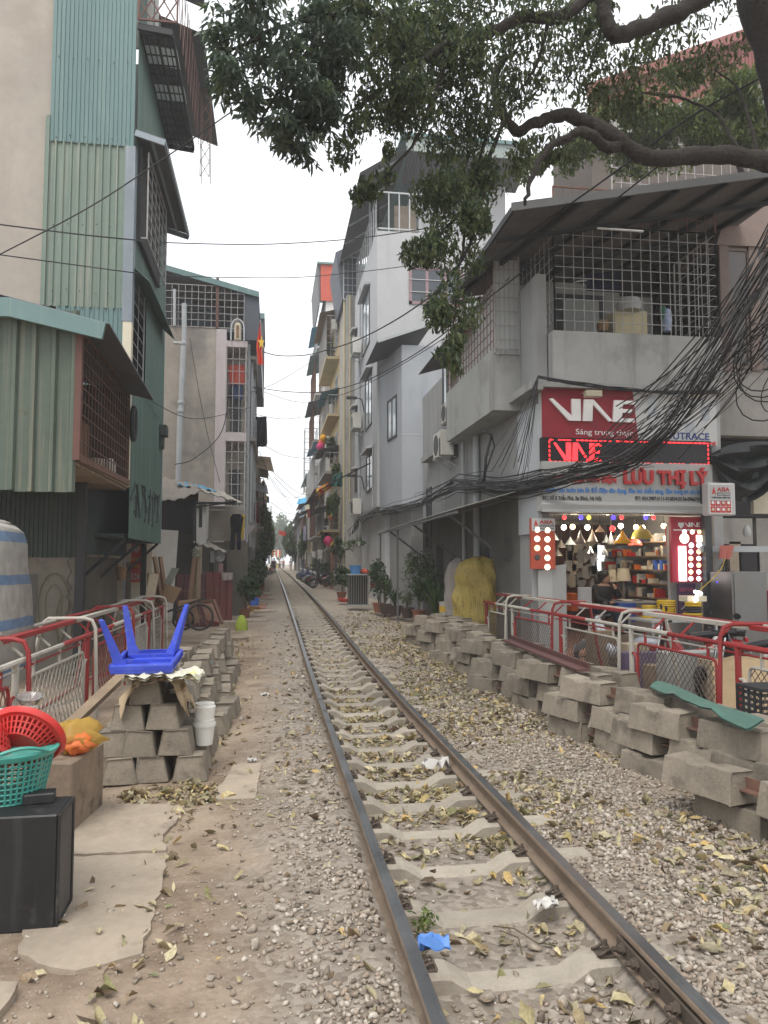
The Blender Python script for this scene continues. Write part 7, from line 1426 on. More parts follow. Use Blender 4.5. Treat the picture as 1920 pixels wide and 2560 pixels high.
for j in range(12):
 t_ = j/11; g.append([on_y(lerp(1537,1720,i/15),lerp(980-28*math.sin(math.pi*i/15),1000+85*math.sin(math.pi*min(1,i/13)),t_),13.9)+V(0,.16*math.sin(t_*19+i*.35)*(.3+math.sin(math.pi*i/15)),0) for i in range(16)])
mb = MB(); mb.sheet(g); solo('rolled_tarpaulin',mb,mat('black_tarp',(.035,.038,.04),.6,.2,4,.2),'black tarpaulin gathered in swags right of the shop signs','tarpaulin',smooth=True)
cloth('red_rag',[(on_y(1556,1178,13.6),on_y(1586,1178,13.6)),(on_y(1552,1206,13.6),on_y(1578,1208,13.6))],mat('faded_red_cloth',(.46,.14,.11),.8,.1,4,.1),'faded red folded sheet draped over the steel beam','sheet',fold=.015)
cbn = thing('coloured_bulb_string','string of small red, green, blue and yellow bulbs hanging in a bunch from the beam','string lights',on_y(1565,1265,13.5)); rr = random.Random(6)
for i in range(17):
 c = on_y(1565+rr.uniform(-14,14),1255+rr.uniform(-18,24),13.5+rr.uniform(-.06,.06)); mb = MB(); mb.ball(c,.03,8); part('bulb',mb,rr.choice([m_eR,m_eR,m_eG,m_eB,m_eY]),cbn,smooth=2)
 mb = MB(); mb.tube([on_y(1567,1207,13.5),c+V(rr.uniform(-.05,.05),0,.25),c],.006,4); part('wire',mb,m_black,cbn)
a,b = on_y(1583,1330,13.0),on_y(1656,1235,13.0); fg = thing('steel_cabinet','tall stainless steel cabinet standing right of the hanging coloured bulbs','cabinet',((a.x+b.x)/2,13.3,0)); mb = MB(); mb.box(a.x,b.x,13.0,13.7,.1,b.z); part('body',mb,mat('brushed_steel',(.20,.20,.195),.4,.15,1.2,.03,metal=.85,spot=(.2,.19,.17),spot_scale=1.5),fg,bevel=.01); mb = MB(); mb.box(a.x+.04,b.x-.04,12.985,13,.3,b.z-.05); part('door',mb,mat('brushed_steel',(.2,.2,.195)),fg)
mb = MB(); mb.box(b.x+.02,b.x+.5,13.0,13.6,.1,b.z-.35); solo('red_cabinet',mb,m_redlet,'red edged cabinet beside the stainless steel one at the frame edge','cabinet',bevel=.01)
a,b = on_y(1622,1110,14.4),on_y(1680,1010,14.4); mb = MB(); mb.box(a.x,b.x,14.3,14.4,a.z,b.z); solo('faded_sign',mb,m_cream,'faded cream signboard under the black tarpaulin at the right edge','sign')
c = on_y(1528,1130,13.5); bq = on_y(1535,1160,13.4); mb = MB(); mb.lathe([(.03,.12),(.07,.05),(.08,-.05),(.05,-.1)],on_y(1533+80,1148,14.2),12); solo('porch_lamp',mb,m_signwht,'unlit white lamp hanging beneath the light box','lamp',smooth=True)
# red tin shed high behind, with a barred balcony
YR = 27.; Rr = lambda x,y: on_y(x,y,YR); rs = thing('red_tin_building','tall building clad in faded red tin behind the tree at the upper right','building',(15,YR+3,0)); m_redt = mat('faded_red_tin_wall',(.27,.095,.08),.6,.12,1,.06,40,streak=(.28,.10,.08),streak_amt=.5,sscale=(4,4,.2))
xl_,xr_ = Rr(1278,250).x,Rr(1690,60).x; zl_,zr_ = Rr(1285,205).z,Rr(1680,55).z; zb_ = Rr(1285,282).z
zb2 = Rr(1690,175).z
for i in range(18):
 a,b,t0,t1 = lerp(xl_,xr_,i/18),lerp(xl_,xr_,(i+1)/18),i/18,(i+1)/18; mb = MB()
 for k_ in range(3): u0,u1 = a+(b-a)*k_/3,a+(b-a)*(k_+1)/3; f0,f1 = t0+(t1-t0)*k_/3,t0+(t1-t0)*(k_+1)/3; mb.add([(u0,YR,lerp(zb_,zb2,f0)),(lerp(u0,u1,.8),YR,lerp(zb_,zb2,f1)),(lerp(u0,u1,.8),YR,lerp(zl_,zr_,f1)),(u0,YR,lerp(zl_,zr_,f0)),(lerp(u0,u1,.85),YR-.05,lerp(zb_,zb2,f1)),(u1,YR-.05,lerp(zb_,zb2,f1)),(u1,YR-.05,lerp(zl_,zr_,f1)),(lerp(u0,u1,.85),YR-.05,lerp(zl_,zr_,f1))],[(0,1,2,3),(1,4,7,2),(4,5,6,7)])
 part('tin_sheet',mb,m_redt,rs)
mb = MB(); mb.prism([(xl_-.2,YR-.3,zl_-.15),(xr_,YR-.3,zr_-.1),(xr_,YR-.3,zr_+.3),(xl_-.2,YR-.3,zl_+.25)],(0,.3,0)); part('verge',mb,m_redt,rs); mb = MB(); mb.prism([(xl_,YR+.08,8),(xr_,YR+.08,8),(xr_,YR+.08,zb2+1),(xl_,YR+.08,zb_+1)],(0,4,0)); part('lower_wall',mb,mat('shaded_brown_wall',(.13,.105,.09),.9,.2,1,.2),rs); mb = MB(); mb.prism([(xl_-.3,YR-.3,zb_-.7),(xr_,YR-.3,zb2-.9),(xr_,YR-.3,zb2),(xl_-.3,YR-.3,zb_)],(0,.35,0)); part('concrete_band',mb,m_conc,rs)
mb = MB(); grille(mb,(xl_+.2,YR-1.2,zb_-3.2),(8,0,0),(0,0,2.2),22,4,.011,.02); part('balcony_bars',mb,m_grille,rs)
# ================================================================== old sleepers stacked on both sides
def block_mesh(seed,L=.66,wb=.15,wt=.112,h=.22):
 rr = random.Random(seed); mb = MB(); st = [(0,h-.012),(.015,h),(.22,h),(.24,h-.024),(.39,h-.024),(.41,h),(L-.012,h),(L,h-.014)]; n = 4; j_ = lambda a=.011: rr.uniform(-a,a)
 for i,(y,t) in enumerate(st):
  e = .012 if i in (0,len(st)-1) else 0; lean = (.03 if i == 0 else (-.03 if i == len(st)-1 else 0))
  mb.v += [(-wb+e+j_(),y,j_(.003)),(wb-e+j_(),y,j_(.003)),(wt-e+j_(),y+lean,t+j_()),(-wt+e+j_(),y+lean,t+j_())]
 for i in range(len(st)-1):
  for k_ in range(4): l = (k_+1) % 4; mb.f.append((i*4+k_,(i+1)*4+k_,(i+1)*4+l,i*4+l)); mb.m.append(0)
 mb.f += [(0,1,2,3),tuple((len(st)-1)*4+k_ for k_ in (3,2,1,0))]; mb.m += [0,0]
 me = mesh_from(mb,'block',m_oldconc,bevel=.022,segs=2); return me
BLK = [block_mesh(i) for i in range(6)]
BARM = MB(); BARM.bar((0,.6,.1),(0,.92,.1),.085,.012); BARM.bar((.036,.6,.14),(.036,.92,.14),.01,.085); BARME = mesh_from(BARM,'tie_bar',m_rust)
def old_sleeper(x,y,z,rot,label,group,one=False):
 t = thing('old_sleeper',label,'railway sleeper',(x,y,z),rot,group,(random.uniform(-.02,.02),random.uniform(-.03,.03),rot)); a,b = random.sample(BLK,2)
 link('block',a,t,(0,0,0)); link('tie_bar',BARME,t)
 if not one: link('block',b,t,(0,1.52,0),(0,0,math.pi))
 return t
GL = 'old concrete sleepers piled along the left fence'; GR = 'old concrete sleepers piled along the right side'
L0 = [on_z(x,1702,0).x for x in (252,320,404)]
H_ = .222
for r_,(xs_,lab) in enumerate(((L0,('bottom course left','bottom course middle','bottom course right')),([L0[0]-.08,(L0[0]+L0[1])/2+.02,(L0[1]+L0[2])/2+.03],('second course left','second course middle','second course right')),([L0[0]+.04,L0[1]+.08],('third course left','third course right')),([(L0[0]+L0[1])/2+.06],('topmost, under the folded sacks',)))):
 for x,l_ in zip(xs_,lab): old_sleeper(x,7.1+.04*r_+random.uniform(-.03,.03),r_*H_,random.uniform(-.03,.05),'old sleeper in the nearest left pile, '+l_,GL)
wn = ('second','third','fourth','fifth')
for p_ in range(4):
 y0 = 8.8+p_*1.72
 for r_,n in enumerate((4,3,2) if p_ < 2 else (3,2,1)):
  for i in range(n): old_sleeper(-1.82-.02*p_-.33*i-.17*r_*(1 if i % 2 else .8)+random.uniform(-.03,.03),y0+random.uniform(-.15,.2),gz(y0+1)*.6+r_*H_,random.uniform(-.08,.1),f'old sleeper in the {wn[p_]} left pile, {("bottom", "middle", "top")[r_]} course, {("first", "second", "third", "fourth")[i]} from the rails',GL)
pn = ('right pile cut by the frame edge','right pile under the green sheet','third right pile','fourth right pile','fifth right pile','sixth right pile','seventh right pile','right pile before the yellow sack','farthest right pile')
for p_ in range(9):
 y0 = 4.1+p_*1.5; g_ = gz(y0+1)
 for r_ in range(3 if p_ not in (0,) else 2):
  for i in range((3,3,2)[r_]):
   if r_ == 2 and i == 1 and p_ in (2,4,6): continue
   a = R(14)+random.uniform(-.09,.1); sh_ = (0,.22,-.1)[r_]+random.uniform(-.12,.12); x = 2.48+.345*i+.03*r_-sh_*.34+random.uniform(-.03,.03); y = y0+.12*i+sh_*.94
   old_sleeper(x,y,g_+r_*H_-.016,a,f'old sleeper, {("bottom", "middle", "top")[r_]} course, {("track", "middle", "fence")[i]} side, in the {pn[p_]}',GR)
for i in range(5): mb = MB(); mb.bar((2.2,17.9+.1*i,gz(18)+.1+i*.2),(2.9-i*.1,18.3,gz(18)+.1+i*.2),.22,.2) if 0 else None
p0,p1 = on_z(1095,1383,.72),on_z(1260,1448,.70); mb = MB(); mb.bar(p0,p1,.16,.03); mb.bar(p0+V(.07,0,.04),p1+V(.07,0,.04),.02,.08); solo('steel_channel',mb,mat('maroon_steel',(.12,.055,.05),.7,.2,4,.1),'maroon steel channel lying on top of the right sleeper piles','steel channel')
c = [on_z(x,y,.66) for x,y in ((1400,1478),(1428,1468),(1648,1560),(1640,1572),(1500,1536))]; mb = MB(); g = []
a,b,d,e = on_z(1422,1470,.74),on_z(1652,1556,.73),on_z(1404,1482,.73),on_z(1612,1572,.72)
for j in range(5): g.append([a.lerp(d,j/4).lerp(b.lerp(e,j/4),i/10)+V(0,0,.012*math.sin(i*.8+j*.9)+(.03 if i in (3,7) else 0)*(j > 2)) for i in range(11)])
mb.sheet(g); mb.sheet([[q-V(0,.008,.012) for q in r_] for r_ in g]); solo('green_sheet',mb,mat('green_painted_tin',(.075,.155,.125),.6,.15,2,.1),'bent dark green tin sheet lying across the near right sleepers','tin sheet')
# ================================================================== crossing barriers
m_bred = mat('barrier_red',(.27,.025,.025),.5,.18,3,.1,50,spot=(.30,.10,.08),spot_scale=6,spot_lo=.62,spot_hi=.7); m_bwht = mat('barrier_white',(.43,.40,.345),.6,.15,3,.1,50,spot=(.20,.15,.11),spot_scale=7,spot_lo=.56,spot_hi=.68)
m_mesh = mat('mesh_wire',(.13,.10,.085),.8,.2,8,0); m_mw = mat('pale_mesh_wire',(.36,.33,.285),.8,.3,8,0); m_mr = mat('red_mesh_wire',(.17,.055,.045),.8,.3,8,0)
def barrier(X,y0,y1,H,back,cols,label,hexm=False,z0=0):
 ybr = y1-.05 if hexm else y0
 """rolling barrier section along y: two top rails, mesh frame, posts, one bent brace; back = side of the brace"""
 t = thing('crossing_barrier',label,'barrier',(X,(y0+y1)/2,z0)); A,B = cols; P = lambda y,z,x=0: (X+x,y,z0+z)
 mb = MB(); mb.frame(P(y0,H-.06,back*.26),(.0,y1-y0,0),(.085,0,0),(0,0,.05)); part('top_plate',mb,B,t,bevel=.004)
 mb = MB(); mb.tube([P(y0,H-.02,back*.42),P(y1,H-.02,back*.42)],.02,6); part('back_rail',mb,A,t,smooth=True)
 mb = MB(); mb.tube([P(y0,H-.2),P((y0+y1)/2,H-.2)],.026,8); part('top_rail',mb,A,t,smooth=True); mb = MB(); mb.tube([P((y0+y1)/2,H-.2),P(y1,H-.2)],.03,8); mb.tube([P(y0,H-.27),P(y1,H-.27)],.012,6); part('top_rail',mb,B,t,smooth=True)
 ya,yb,za,zb = y0+.18,y1-.38,.12,H-.38
 r_ = .07; co = [P(ya,za+r_),P(ya,zb-r_),P(ya+.02,zb-.02),P(ya+r_,zb),P(yb-r_,zb),P(yb-.02,zb-.02),P(yb,zb-r_),P(yb,za+r_),P(yb-r_,za),P(ya+r_,za)]
 mb = MB(); mb.tube(co,.017,6,close=True); part('mesh_frame',mb,A,t,smooth=True)
 mb = MB(); w,h = yb-ya,zb-za
 if hexm:
  p_ = .075; n = int(w/p_); m_ = int(h/.045)
  for i in range(n+1):
   pts = [P(ya+i*p_+(p_*.25 if (((k_+1)//2+i) % 2) else -p_*.25),za+k_*h/m_) for k_ in range(m_+1)]
   for a,b in zip(pts,pts[1:]): mb.bar(a,b,.0085)
 else:
  p_ = .095; n = int((w+h)/p_)
  for i in range(1,n):
   s_ = i*p_; a0,a1 = max(0,s_-h),min(w,s_)
   mb.bar(P(ya+a0,za+s_-a0),P(ya+a1,za+s_-a1),.006); mb.bar(P(yb-a0,za+s_-a0,.004),P(yb-a1,za+s_-a1,.004),.006)
 part('wire_mesh',mb,(m_mw if A is m_bwht else m_mr) if hexm else m_mesh,t,kind='stuff')
 mb = MB(); yp = y1-.2; mb.tube([P(yp,0),P(yp,H-.2)],.032,8); part('post',mb,B,t,smooth=True); mb = MB(); mb.tube([P(yp-.13,0),P(yp-.13,H*.55),P(yp-.09,H*.6),P(yp,H*.6)],.016,6); part('latch_bar',mb,A,t,smooth=True)
 for y in (ya+.15,(ya+yb)/2,yb-.2): mb = MB(); mb.bar(P(y,zb),P(y,H-.2),.025); mb.bar(P(y,H-.2,back*.1),P(y,H-.06,back*.26),.02); part('rail_stub',mb,A,t)
 mb = MB(); yq = ybr; o = -back*.1; mb.tube([P(yq,0,o),P(yq,H-.12,o*.6),P(yq,H-.03,o*.2),P(yq,H,back*.08),P(yq,H,back*.5),P(yq,H-.06,back*.58),P(yq-.02,0,back*.8)],.023,8); part('bent_brace',mb,A,t,smooth=True)
 mb = MB(); mb.tube([P(y0+.4,.05,back*.7),P(y1,.05,back*.7)],.02,6); mb.bar(P(yp,.3),P(yp,.08,back*.7),.03); part('base_rail',mb,A,t)
 return t
RW,WR = (m_bred,m_bwht),(m_bwht,m_bred)
for i,(y0,y1,c_) in enumerate(((5.2,7.35,WR),(7.35,9.65,RW),(9.65,12.1,WR),(12.1,14.6,RW),(14.6,16.4,WR))):
 barrier(3.42,y0,y1,1.3,1,c_,('right hand barrier section at the frame edge, before the plywood sheet','right hand red framed section just behind the green tin sheet','right hand white framed section in front of the stacked cable coils','right hand red framed section before the shop counter','farthest right hand white section beside the yellow sack')[i])
for i,(y0,y1,c_) in enumerate(((4.9,7.5,RW),(7.5,10.2,WR),(10.2,12.9,RW),(12.9,15.0,WR),(15.0,16.8,WR))):
 barrier(-3.42,y0,y1,1.24,-1,c_,('left hand red section nearest the camera behind the colanders','left hand white framed section with honeycomb mesh behind the blue table','left hand red section beyond the blue table','left hand white section before the pale planks','farthest left hand white section next to the handcart')[i],True)
for i,(a,b) in enumerate((((-3.2,6.3,.2),(-2.75,9.2,.75)),((-3.05,6.6,.1),(-2.7,10.5,.35)))): mb = MB(); mb.bar(a,b,.12,.05); solo('grey_plank',mb,m_wood,('weathered plank rising from the left barrier foot to the sleepers','second weathered plank lying lower beside the sleepers')[i],'plank')
# ================================================================== things on and round the left pile
m_tbl = mat('table_blue',(.05,.085,.52),.42,.18,4,.05,spec=.45,spot=(.16,.19,.42),spot_scale=9,spot_amt=.5); q_ = on_y(239,1452,7.12); tx,ty,tz = q_.x+.275,7.39,q_.z+.02
tb = thing('plastic_table','bright blue plastic table upside down with three legs in the air','table',(tx,ty,tz),R(14),None,(R(9),R(-1),R(-4)))
mb = MB(); w,d = .27,.27; mb.box(-w,w,-d,d,0,.03); mb.box(-w,w,-d,-d+.03,.03,.08); mb.box(-w,w,d-.03,d,.03,.08); mb.box(-w,-w+.03,-d+.03,d-.03,.03,.08); mb.box(w-.03,w,-d+.03,d-.03,.03,.08); part('top',mb,m_tbl,tb,local=True,bevel=.012,segs=2)
for i in range(3): mb = MB(); mb.box(-w+.06,w-.06,-.18+i*.17,-.16+i*.17,.03,.06); part('rib',mb,m_tbl,tb,local=True)
for sx in (-1,1):
 for sy in (-1,1):
  if (sx,sy) == (1,-1): continue
  mb = MB(); x,y = sx*(w-.03),sy*(d-.03); ex,ey = sx*(w+(.07 if sx*sy > 0 else .015)),sy*(d+.03); b = [(x,y,.02),(x-sx*.13,y,.05),(x-sx*.03,y-sy*.1,.05)]; q = [(x,y,.07),(x-sx*.085,y,.13),(x-sx*.02,y-sy*.08,.13)]; e = [(ex,ey,.5),(ex-sx*.05,ey,.5),(ex-sx*.01,ey-sy*.05,.5)]
  mb.add(b+q+e,[(0,1,4,3),(1,2,5,4),(2,0,3,5),(3,4,7,6),(4,5,8,7),(5,3,6,8),(6,7,8),(2,1,0)] if sx*sy < 0 else [(3,4,1,0),(4,5,2,1),(5,3,0,2),(6,7,4,3),(7,8,5,4),(8,6,3,5),(8,7,6),(0,1,2)]); part('leg',mb,m_tbl,tb,local=True,bevel=.004)
def sack(name,cx,cy,z,w,d,m,label,drops,ph=0,th=.02):
 g = [];
 for j in range(15):
  v = j/14*2-1; row = []
  for i in range(23):
   u = i/22*2-1; x = cx+u*w+.03*math.sin(v*4+ph); y = cy+v*d+.05*math.sin(u*5+ph); ov = max(0,abs(u)-drops[0])+max(0,-v-drops[1]); row.append(V(x-.5*math.copysign(max(0,abs(u)-drops[0])*w,u),y+max(0,-v-drops[1])*d*.75,z-ov*drops[2]*(1+.25*math.sin(u*6+v*5+ph))+.022*math.sin(u*9+ph)*math.cos(v*7)+.012*math.sin(u*21+v*13)))
  g.append(row)
 mb = MB(); mb.sheet(g); mb.sheet([[q-V(0,0,th) for q in r_] for r_ in g]); return solo(name,mb,m,label,'sack',smooth=True)
sack('jute_sack',L0[1]+.02,7.34,4*H_+.012,.46,.25,mat('beige_sackcloth',(.43,.33,.21),.9,.15,5,.5,90,spot=(.32,.23,.15),spot_scale=3),'crumpled beige woven sack draped over the top sleeper under the blue table',(.3,3.,.36),.5)
sack('feed_sack',L0[1]+.1,7.28,4*H_+.05,.36,.25,mat('white_sack',(.58,.55,.44),.7,.1,5,.3,60,spot=(.52,.50,.04),spot_scale=2.6,spot_lo=.58,spot_hi=.6),'white and yellow printed feed sack lying on the beige sack',(.8,3.,.2),2.)
sack('grey_sack',L0[1]+.16,7.62,3*H_+.12,.2,.3,mat('grey_sackcloth',(.27,.24,.20),.9,.2,5,.4,80),'grey brown sack crumpled behind the topmost sleeper of the near pile',(.5,3.,.3),1.3)
cloth('printed_bag',[(on_y(368,1502,8.6),on_y(399,1500,8.6)),(on_y(366,1542,8.6),on_y(397,1536,8.6))],mat('lime_print_bag',(.50,.52,.38),.6,.1,5,.2,spot=(.42,.50,.03),spot_scale=4,spot_lo=.5,spot_hi=.53),'small white and lime printed bag hung beside the beige sack','bag',fold=.015)
c = on_z(412,1606,H_+.0); m_pail = mat('white_pail',(.70,.68,.63),.4,.06,3,.02,spec=.5)
for i in range(2): z = H_+.0+i*.2; mb = MB(); mb.lathe([(.078,0),(.098,.17),(.108,.172),(.108,.2),(.098,.2),(.098,.232),(.088,.235),(.085,.215),(0,.2)] if i == 0 else [(.085,0),(.1,.13),(.105,.15),(.092,.165),(.092,.18),(.0,.183)],(L0[2]+.09,7.5,z+.012),22); solo('white_tub',mb,m_pail,('lower white plastic tub on the bottom sleeper of the near pile','upper white plastic tub nested in the lower one')[i],'tub','stacked white tubs',smooth=True)
mb = MB(); a,b = on_y(388,1460,10.2),on_y(410,1432,10.8); mb.bar(a,b,.03); mb.bar(b,b+V(.16,.1,.05),.06,.02); mb.bar(b+V(.1,0,.0),b+V(.28,.05,-.01),.04); solo('teal_squeegee',mb,mat('teal_plastic',(.10,.24,.25),.5,.1,3,0),'teal handled brush lying on the second left sleeper pile','brush')
# black cabinet, basket, colanders
p0,p1,p2 = on_z(-40,2022,0),on_z(118,2010,0),on_z(151,1950,0); cb = thing('black_cabinet','scuffed black wooden cabinet cut by the left frame edge, carrying baskets','cabinet',p1); hC = on_y(118,1760,p1.y).z; n_ = (p2-p1); n_.z = 0; u = V(-.75,-.02,0)
m_blkw = mat('scuffed_black',(.017,.017,.018),.5,.35,2.2,.12,60,spot=(.10,.092,.082),spot_scale=4,spot_amt=.6,spot_lo=.54,streak=(.05,.048,.045),streak_amt=.4,sscale=(20,20,1)); mb = MB(); mb.frame(p1+u,-u,n_*1.02,V(0,0,hC)); part('carcass',mb,m_blkw,cb,bevel=.008)
sdv = V(n_.y,-n_.x,0).normalized(); mb = MB(); s_ = .025
for o,a,h_ in ((V(0,0,0),n_,s_),(V(0,0,hC-s_),n_,s_)): mb.frame(p1+o+sdv*.0,a,sdv*.014,V(0,0,h_))
mb.frame(p1+sdv*.0+V(0,0,s_),n_.normalized()*s_,sdv*.014,V(0,0,hC-2*s_)); mb.frame(p1+n_-n_.normalized()*s_+V(0,0,s_),n_.normalized()*s_,sdv*.014,V(0,0,hC-2*s_)); part('side_frame',mb,m_blkw,cb,bevel=.003); mb = MB(); mb.frame(p1+n_*.06+sdv*.001+V(0,0,.03),n_*.88,sdv*.004,V(0,0,hC-.06)); part('side_panel',mb,mat('dull_dark_panel',(.065,.06,.055),.6,.25,2,.1,streak=(.11,.10,.09),streak_amt=.4,sscale=(10,10,1)),cb)
q = on_z(92,1737,hC); mb = MB(); mb.frame(q+V(-.1,-.02,0),(.16,.03,0),(-.02,.11,0),(0,0,.055)); solo('black_block',mb,m_blkw,'small black block on the cabinet top before the green basket','block',bevel=.006)
def basket(c,r0,r1,h,m,label,cat,nc,nr,name,rim=.014,tilt=(0,0,0),handles=False,z0=.0):
 t = thing(name,label,cat,c,0,None,tilt); mb = MB(); R_ = lambda z: lerp(r0,r1,z/h)
 for j in range(nr+1): z = h*j/nr; mb.tube([(R_(z)*math.cos(a),R_(z)*math.sin(a),z) for a in np.linspace(0,2*math.pi,33)[:-1]],.0055,4,close=True)
 for i in range(nc): a = 2*math.pi*i/nc; mb.bar((r0*math.cos(a),r0*math.sin(a),0),(r1*math.cos(a),r1*math.sin(a),h),.011,.007,up=(math.cos(a),math.sin(a),0))
 part('lattice_wall',mb,m,t,local=True)
 mb = MB(); mb.lathe([(r0*.98,.008),(r0*.98,0),(0,0)],n=28)
 part('bottom',mb,m,t,local=True); mb = MB(); mb.lathe([(r1,h-.03),(r1+.006,h-.03),(r1+.02,h-.01),(r1+.024,h),(r1+.012,h+.006),(r1-.004,h)],n=36); part('rim',mb,m,t,local=True,smooth=True)
 if handles:
  for s_ in (0,math.pi): mb = MB(); mb.tube([((r1+.02)*math.cos(s_+a),(r1+.02)*math.sin(s_+a),h+.045*math.cos(a*2.6)) for a in np.linspace(-.6,.6,9)],.011,6); part('handle',mb,m,t,local=True,smooth=True)
 return t
m_tealp = mat('teal_basket',(.065,.33,.275),.45,.15,4,.02,spec=.45,spot=(.20,.33,.28),spot_scale=8,spot_amt=.5); m_redp = mat('red_colander',(.52,.03,.025),.42,.15,4,.02,spec=.45,spot=(.40,.10,.08),spot_scale=8,spot_amt=.5)
bc = on_z(35,1740,hC); bc = V(bc.x-.11,bc.y+.17,hC+.004); bk0 = basket(bc,.20,.255,.27,m_tealp,'teal plastic laundry basket with slotted sides on the black cabinet','basket',46,9,'laundry_basket',handles=True)
bk0.rotation_euler = (0,0,R(-58)); m1 = basket(bc+V(-.04,.0,.24),.13,.235,.13,m_redp,'red colander turned over on top of the teal basket','colander',40,5,'colander',tilt=(R(152),R(24),0)); m1.location = bc+V(-.12,.02,.40)
m2 = basket(bc+V(.05,-.01,.2),.12,.2,.11,m_redp,'second red colander tilted inside the teal basket','colander',36,4,'colander',tilt=(R(-55),R(16),0)); m2.location = bc+V(.06,.03,.26)
c = on_y(62,1522,5.6); mb = MB(); mb.lathe([(.05,0),(.085,.05),(.088,.06),(.08,.055),(.045,.006)],c,20,axis=(.1,-.2,1)); solo('glass_bowl',mb,mat('clear_bowl',(.9,.92,.92),.05,0,1,0,transm=.9),'clear glass bowl behind the upturned red colander','bowl',smooth=True)
c = on_y(2,1545,5.3); mb = MB(); mb.ball(c,.09,12,sq=(1,.8,.6)); solo('steel_pan',mb,m_chrome,'shiny steel pan bottom at the left frame edge above the colander','pan',smooth=2)
p1,p2,p3 = on_z(152,1805,0),on_z(222,1742,0),on_z(120,1780,0); hB = on_y(170,1640,p1.y+.1).z; mb = MB(); mb.prism([V(p1.x-.34,p1.y+.05,0),p1,p2,V(p2.x-.34,p2.y+.05,0)],(0,0,hB)); solo('rusty_block',mb,mat('rust_stained_box',(.24,.18,.13),.9,.3,3,.5,40,spot=(.09,.06,.04),spot_scale=3.2,spot_amt=.9,streak=(.17,.105,.07),streak_amt=.5,sscale=(8,8,1)),'rust stained brown box on the slab behind the black cabinet','box',bevel=.012)
m_bagy = mat('yellow_bag',(.72,.50,.12),.35,.1,4,.3,20,trans=.45,alpha=.62); m_bago = mat('orange_bag',(.75,.20,.05),.4,.1,4,.3,20,trans=.3)
rr = random.Random(2); c = V((p1.x+p2.x)/2-.1,(p1.y+p2.y)/2,hB)
for (nm,r_,off,m,sq,lab) in (('orange_bag',.1,(.03,-.07,.07),m_bago,(1.15,1,.75),'orange plastic bag bundle inside the thin yellow bag'),('yellow_bag',.155,(.0,.02,.1),m_bagy,(1.2,1,.85),'thin yellow plastic bag lying on the rust stained box')):
 mb = MB(); mb.ball((0,0,0),1,16); mb.v = [(c.x+off[0]+x*r_*sq[0]*(1+.3*math.sin(5*y+7*z+3*x)+.1*math.sin(17*y-13*z)),c.y+off[1]+y*r_*sq[1]*(1+.28*math.sin(6*x+5*z)+.1*math.sin(19*x+11*z)),max(hB+.002,c.z+off[2]+z*r_*sq[2]*(1+.25*math.sin(6*x-4*y)))) for x,y,z in mb.v]; solo(nm,mb,m,lab,'plastic bag',smooth=2)
# striped tarpaulin over a tall load behind the barrier
YT_ = 8.3; T_ = lambda x,y: on_y(x,y,YT_); g = []; prof = [(1124,-50),(1131,-28),(1146,-10),(1172,-1),(1220,3),(1280,9),(1340,14),(1400,17),(1480,21)]
for (y,xr_) in prof:
 row = []
 for i in range(19):
  t_ = i/18; q = T_(lerp(-130,xr_,t_),y-10*math.sin(t_*2.6) if y < 1160 else y); row.append(q+V(0,-.55*math.cos(t_*1.5-.15)+.03*math.sin(i*1.4+y*.05),.02*math.sin(i*.9)))
 g.append(row)
back_ = [[q+V(0,.9+(.55*math.cos(i/18*1.5-.15)),0) for i,q in enumerate(r_)] for r_ in g]
tp_ = bpy.data.materials.new('striped_tarp'); tp_.use_nodes = True; t = tp_.node_tree; p = t.nodes['Principled BSDF']; p.inputs['Roughness'].default_value = .7; gm = _n(t,'ShaderNodeTexCoord'); mp = _n(t,'ShaderNodeMapping'); mp.inputs['Rotation'].default_value = (0,R(-10),0); t.links.new(gm.outputs['Object'],mp.inputs['Vector']); wv = _n(t,'ShaderNodeTexWave',Scale=.72,Distortion=.7,Detail=2.); wv.bands_direction = 'Z'; t.links.new(mp.outputs[0],wv.inputs['Vector']); cr = _n(t,'ShaderNodeValToRGB'); cr.color_ramp.elements[0].position = .86; cr.color_ramp.elements[0].color = (.46,.43,.385,1); cr.color_ramp.elements[1].position = .885; cr.color_ramp.elements[1].color = (.17,.27,.42,1); t.links.new(wv.outputs[0],cr.inputs[0]); nz = _n(t,'ShaderNodeTexNoise',Scale=7.,Detail=6.); t.links.new(gm.outputs['Object'],nz.inputs['Vector']); mm = _n(t,'ShaderNodeMix',data_type='RGBA'); mm.blend_type = 'MULTIPLY'; mm.inputs[0].default_value = .6; t.links.new(cr.outputs[0],mm.inputs[6]); t.links.new(nz.outputs[0],mm.inputs[7]); t.links.new(mm.outputs[2],p.inputs['Base Color']); bp = _n(t,'ShaderNodeBump'); bp.inputs['Strength'].default_value = .5; bp.inputs['Distance'].default_value = .05; t.links.new(nz.outputs[0],bp.inputs['Height']); t.links.new(bp.outputs[0],p.inputs['Normal'])
mb = MB(); mb.sheet([a+b[::-1] for a,b in zip(g,back_)]); mb.sheet([g[0],back_[0]]); solo('tarpaulin_cover',mb,tp_,'tall load wrapped in a blue and white striped tarpaulin at the left edge','covered load',smooth=2)
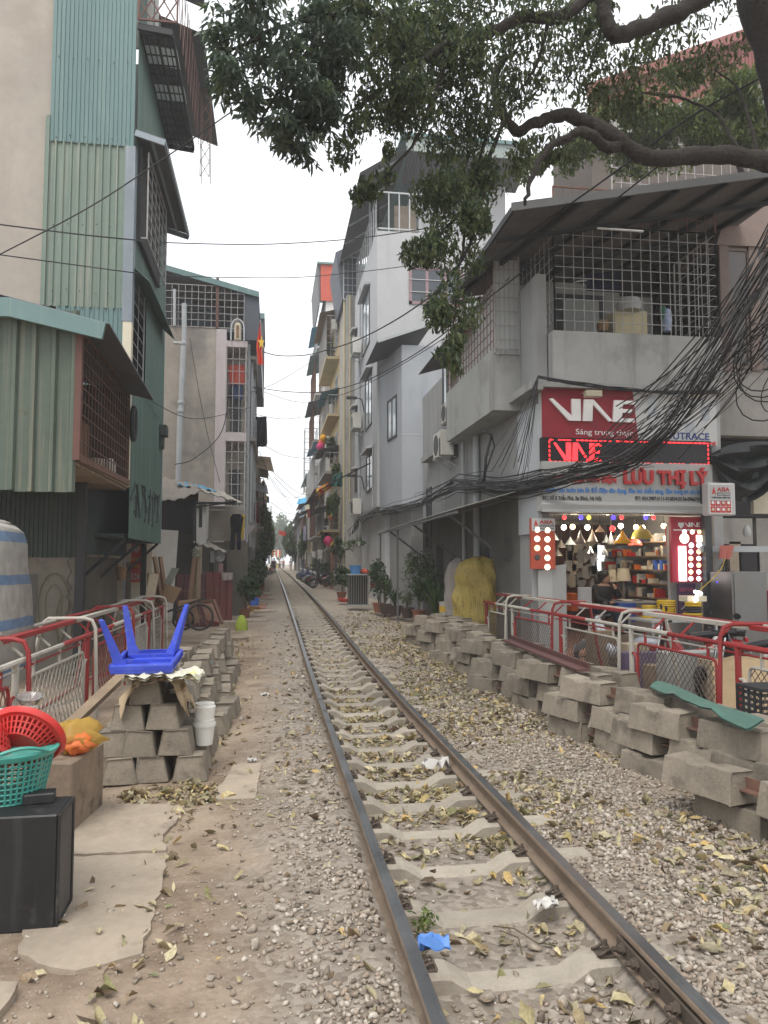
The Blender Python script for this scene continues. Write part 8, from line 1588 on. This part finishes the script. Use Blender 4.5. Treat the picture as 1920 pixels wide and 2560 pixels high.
# ================================================================== right side: yellow sacks, plants, cabinet
def lump(name,cx,cy,z0,rx,ry,h,m,label,seed,cat='sack'):
 rr = random.Random(seed); ph = [rr.uniform(0,6) for _ in range(6)]; g = []
 for j in range(26):
  t_ = j/25; k_ = float(np.interp(t_,[0,.06,.3,.6,.82,.92,.97,1],[.86,.95,1.0,1.0,.95,.78,.5,.1]))*(1+.03*math.sin(t_*26)); row = []
  for i in range(44):
   a = 2*math.pi*i/43; w = 1+.06*math.sin(3*a+ph[0]+t_*4)+.035*math.sin(7*a+ph[1]-t_*9)+.035*math.sin(11*a+t_*19+ph[2])+.03*math.sin(t_*17+2*a+ph[3])+.014*math.sin(29*a+t_*31)-.05*abs(math.sin(5*a+t_*7+ph[5]))**3-.035*abs(math.sin(t_*15+4*a+ph[4]))**4; row.append((cx+rx*k_*w*math.cos(a),cy+ry*k_*w*math.sin(a),z0+h*t_+.03*math.sin(4*a+ph[4])*t_))
  g.append(row)
 mb = MB(); mb.sheet(g); return solo(name,mb,m,label,cat,smooth=2)
c0 = on_y(987,1370,17.2); c1 = on_y(1093,1370,17.2); zt_ = on_y(1040,1203,17.2).z
lump('yellow_sack',(c0.x+c1.x)/2+.05,17.5,.02,(c1.x-c0.x)/2*1.06,.5,zt_-.02,mat('yellow_mesh_sack',(.44,.33,.085),.65,.25,2,.35,9,bdist=.06,streak=(.19,.13,.035),streak_amt=.85,sscale=(24,24,1.4),spot=(.46,.39,.17),spot_scale=3.5,spot_amt=.6),'huge bulging yellow mesh sack standing behind the right barrier end',5)
lump('white_sack',c0.x+.27,18.2,.02,.3,.34,zt_-.04,mat('dirty_white_sack',(.30,.265,.245),.7,.2,3,.5,18,bdist=.04,spot=(.28,.24,.22),spot_scale=3),'dirty white sack behind the left side of the yellow sack',9)
c = on_y(966,1300,19); t = bucket((c.x,19.2,gz(19)+.42),.17,.38,m_pail,'white paint bucket with a yellow label left of the sacks',handle=False); mb = MB(); mb.lathe([(.158,.12),(.165,.27)],n=18); part('label',mb,m_yel,t,local=True)
mb = MB(); mb.box(c.x-.5,c.x+.5,18.9,19.5,gz(19)-.05,gz(19)+.42); solo('plinth',mb,m_slab,'low concrete plinth under the paint bucket and potted plants','plinth',bevel=.02)
for i,(x,y,Y,h,w,lm,n,sz,kind,pt_,lab) in enumerate(((905,1262,21.5,1.95,1.35,m_leafmd,620,(.09,.16),'bush','terracotta','tall loose shrub with light tips rising left of the yellow sack'),(925,1300,20.2,1.25,1.3,m_leafdk,620,(.11,.2),'bush','dark','dense dark potted shrub left of the white bucket'),(940,1290,19.3,1.05,1.3,m_leafmd,80,(.06,.06),'strap','terracotta','strap leaved plant in a brown pot beside the white bucket'),
  (853,1318,23.2,.7,.9,m_leafdk,48,(.07,.07),'strap','dark','spiky agave in a wide brown bowl at the awning corner'),(818,1300,24.5,1.4,1.1,m_leafdk,600,(.1,.19),'bush','terracotta','bushy potted plant right of the caged cupboard'),(832,1305,24.,1.0,.7,m_leafmd,260,(.07,.12),'bush','dark','thin potted plant just behind the agave'),
  (768,1290,29,1.2,1.1,m_leafmd,480,(.12,.22),'bush','dark','potted plant left of the caged cupboard'),(738,1287,31,1.1,1.5,m_leafdk,600,(.13,.22),'bush','terracotta','low dark bush beside the red basin'),(880,1300,22.4,.6,.6,m_leafyl,140,(.07,.13),'bush','dark','small bright green plant near the awning post'))):
 c = on_y(x,y,Y); plant((c.x,Y,gz(Y)+(.1 if Y > 19 else .4)),h,w,lab,lm,n,sz,pt_,.2 if kind == 'bush' else .24,.3,kind)
c = on_y(772,1290,27); cx_ = on_y(774,1290,26.5).x; cu = thing('caged_cupboard','small grey caged cupboard on castors carrying a blue bucket','cupboard',(cx_,26.5,gz(26.5)+.1)); z0 = gz(26.5)+.15; zt_ = on_y(774,1240,26.5).z
mb = MB(); mb.box(cx_-.36,cx_+.36,26.4,27.0,zt_-.04,zt_); mb.box(cx_-.36,cx_+.36,26.4,27.0,z0,z0+.05); part('shelf',mb,m_galv,cu)
for i in range(9): mb = MB(); x = cx_-.33+i*.0825; mb.bar((x,26.42,z0+.05),(x,26.42,zt_-.04),.02); part('slat',mb,m_smoke,cu)
mb = MB(); mb.box(cx_-.33,cx_+.33,26.6,26.95,z0+.05,zt_-.04); part('dark_body',mb,m_dark,cu); bucket((cx_-.08,26.7,zt_+.002),.2,.3,mat('teal_blue_plastic',(.07,.22,.48),.45,.1,3,.02),'large blue bucket on the caged cupboard')
mb = MB(); mb.lathe([(.1,0),(.17,.03),(.16,.1),(.08,.15),(.02,.17)],(cx_+.26,26.85,zt_+.01),14); solo('red_bag',mb,m_redcl,'red cloth bundle beside the blue bucket on the cupboard','bundle',smooth=True); mb = MB(); mb.box(cx_+.5,cx_+1.0,26.9,27.2,zt_-.5,zt_-.25); solo('red_crate',mb,m_red,'red crate beside the blue bucket under the awning','crate',bevel=.02)
c = on_y(725,1283,30); mb = MB(); mb.lathe([(.2,0),(.3,.12),(.31,.12),(.2,.015)],(c.x+.3,29.4,gz(30)+.1),18); solo('red_basin',mb,m_redp,'red plastic basin on the ground before the dark bush','basin',smooth=True)
for i in range(3):
 c = on_y(745+i*16,1185-i*3,27.5+i*.3); t = thing('hanging_pot',('left','middle','right')[i]+' one of three white pots of trailing greenery hung under the awning','hanging plant',c,0,'hanging pots under the awning'); mb = MB(); mb.lathe([(.09,0),(.14,.14),(.145,.15)],n=12); part('pot',mb,m_pail,t,local=True); mb = MB()
 for a in range(3): mb.tube([(.13*math.cos(a*2.1),.13*math.sin(a*2.1),.14),(0,0,.9)],.006,3)
 part('hanger',mb,m_galv,t,local=True); link('foliage',leaves('foliage',clumps(150,(0,0,.12),(.3,.3,.28),6),(.06,.12),m_leafmd),t)
a,b = on_y(1093,1290,16.5),on_y(1132,1235,16.5); mb = MB(); mb.prism([(a.x,16.9,.2),(b.x,16.9,.2),(b.x,17.0,b.z),(a.x,17.0,b.z)],(0,.05,0)); t = solo('printed_carton',mb,m_pvc,'flattened grey carton leaning right of the yellow sack','carton',loc=None); OFF[t] = Matrix.Translation(-t.location); text('lettering','PARAGON',t,(a.x+.06,16.88,b.z-.12),.2,m_frame,rot=(R(90),R(80),0))
# motorbikes and plywood behind the right barrier, crate at the edge
motorbike((5.35,9.9,0),R(100),'black motorbike parked behind the right barrier, windscreen and bars showing',m_bkblk); motorbike((5.0,8.1,0),R(60),'black motorbike at the frame edge behind the plywood sheet',m_bkblk); motorbike((4.7,12.5,0),R(35),'silver motorbike behind the white barrier section before the shop',m_bksil); motorbike((5.5,11.6,0),R(70),'red motorbike half hidden behind the red barrier section',m_bkred)
mb = MB(); a = [on_y(x,y,8.0) for x,y in ((1547,1535),(1552,1432),(1600,1420),(1690,1424),(1690,1540))]; mb.prism([V(p_.x,p_.y+(.12 if p_.z > .6 else 0),max(.02,p_.z)) for p_ in a],(0,.03,0)); solo('plywood_sheet',mb,mat('fresh_plywood',(.50,.37,.22),.8,.12,2,.1,streak=(.40,.28,.16),streak_amt=.5,sscale=(3,3,24)),'pale plywood sheet leaning behind the chain link at the right edge','plywood sheet')
c = on_z(1648,1580,.45); ck = thing('plastic_crate','black slotted plastic crate at the right frame edge above the green sheet','crate',c); mb = MB()
for j in range(6): mb.box(c.x,c.x+.4,c.y-.01,c.y+.0,c.z+.02+j*.055,c.z+.05+j*.055); mb.box(c.x-.01,c.x,c.y,c.y+.35,c.z+.02+j*.055,c.z+.05+j*.055)
for i in range(5): mb.box(c.x-.015,c.x+.004,c.y+i*.085,c.y+i*.085+.02,c.z,c.z+.34)
part('slotted_side',mb,m_black,ck); mb = MB(); mb.box(c.x-.02,c.x+.4,c.y-.02,c.y+.35,c.z+.34,c.z+.37); part('rim',mb,m_black,ck)
cc_ = (('cream',m_cream),('brown',m_plank),('grey',m_signgrey),('brown',m_wood),('purple',mat('purple_cloth',(.12,.085,.15),.9,.2,4,.2)))
for i,y in enumerate(np.linspace(13,7.6,14)): mb = MB(); w_ = random.uniform(.15,.35); n_,m_ = random.choice(cc_); mb.box(4.2+random.uniform(0,.7),4.5+random.uniform(.3,.8),y,y+w_,0,random.uniform(.3,.85)); solo('goods_carton',mb,m_,f'{n_} carton, {("first", "second", "third", "fourth", "fifth", "sixth", "seventh", "eighth", "ninth", "tenth", "eleventh", "twelfth", "thirteenth", "last")[i]} from the shop in the clutter behind the right barrier','carton','cartons behind the right barrier',bevel=.01)
# litter between and beside the rails
def scrap(x,y,s,m,label,name='paper_scrap',cat='litter',z=.03):
 c = on_z(x,y,z); g = []; rr = random.Random(int(x*7+y))
 for j in range(6): g.append([c+V((i-3)*s*.3+rr.uniform(-.2,.2)*s*.3,(j-2.5)*s*.22+rr.uniform(-.2,.2)*s*.3,rr.uniform(0,1.)*s*.75) for i in range(7)])
 mb = MB(); mb.sheet(g); mb.sheet([[q-V(0,0,.006) for q in r_] for r_ in g]); return solo(name,mb,m,label,cat,smooth=True)
m_scr = mat('white_scrap',(.5,.48,.45),.6,.06,5,.1); scrap(942,1657,.13,m_scr,'crumpled white plastic bag lying between the rails','plastic_bag','plastic bag'); scrap(936,2046,.085,mat('blue_scrap',(.10,.25,.62),.5,.1,5,.1),'torn blue plastic wrapper beside the left rail','plastic_wrapper','wrapper'); scrap(497,1783-0,.06,m_scr,'small white scrap on the dirt below the tubs') if 0 else None
for x,y,s_,l_ in ((545,1784-140,.05,'tiny white scrap on the corner of the far slab'),(500,1530,.07,'white scrap beside the leaf heap along the left pile'),(478,1508,.06,'white paper scrap furthest up beside the left pile'),(572,1503,.07,'white scrap on the path opposite the second left pile'),(1180,1958,.07,'folded white paper near the right rail foot')): scrap(x,y,s_,m_scr,l_)
# ================================================================== trees over the lane
m_bark = mat('dark_bark',(.036,.029,.024),.95,.35,6,1.,22,spot=(.075,.068,.055),spot_scale=5,bdist=.045)
m_crown = leafmat('crown_leaf',[(.034,.054,.03),(.056,.088,.042),(.085,.12,.052),(.12,.15,.06),(.15,.17,.07)],.45,.45)
m_crown2 = leafmat('broad_leaf',[(.036,.056,.042),(.058,.086,.06),(.082,.118,.076),(.12,.16,.075)],.38,.38)
def limb(t,pts,r0,r1,nm='limb',wig=.02):
 P = [on_y(x,y,Y) for x,y,Y in pts]; Q = []; n = len(P)
 for i in range(n-1):
  a,b,c,d = P[max(0,i-1)],P[i],P[i+1],P[min(n-1,i+2)]
  for s_ in range(5): u = s_/5; Q.append(.5*((2*b)+(c-a)*u+(2*a-5*b+4*c-d)*u*u+(3*b-a-3*c+d)*u**3))
 Q.append(P[-1]); N_ = len(Q); Q = [q+V(random.uniform(-wig,wig),random.uniform(-wig,wig),random.uniform(-wig,wig)) for q in Q]
 mb = MB(); mb.tube(Q,[lerp(r0,r1,i/(N_-1))*random.uniform(.88,1.12) for i in range(N_)],10); part(nm,mb,m_bark,t,smooth=2); return Q
tr = thing('shade_tree','big dark shade tree at the right, its crooked limbs and leaves hanging over the lane','tree',(7.2,9.5,0))
limb(tr,[(1790,1700,9.4),(1775,900,9.45),(1750,480,9.5),(1712,200,9.5),(1650,20,9.4),(1610,-120,9.3)],.42,.3,'trunk')
limb(tr,[(1760,470,9.5),(1690,372,9.3),(1600,338,9.2),(1500,335,9.1),(1412,342,9.0),(1365,322,9.0),(1322,292,9.0),(1277,268,9.1),(1224,250,9.2),(1165,262,9.2),(1123,285,9.3),(1092,258,9.3),(1076,217,9.3),(1068,180,9.4),(1090,120,9.6)],.135,.04)
limb(tr,[(1340,310,9.),(1310,318,8.9),(1262,285,8.8),(1220,300,8.8),(1185,320,8.7),(1150,380,8.6),(1135,440,8.5)],.08,.02,'bough')
limb(tr,[(1570,-40,9.2),(1487,15,9.),(1412,49,8.9),(1345,76,8.8),(1321,70,8.8),(1306,28,8.8),(1296,-40,8.8)],.115,.085)
limb(tr,[(1290,-30,8.9),(1255,8,8.8),(1205,36,8.7),(1187,41,8.7),(1131,34,8.6),(1074,66,8.5),(1037,79,8.5),(990,76,8.4),(932,120,8.3),(894,133,8.2),(869,85,8.2),(828,34,8.1),(765,21,8.),(690,30,7.8)],.085,.02)
for i,p_ in enumerate(([(900,130,8.2),(860,170,8.1),(800,210,8.),(740,250,7.9)],[(980,78,8.4),(940,200,8.4),(900,300,8.4),(830,380,8.3),(790,430,8.3)],[(1075,215,9.3),(1040,330,9.1),(1010,480,8.9),(985,640,8.7),(975,760,8.6)],[(1090,260,9.3),(1020,420,9.),(940,520,8.8),(900,560,8.7)],[(1050,400,9.),(1000,560,8.8),(930,650,8.7)],[(700,40,7.8),(600,60,7.5),(520,100,7.3),(460,140,7.2)],[(720,30,7.8),(640,150,7.5),(580,230,7.3),(560,280,7.2)],[(740,60,7.9),(700,200,7.7),(680,300,7.6)],[(1187,45,8.7),(1160,140,8.8),(1120,200,9.)],[(1600,340,9.3),(1560,260,9.6),(1500,220,9.8),(1400,200,10.),(1340,190,10.)],[(1640,350,9.3),(1600,200,9.7),(1540,150,9.9)],[(800,30,8.),(860,20,8.5),(1000,-10,9.)])): limb(tr,p_,.03,.008,'twig',.015)
# crown: uneven clumps of single leaves, dense in the middle, ragged at the rim
def crown(name,specs,m,size,droop,wid,parent,big=False):
 P = []
 for x,y,rx,ry,Y,dp,n,k_ in specs:
  c = on_y(x,y,Y); s_ = K*Y/FPX; P.append(clumps(n,(c.x,c.y,c.z),(rx*s_,dp,ry*s_),k_,.42))
 P = np.concatenate(P)
 if big:                                    # leaves in rosettes: every point becomes a whorl
  Q = np.repeat(P,8,0); A = np.tile(np.arange(8)*math.pi/4,len(P))+np.repeat(RNG.uniform(0,6.28,len(P)),8); s_ = .5*(size[0]+size[1])*.55; Q = Q+np.stack([np.cos(A)*s_,np.sin(A)*s_,RNG.normal(-.02,.02,len(A))],1)
  me = leaves(name,Q,size,m,droop=droop,wid=wid,dirs=A,tone=np.repeat(RNG.uniform(0,1,len(P)),8)*.7+RNG.uniform(0,.3,len(Q)))
 else: me = leaves(name,P,size,m,droop=droop,wid=wid)
 return link(name,me,parent)
o_ = OFF[tr]
fx = lambda ob: setattr(ob,'location',o_.translation)
fx(crown('crown',[(570,60,140,90,7.3,1.,95,14),(500,150,80,90,7.2,.7,46,9),(620,190,130,110,7.4,.9,95,14),(590,265,80,55,7.3,.6,36,7),(700,90,120,120,7.6,1.,120,13),(690,260,90,80,7.6,.7,66,9),(470,60,50,80,7.2,.5,22,5),(540,230,50,40,7.2,.4,14,4),(650,310,60,40,7.4,.4,18,5)],m_crown2,(.10,.165),.7,.56,tr,True))
fx(crown('crown',[(1020,30,200,80,8.8,1.4,1700,16),(760,40,150,80,8.,1.1,900,12),(700,180,80,110,7.9,.8,450,9),(800,90,140,130,8.2,1.1,2300,16),(850,230,130,120,8.4,1.,2300,16),(960,120,150,140,8.6,1.3,2800,18),(1000,280,130,130,9.,1.1,2200,16),(760,300,70,80,8.1,.6,420,6),(790,405,50,50,8.3,.4,330,6),(840,350,40,50,8.3,.4,170,4),(960,420,90,100,8.9,.8,1500,12),(935,545,80,80,8.7,.6,1000,10),(1020,510,80,100,8.9,.7,1100,10),(975,660,75,85,8.7,.55,800,9),(970,765,50,65,8.6,.4,420,7),(1050,410,80,80,9.1,.7,800,9),(900,20,180,80,8.6,1.3,1900,14),(1130,100,130,120,9.2,1.3,1500,14),(1110,210,90,90,9.4,.9,750,9),(1230,130,110,120,9.6,1.3,950,12),(1010,700,50,90,8.7,.4,160,5)],m_crown,(.06,.115),.85,.74,tr))
fx(crown('crown',[(1230,60,120,90,9.6,1.1,700,12),(1330,160,120,100,10.,1.3,700,12),(1430,100,110,90,10.,1.3,560,11),(1270,200,60,60,9.8,.8,190,6),(1160,320,60,60,10.4,.8,300,6),(1120,350,60,50,10.4,.8,260,6),(1540,40,80,60,10.4,1.,200,6),(1210,335,60,30,10.6,.6,200,5),(1480,150,110,70,10.2,1.2,480,10),(1350,240,90,50,10.2,1.,330,8),(1570,110,70,70,10.4,1.,260,7)],leafmat('sparse_leaf',[(.03,.045,.018),(.055,.08,.025),(.09,.11,.035),(.12,.13,.05)],.5,.4),(.075,.14),.85,.7,tr))
over = [clumps(n,c,(r,r,r*.7),14,.34) for c,r,n in (((4.6,5,8.7),2.5,1500),((7.4,7,10.8),2.8,1700),((6.5,2,8.2),2.8,1600),((3.4,1,8.0),2.4,1100),((9.6,4,9.2),3.,1600),((6,9.4,12.6),2.9,1500),((9.8,10,12.6),3.,1500),((5.2,-3,7.5),3.,1700),((9,-2,7.5),3.2,1700),((2.6,5.5,10.),2.,700),((4.5,-7,6.8),3.,1500),((9.5,-7,6.8),3.2,1500))]  # out-of-view leaves overhead and behind the camera, added to shade the shop
fx(link('crown',leaves('crown',np.concatenate(over),(.2,.34),m_crown,droop=.5,wid=.9),tr))
t2 = thing('leafy_tree','brighter green tree in front of the red tin building at the upper right','tree',on_y(1560,330,17)); Q = limb(t2,[(1640,900,16.6),(1620,500,17),(1590,330,17),(1540,230,17)],.12,.04,'trunk')
for p_ in ([(1600,360,17),(1500,280,17.3),(1420,250,17.5)],[(1600,340,17),(1640,240,17),(1650,180,17)],[(1590,330,17),(1480,220,16.8),(1400,200,16.6)]): limb(t2,p_,.05,.012,'bough')
ob = crown('crown',[(1380,230,90,60,17,1.1,700,9),(1480,165,90,45,17,1.,420,8),(1300,260,60,40,17.2,.8,300,6),(1480,255,120,60,17,1.1,1500,12),(1570,225,120,75,17,1.3,2000,13),(1400,300,100,50,17.4,.9,900,9),(1630,290,90,80,17,1.1,1300,10),(1530,300,110,55,17,1.,1400,10),(1330,320,60,40,17.4,.7,400,6),(1230,330,90,60,18,1.,1000,9),(1150,370,50,40,18,.8,350,5),(1400,350,130,40,18,1.,1000,10),(1620,175,60,40,17,.8,350,5),(1640,400,30,60,15.5,.4,150,4)],leafmat('lit_leaf',[(.04,.065,.015),(.075,.11,.025),(.12,.16,.035),(.17,.19,.05)],.5,.45),(.12,.21),.75,.75,t2); ob.location = OFF[t2].translation
# ================================================================== wires
m_wire = mat('black_cable',(.02,.02,.021),.6,.2,8,0); m_wireg = mat('grey_cable',(.085,.085,.085),.6,.2,8,0)
def wire(pts,r,label,m=None,group=None):
 P = [on_y(x,y,Y) for x,y,Y in pts]; Q = []; n = len(P)
 for i in range(n-1):
  a,b,c,d = P[max(0,i-1)],P[i],P[i+1],P[min(n-1,i+2)]
  for s_ in range(6): u = s_/6; Q.append(.5*((2*b)+(c-a)*u+(2*a-5*b+4*c-d)*u*u+(3*b-a-3*c+d)*u**3))
 Q.append(P[-1]); mb = MB(); mb.tube(Q,r,5); return solo('overhead_wire',mb,m or m_wire,label,'wire',group,smooth=2)
WG = 'wires strung across the lane'
for pts,r_,lab in (([(-80,590,9.5),(180,455,10),(340,352,10),(495,245,9.5),(560,200,9)],.009,'straight wire rising from the plaster house into the leaves'),([(-40,480,14),(160,505,14.3),(288,518,14.8),(355,524,18),(560,528,20),(740,518,20),(880,500,18),(1050,470,16)],.014,'nearly level wire crossing the sky high above the flag'),([(-40,545,14),(160,572,14.4),(288,589,14.8),(355,596,18),(620,600,22),(770,588,22),(900,572,19)],.012,'nearly level wire crossing the sky just above the grey roof'),
  ([(560,757,27.5),(600,768,27),(660,767,25),(720,752,23),(775,733,21),(860,688,18),(960,620,16),(1080,545,14),(1300,392,12),(1480,260,10.5),(1640,170,10)],.018,'thick sagging cable from the flag corner up to the big tree'),([(545,836,28),(620,846,28),(700,846,26),(790,822,24),(880,775,21),(960,720,18),(1060,640,15),(1280,470,13),(1420,360,11)],.016,'sagging cable tied to the left balcony frame, upper of two'),([(548,838,28),(640,868,28),(720,858,26),(800,826,24),(905,765,21),(1000,700,18),(1100,600,15)],.011,'sagging cable tied to the left balcony frame, lower of two'),
  ([(300,850,16),(420,905,22),(540,880,27)],.01,'thin wire looping past the waste pipe to the caged windows'),([(410,730,26),(440,900,26.5),(475,1042,26.6)],.01,'thin wire slanting down the grey rendered wall'),([(496,820,26.7),(480,930,26.6),(420,990,26),(378,1003,25.5)],.016,'black hose curving along the grey wall from the cage'),([(480,862,27),(590,830,33),(690,770,42)],.014,'wire rising across the sky gap from cage to right row'),([(550,895,30),(620,905,34),(690,893,42)],.012,'flat wire across the sky gap under the flag'),
  ([(558,955,32),(620,985,38),(690,992,43)],.014,'wire across the sky gap beside the steel frame'),([(560,975,34),(600,1060,45),(640,1075,52),(680,1045,56)],.014,'deeply sagging wire below the steel frame'),([(590,1020,40),(640,1062,55),(670,1070,62)],.016,'first of the low wires near the orange awning'),([(592,1030,45),(630,1068,60),(660,1085,70)],.018,'second of the low wires near the orange awning'),([(588,1035,50),(630,1092,70),(655,1110,80)],.018,'lowest of the wires near the orange awning'),([(585,1085,60),(620,1108,80),(650,1112,90)],.02,'far faint wire over the hazy lane, upper'),([(590,1105,70),(620,1122,95),(650,1120,100)],.02,'far faint wire over the hazy lane, lower'),([(800,1000,30),(690,1060,36),(640,1110,46)],.03,'thick cable carrying the row of lanterns')):
 wire(pts,r_,lab,None,WG)
# tangled bundle along the shop wall and the fan of wires towards the pole
cb_ = thing('cable_bundle','thick tangled bundle of black cables running along the shop wall to the right','cables',on_y(1080,1050,15)); rr = random.Random(21)
path = [(757,1150,29),(775,1120,28.4),(810,1104,27),(850,1098,25.8),(900,1088,24),(945,1062,21.5),(985,1043,19.5),(1040,1046,17.5),(1100,1052,15.6),(1165,1040,13.9),(1240,1022,13.3),(1310,1008,12.8),(1370,985,12.2),(1440,920,11.4),(1520,800,10.6),(1600,660,10),(1690,500,9.6)]
for i in range(34):
 ox,oy = rr.gauss(0,5),rr.gauss(0,8); i0 = rr.choice([0,0,0,2,4,5,7]); i1 = rr.choice([17,17,17,14,12]); Q = []
 for k_,(x,y,Y) in enumerate(path[i0:i1]): s_ = .55+.65*min(1,(k_+i0)/9)+(1.6*max(0,k_+i0-11)/5); q = on_y(x+ox*s_+rr.gauss(0,3.),y+oy*s_+rr.gauss(0,3.5),Y); Q.append(q)
 P2 = []
 for a in range(len(Q)-1):
  for s_ in range(3): P2.append(Q[a].lerp(Q[a+1],s_/3)+V(0,0,-.03*math.sin(s_*1.05)*rr.uniform(.2,1.4)))
 P2.append(Q[-1]); mb = MB(); mb.tube(P2,rr.choice([.007,.009,.009,.012,.016]),4); part('cable',mb,m_wire if rr.random() < .7 else m_wireg,cb_,smooth=2)
for i in range(16):                                              # loose loops and ends
 x,y,Y = rr.choice(path[5:13]); q = on_y(x+rr.uniform(-30,30),y+rr.uniform(-12,14),Y-.1); r_ = rr.uniform(.1,.35); mb = MB(); mb.tube([q+V(r_*math.cos(a)*1.6,.05*math.sin(3*a),r_*math.sin(a)*.5) for a in np.linspace(rr.uniform(0,2),rr.uniform(3.5,6.5),12)],.006,4); part('loose_loop',mb,m_wireg if i % 2 else m_wire,cb_,smooth=2)
fan = thing('wire_fan','fan of slack black wires spreading down from the unseen pole across the shop signs','cables',on_y(1500,800,11))
for i in range(44):
 sx,sy,sY = 1700+rr.uniform(-30,60),rr.uniform(430,700),9.6; t_ = rr.random(); ex,ey,eY = rr.choice([(rr.uniform(1190,1330),rr.uniform(1000,1035),13.3),(rr.uniform(1280,1420),rr.uniform(930,1020),13.2),(rr.uniform(1330,1530),rr.uniform(835,900),13.4),(rr.uniform(1400,1530),rr.uniform(900,1000),13.2)]); sag = rr.uniform(10,45)
 mb = MB(); mb.tube([on_y(lerp(sx,ex,u),lerp(sy,ey,u)+sag*math.sin(math.pi*u),lerp(sY,eY,u)) for u in np.linspace(0,1,10)],rr.choice([.006,.007,.008,.011,.014]),4); part('cable',mb,m_wire if rr.random() < .75 else m_wireg,fan,smooth=2)
for i in range(5): mb = MB(); r_ = rr.uniform(.2,.45); c = on_y(1650+rr.uniform(-20,40),830+rr.uniform(-60,60),10.5); mb.tube([c+V(r_*math.cos(a),.1*math.sin(a*2),r_*math.sin(a)*1.3) for a in np.linspace(0,5.5,16)],.01,4); part('coiled_slack',mb,m_wire,fan,smooth=2)
dr = thing('corner_wires','loose wires drooping from the balcony ledge corner down the shop side wall','cables',on_y(1165,815,13.7))
for i in range(14):
 y1 = rr.uniform(985,1045); x1 = rr.uniform(1040,1140); mb = MB(); mb.tube([on_y(lerp(1163,x1,u)+rr.uniform(-1,1),lerp(815,y1,u)+(10*math.sin(math.pi*u) if i % 3 else -4),lerp(13.7,13.5,u)) for u in np.linspace(0,1,8)],rr.choice([.005,.007,.01]),4); part('cable',mb,m_wire,dr,smooth=2)
for i in range(9): mb = MB(); o = rr.uniform(-3,3); mb.tube([on_y(lerp(1163,1550,u),814+o+34*math.sin(u*2.1)*.8+rr.uniform(-2,2)+8*u,13.6) for u in np.linspace(0,1,12)],rr.choice([.006,.009,.012]),4); part('cable',mb,m_wire,dr,smooth=2)
mb = MB(); mb.tube([on_y(1040,930,16.2),on_y(1062,940,16),on_y(1050,985,16),on_y(1046,1040,16)],.03,6); mb.tube([on_y(1062,940,16),on_y(1068,965,16),on_y(1052,1010,16),on_y(1040,1045,16)],.02,6); part('taped_bundle',mb,m_wire,dr,smooth=2)

# weeds by the left rail, twigs
wd = [on_z(905+dx_,1995+dy_,.02) for dx_,dy_ in ((0,0),(14,8),(22,-6),(8,20))]; P = np.concatenate([ellipsoid_pts(26,(c.x,c.y,.05),(.05,.05,.06),.2) for c in wd]); tag(link('weed_tuft',leaves('weed_tuft',P,(.02,.05),m_leafyl,droop=-.4)),kind='stuff')
for i,(a,b,c,l_) in enumerate((((1065,2000),(1110,2005),(1165,2040),'thin dry twig lying between the rails near the blue wrapper'),((1080,2010),(1120,2025),(1128,2062),'second thin curved twig between the rails'),((620,2010),(650,2000),(690,2012),'short twig on the dirt left of the rails'))):
 mb = MB(); mb.tube([on_z(*a,.015),on_z(*b,.035),on_z(*c,.015)],.004,5); solo('twig',mb,m_stem,l_,'twig')
# ================================================================== haze
hz = MB(); hz.box(-152,152,-32,332,-2.,34)
hm = bpy.data.materials.new('haze_air'); hm.use_nodes = True; t = hm.node_tree; t.nodes.clear()
pv = t.nodes.new('ShaderNodeVolumePrincipled'); pv.inputs['Density'].default_value = HAZE; pv.inputs['Color'].default_value = (.93,.95,.97,1); pv.inputs['Anisotropy'].default_value = .2
ou = t.nodes.new('ShaderNodeOutputMaterial'); t.links.new(pv.outputs[0],ou.inputs['Volume'])
ho = link('haze',mesh_from(hz,'haze',hm)); ho['kind'] = 'stuff'
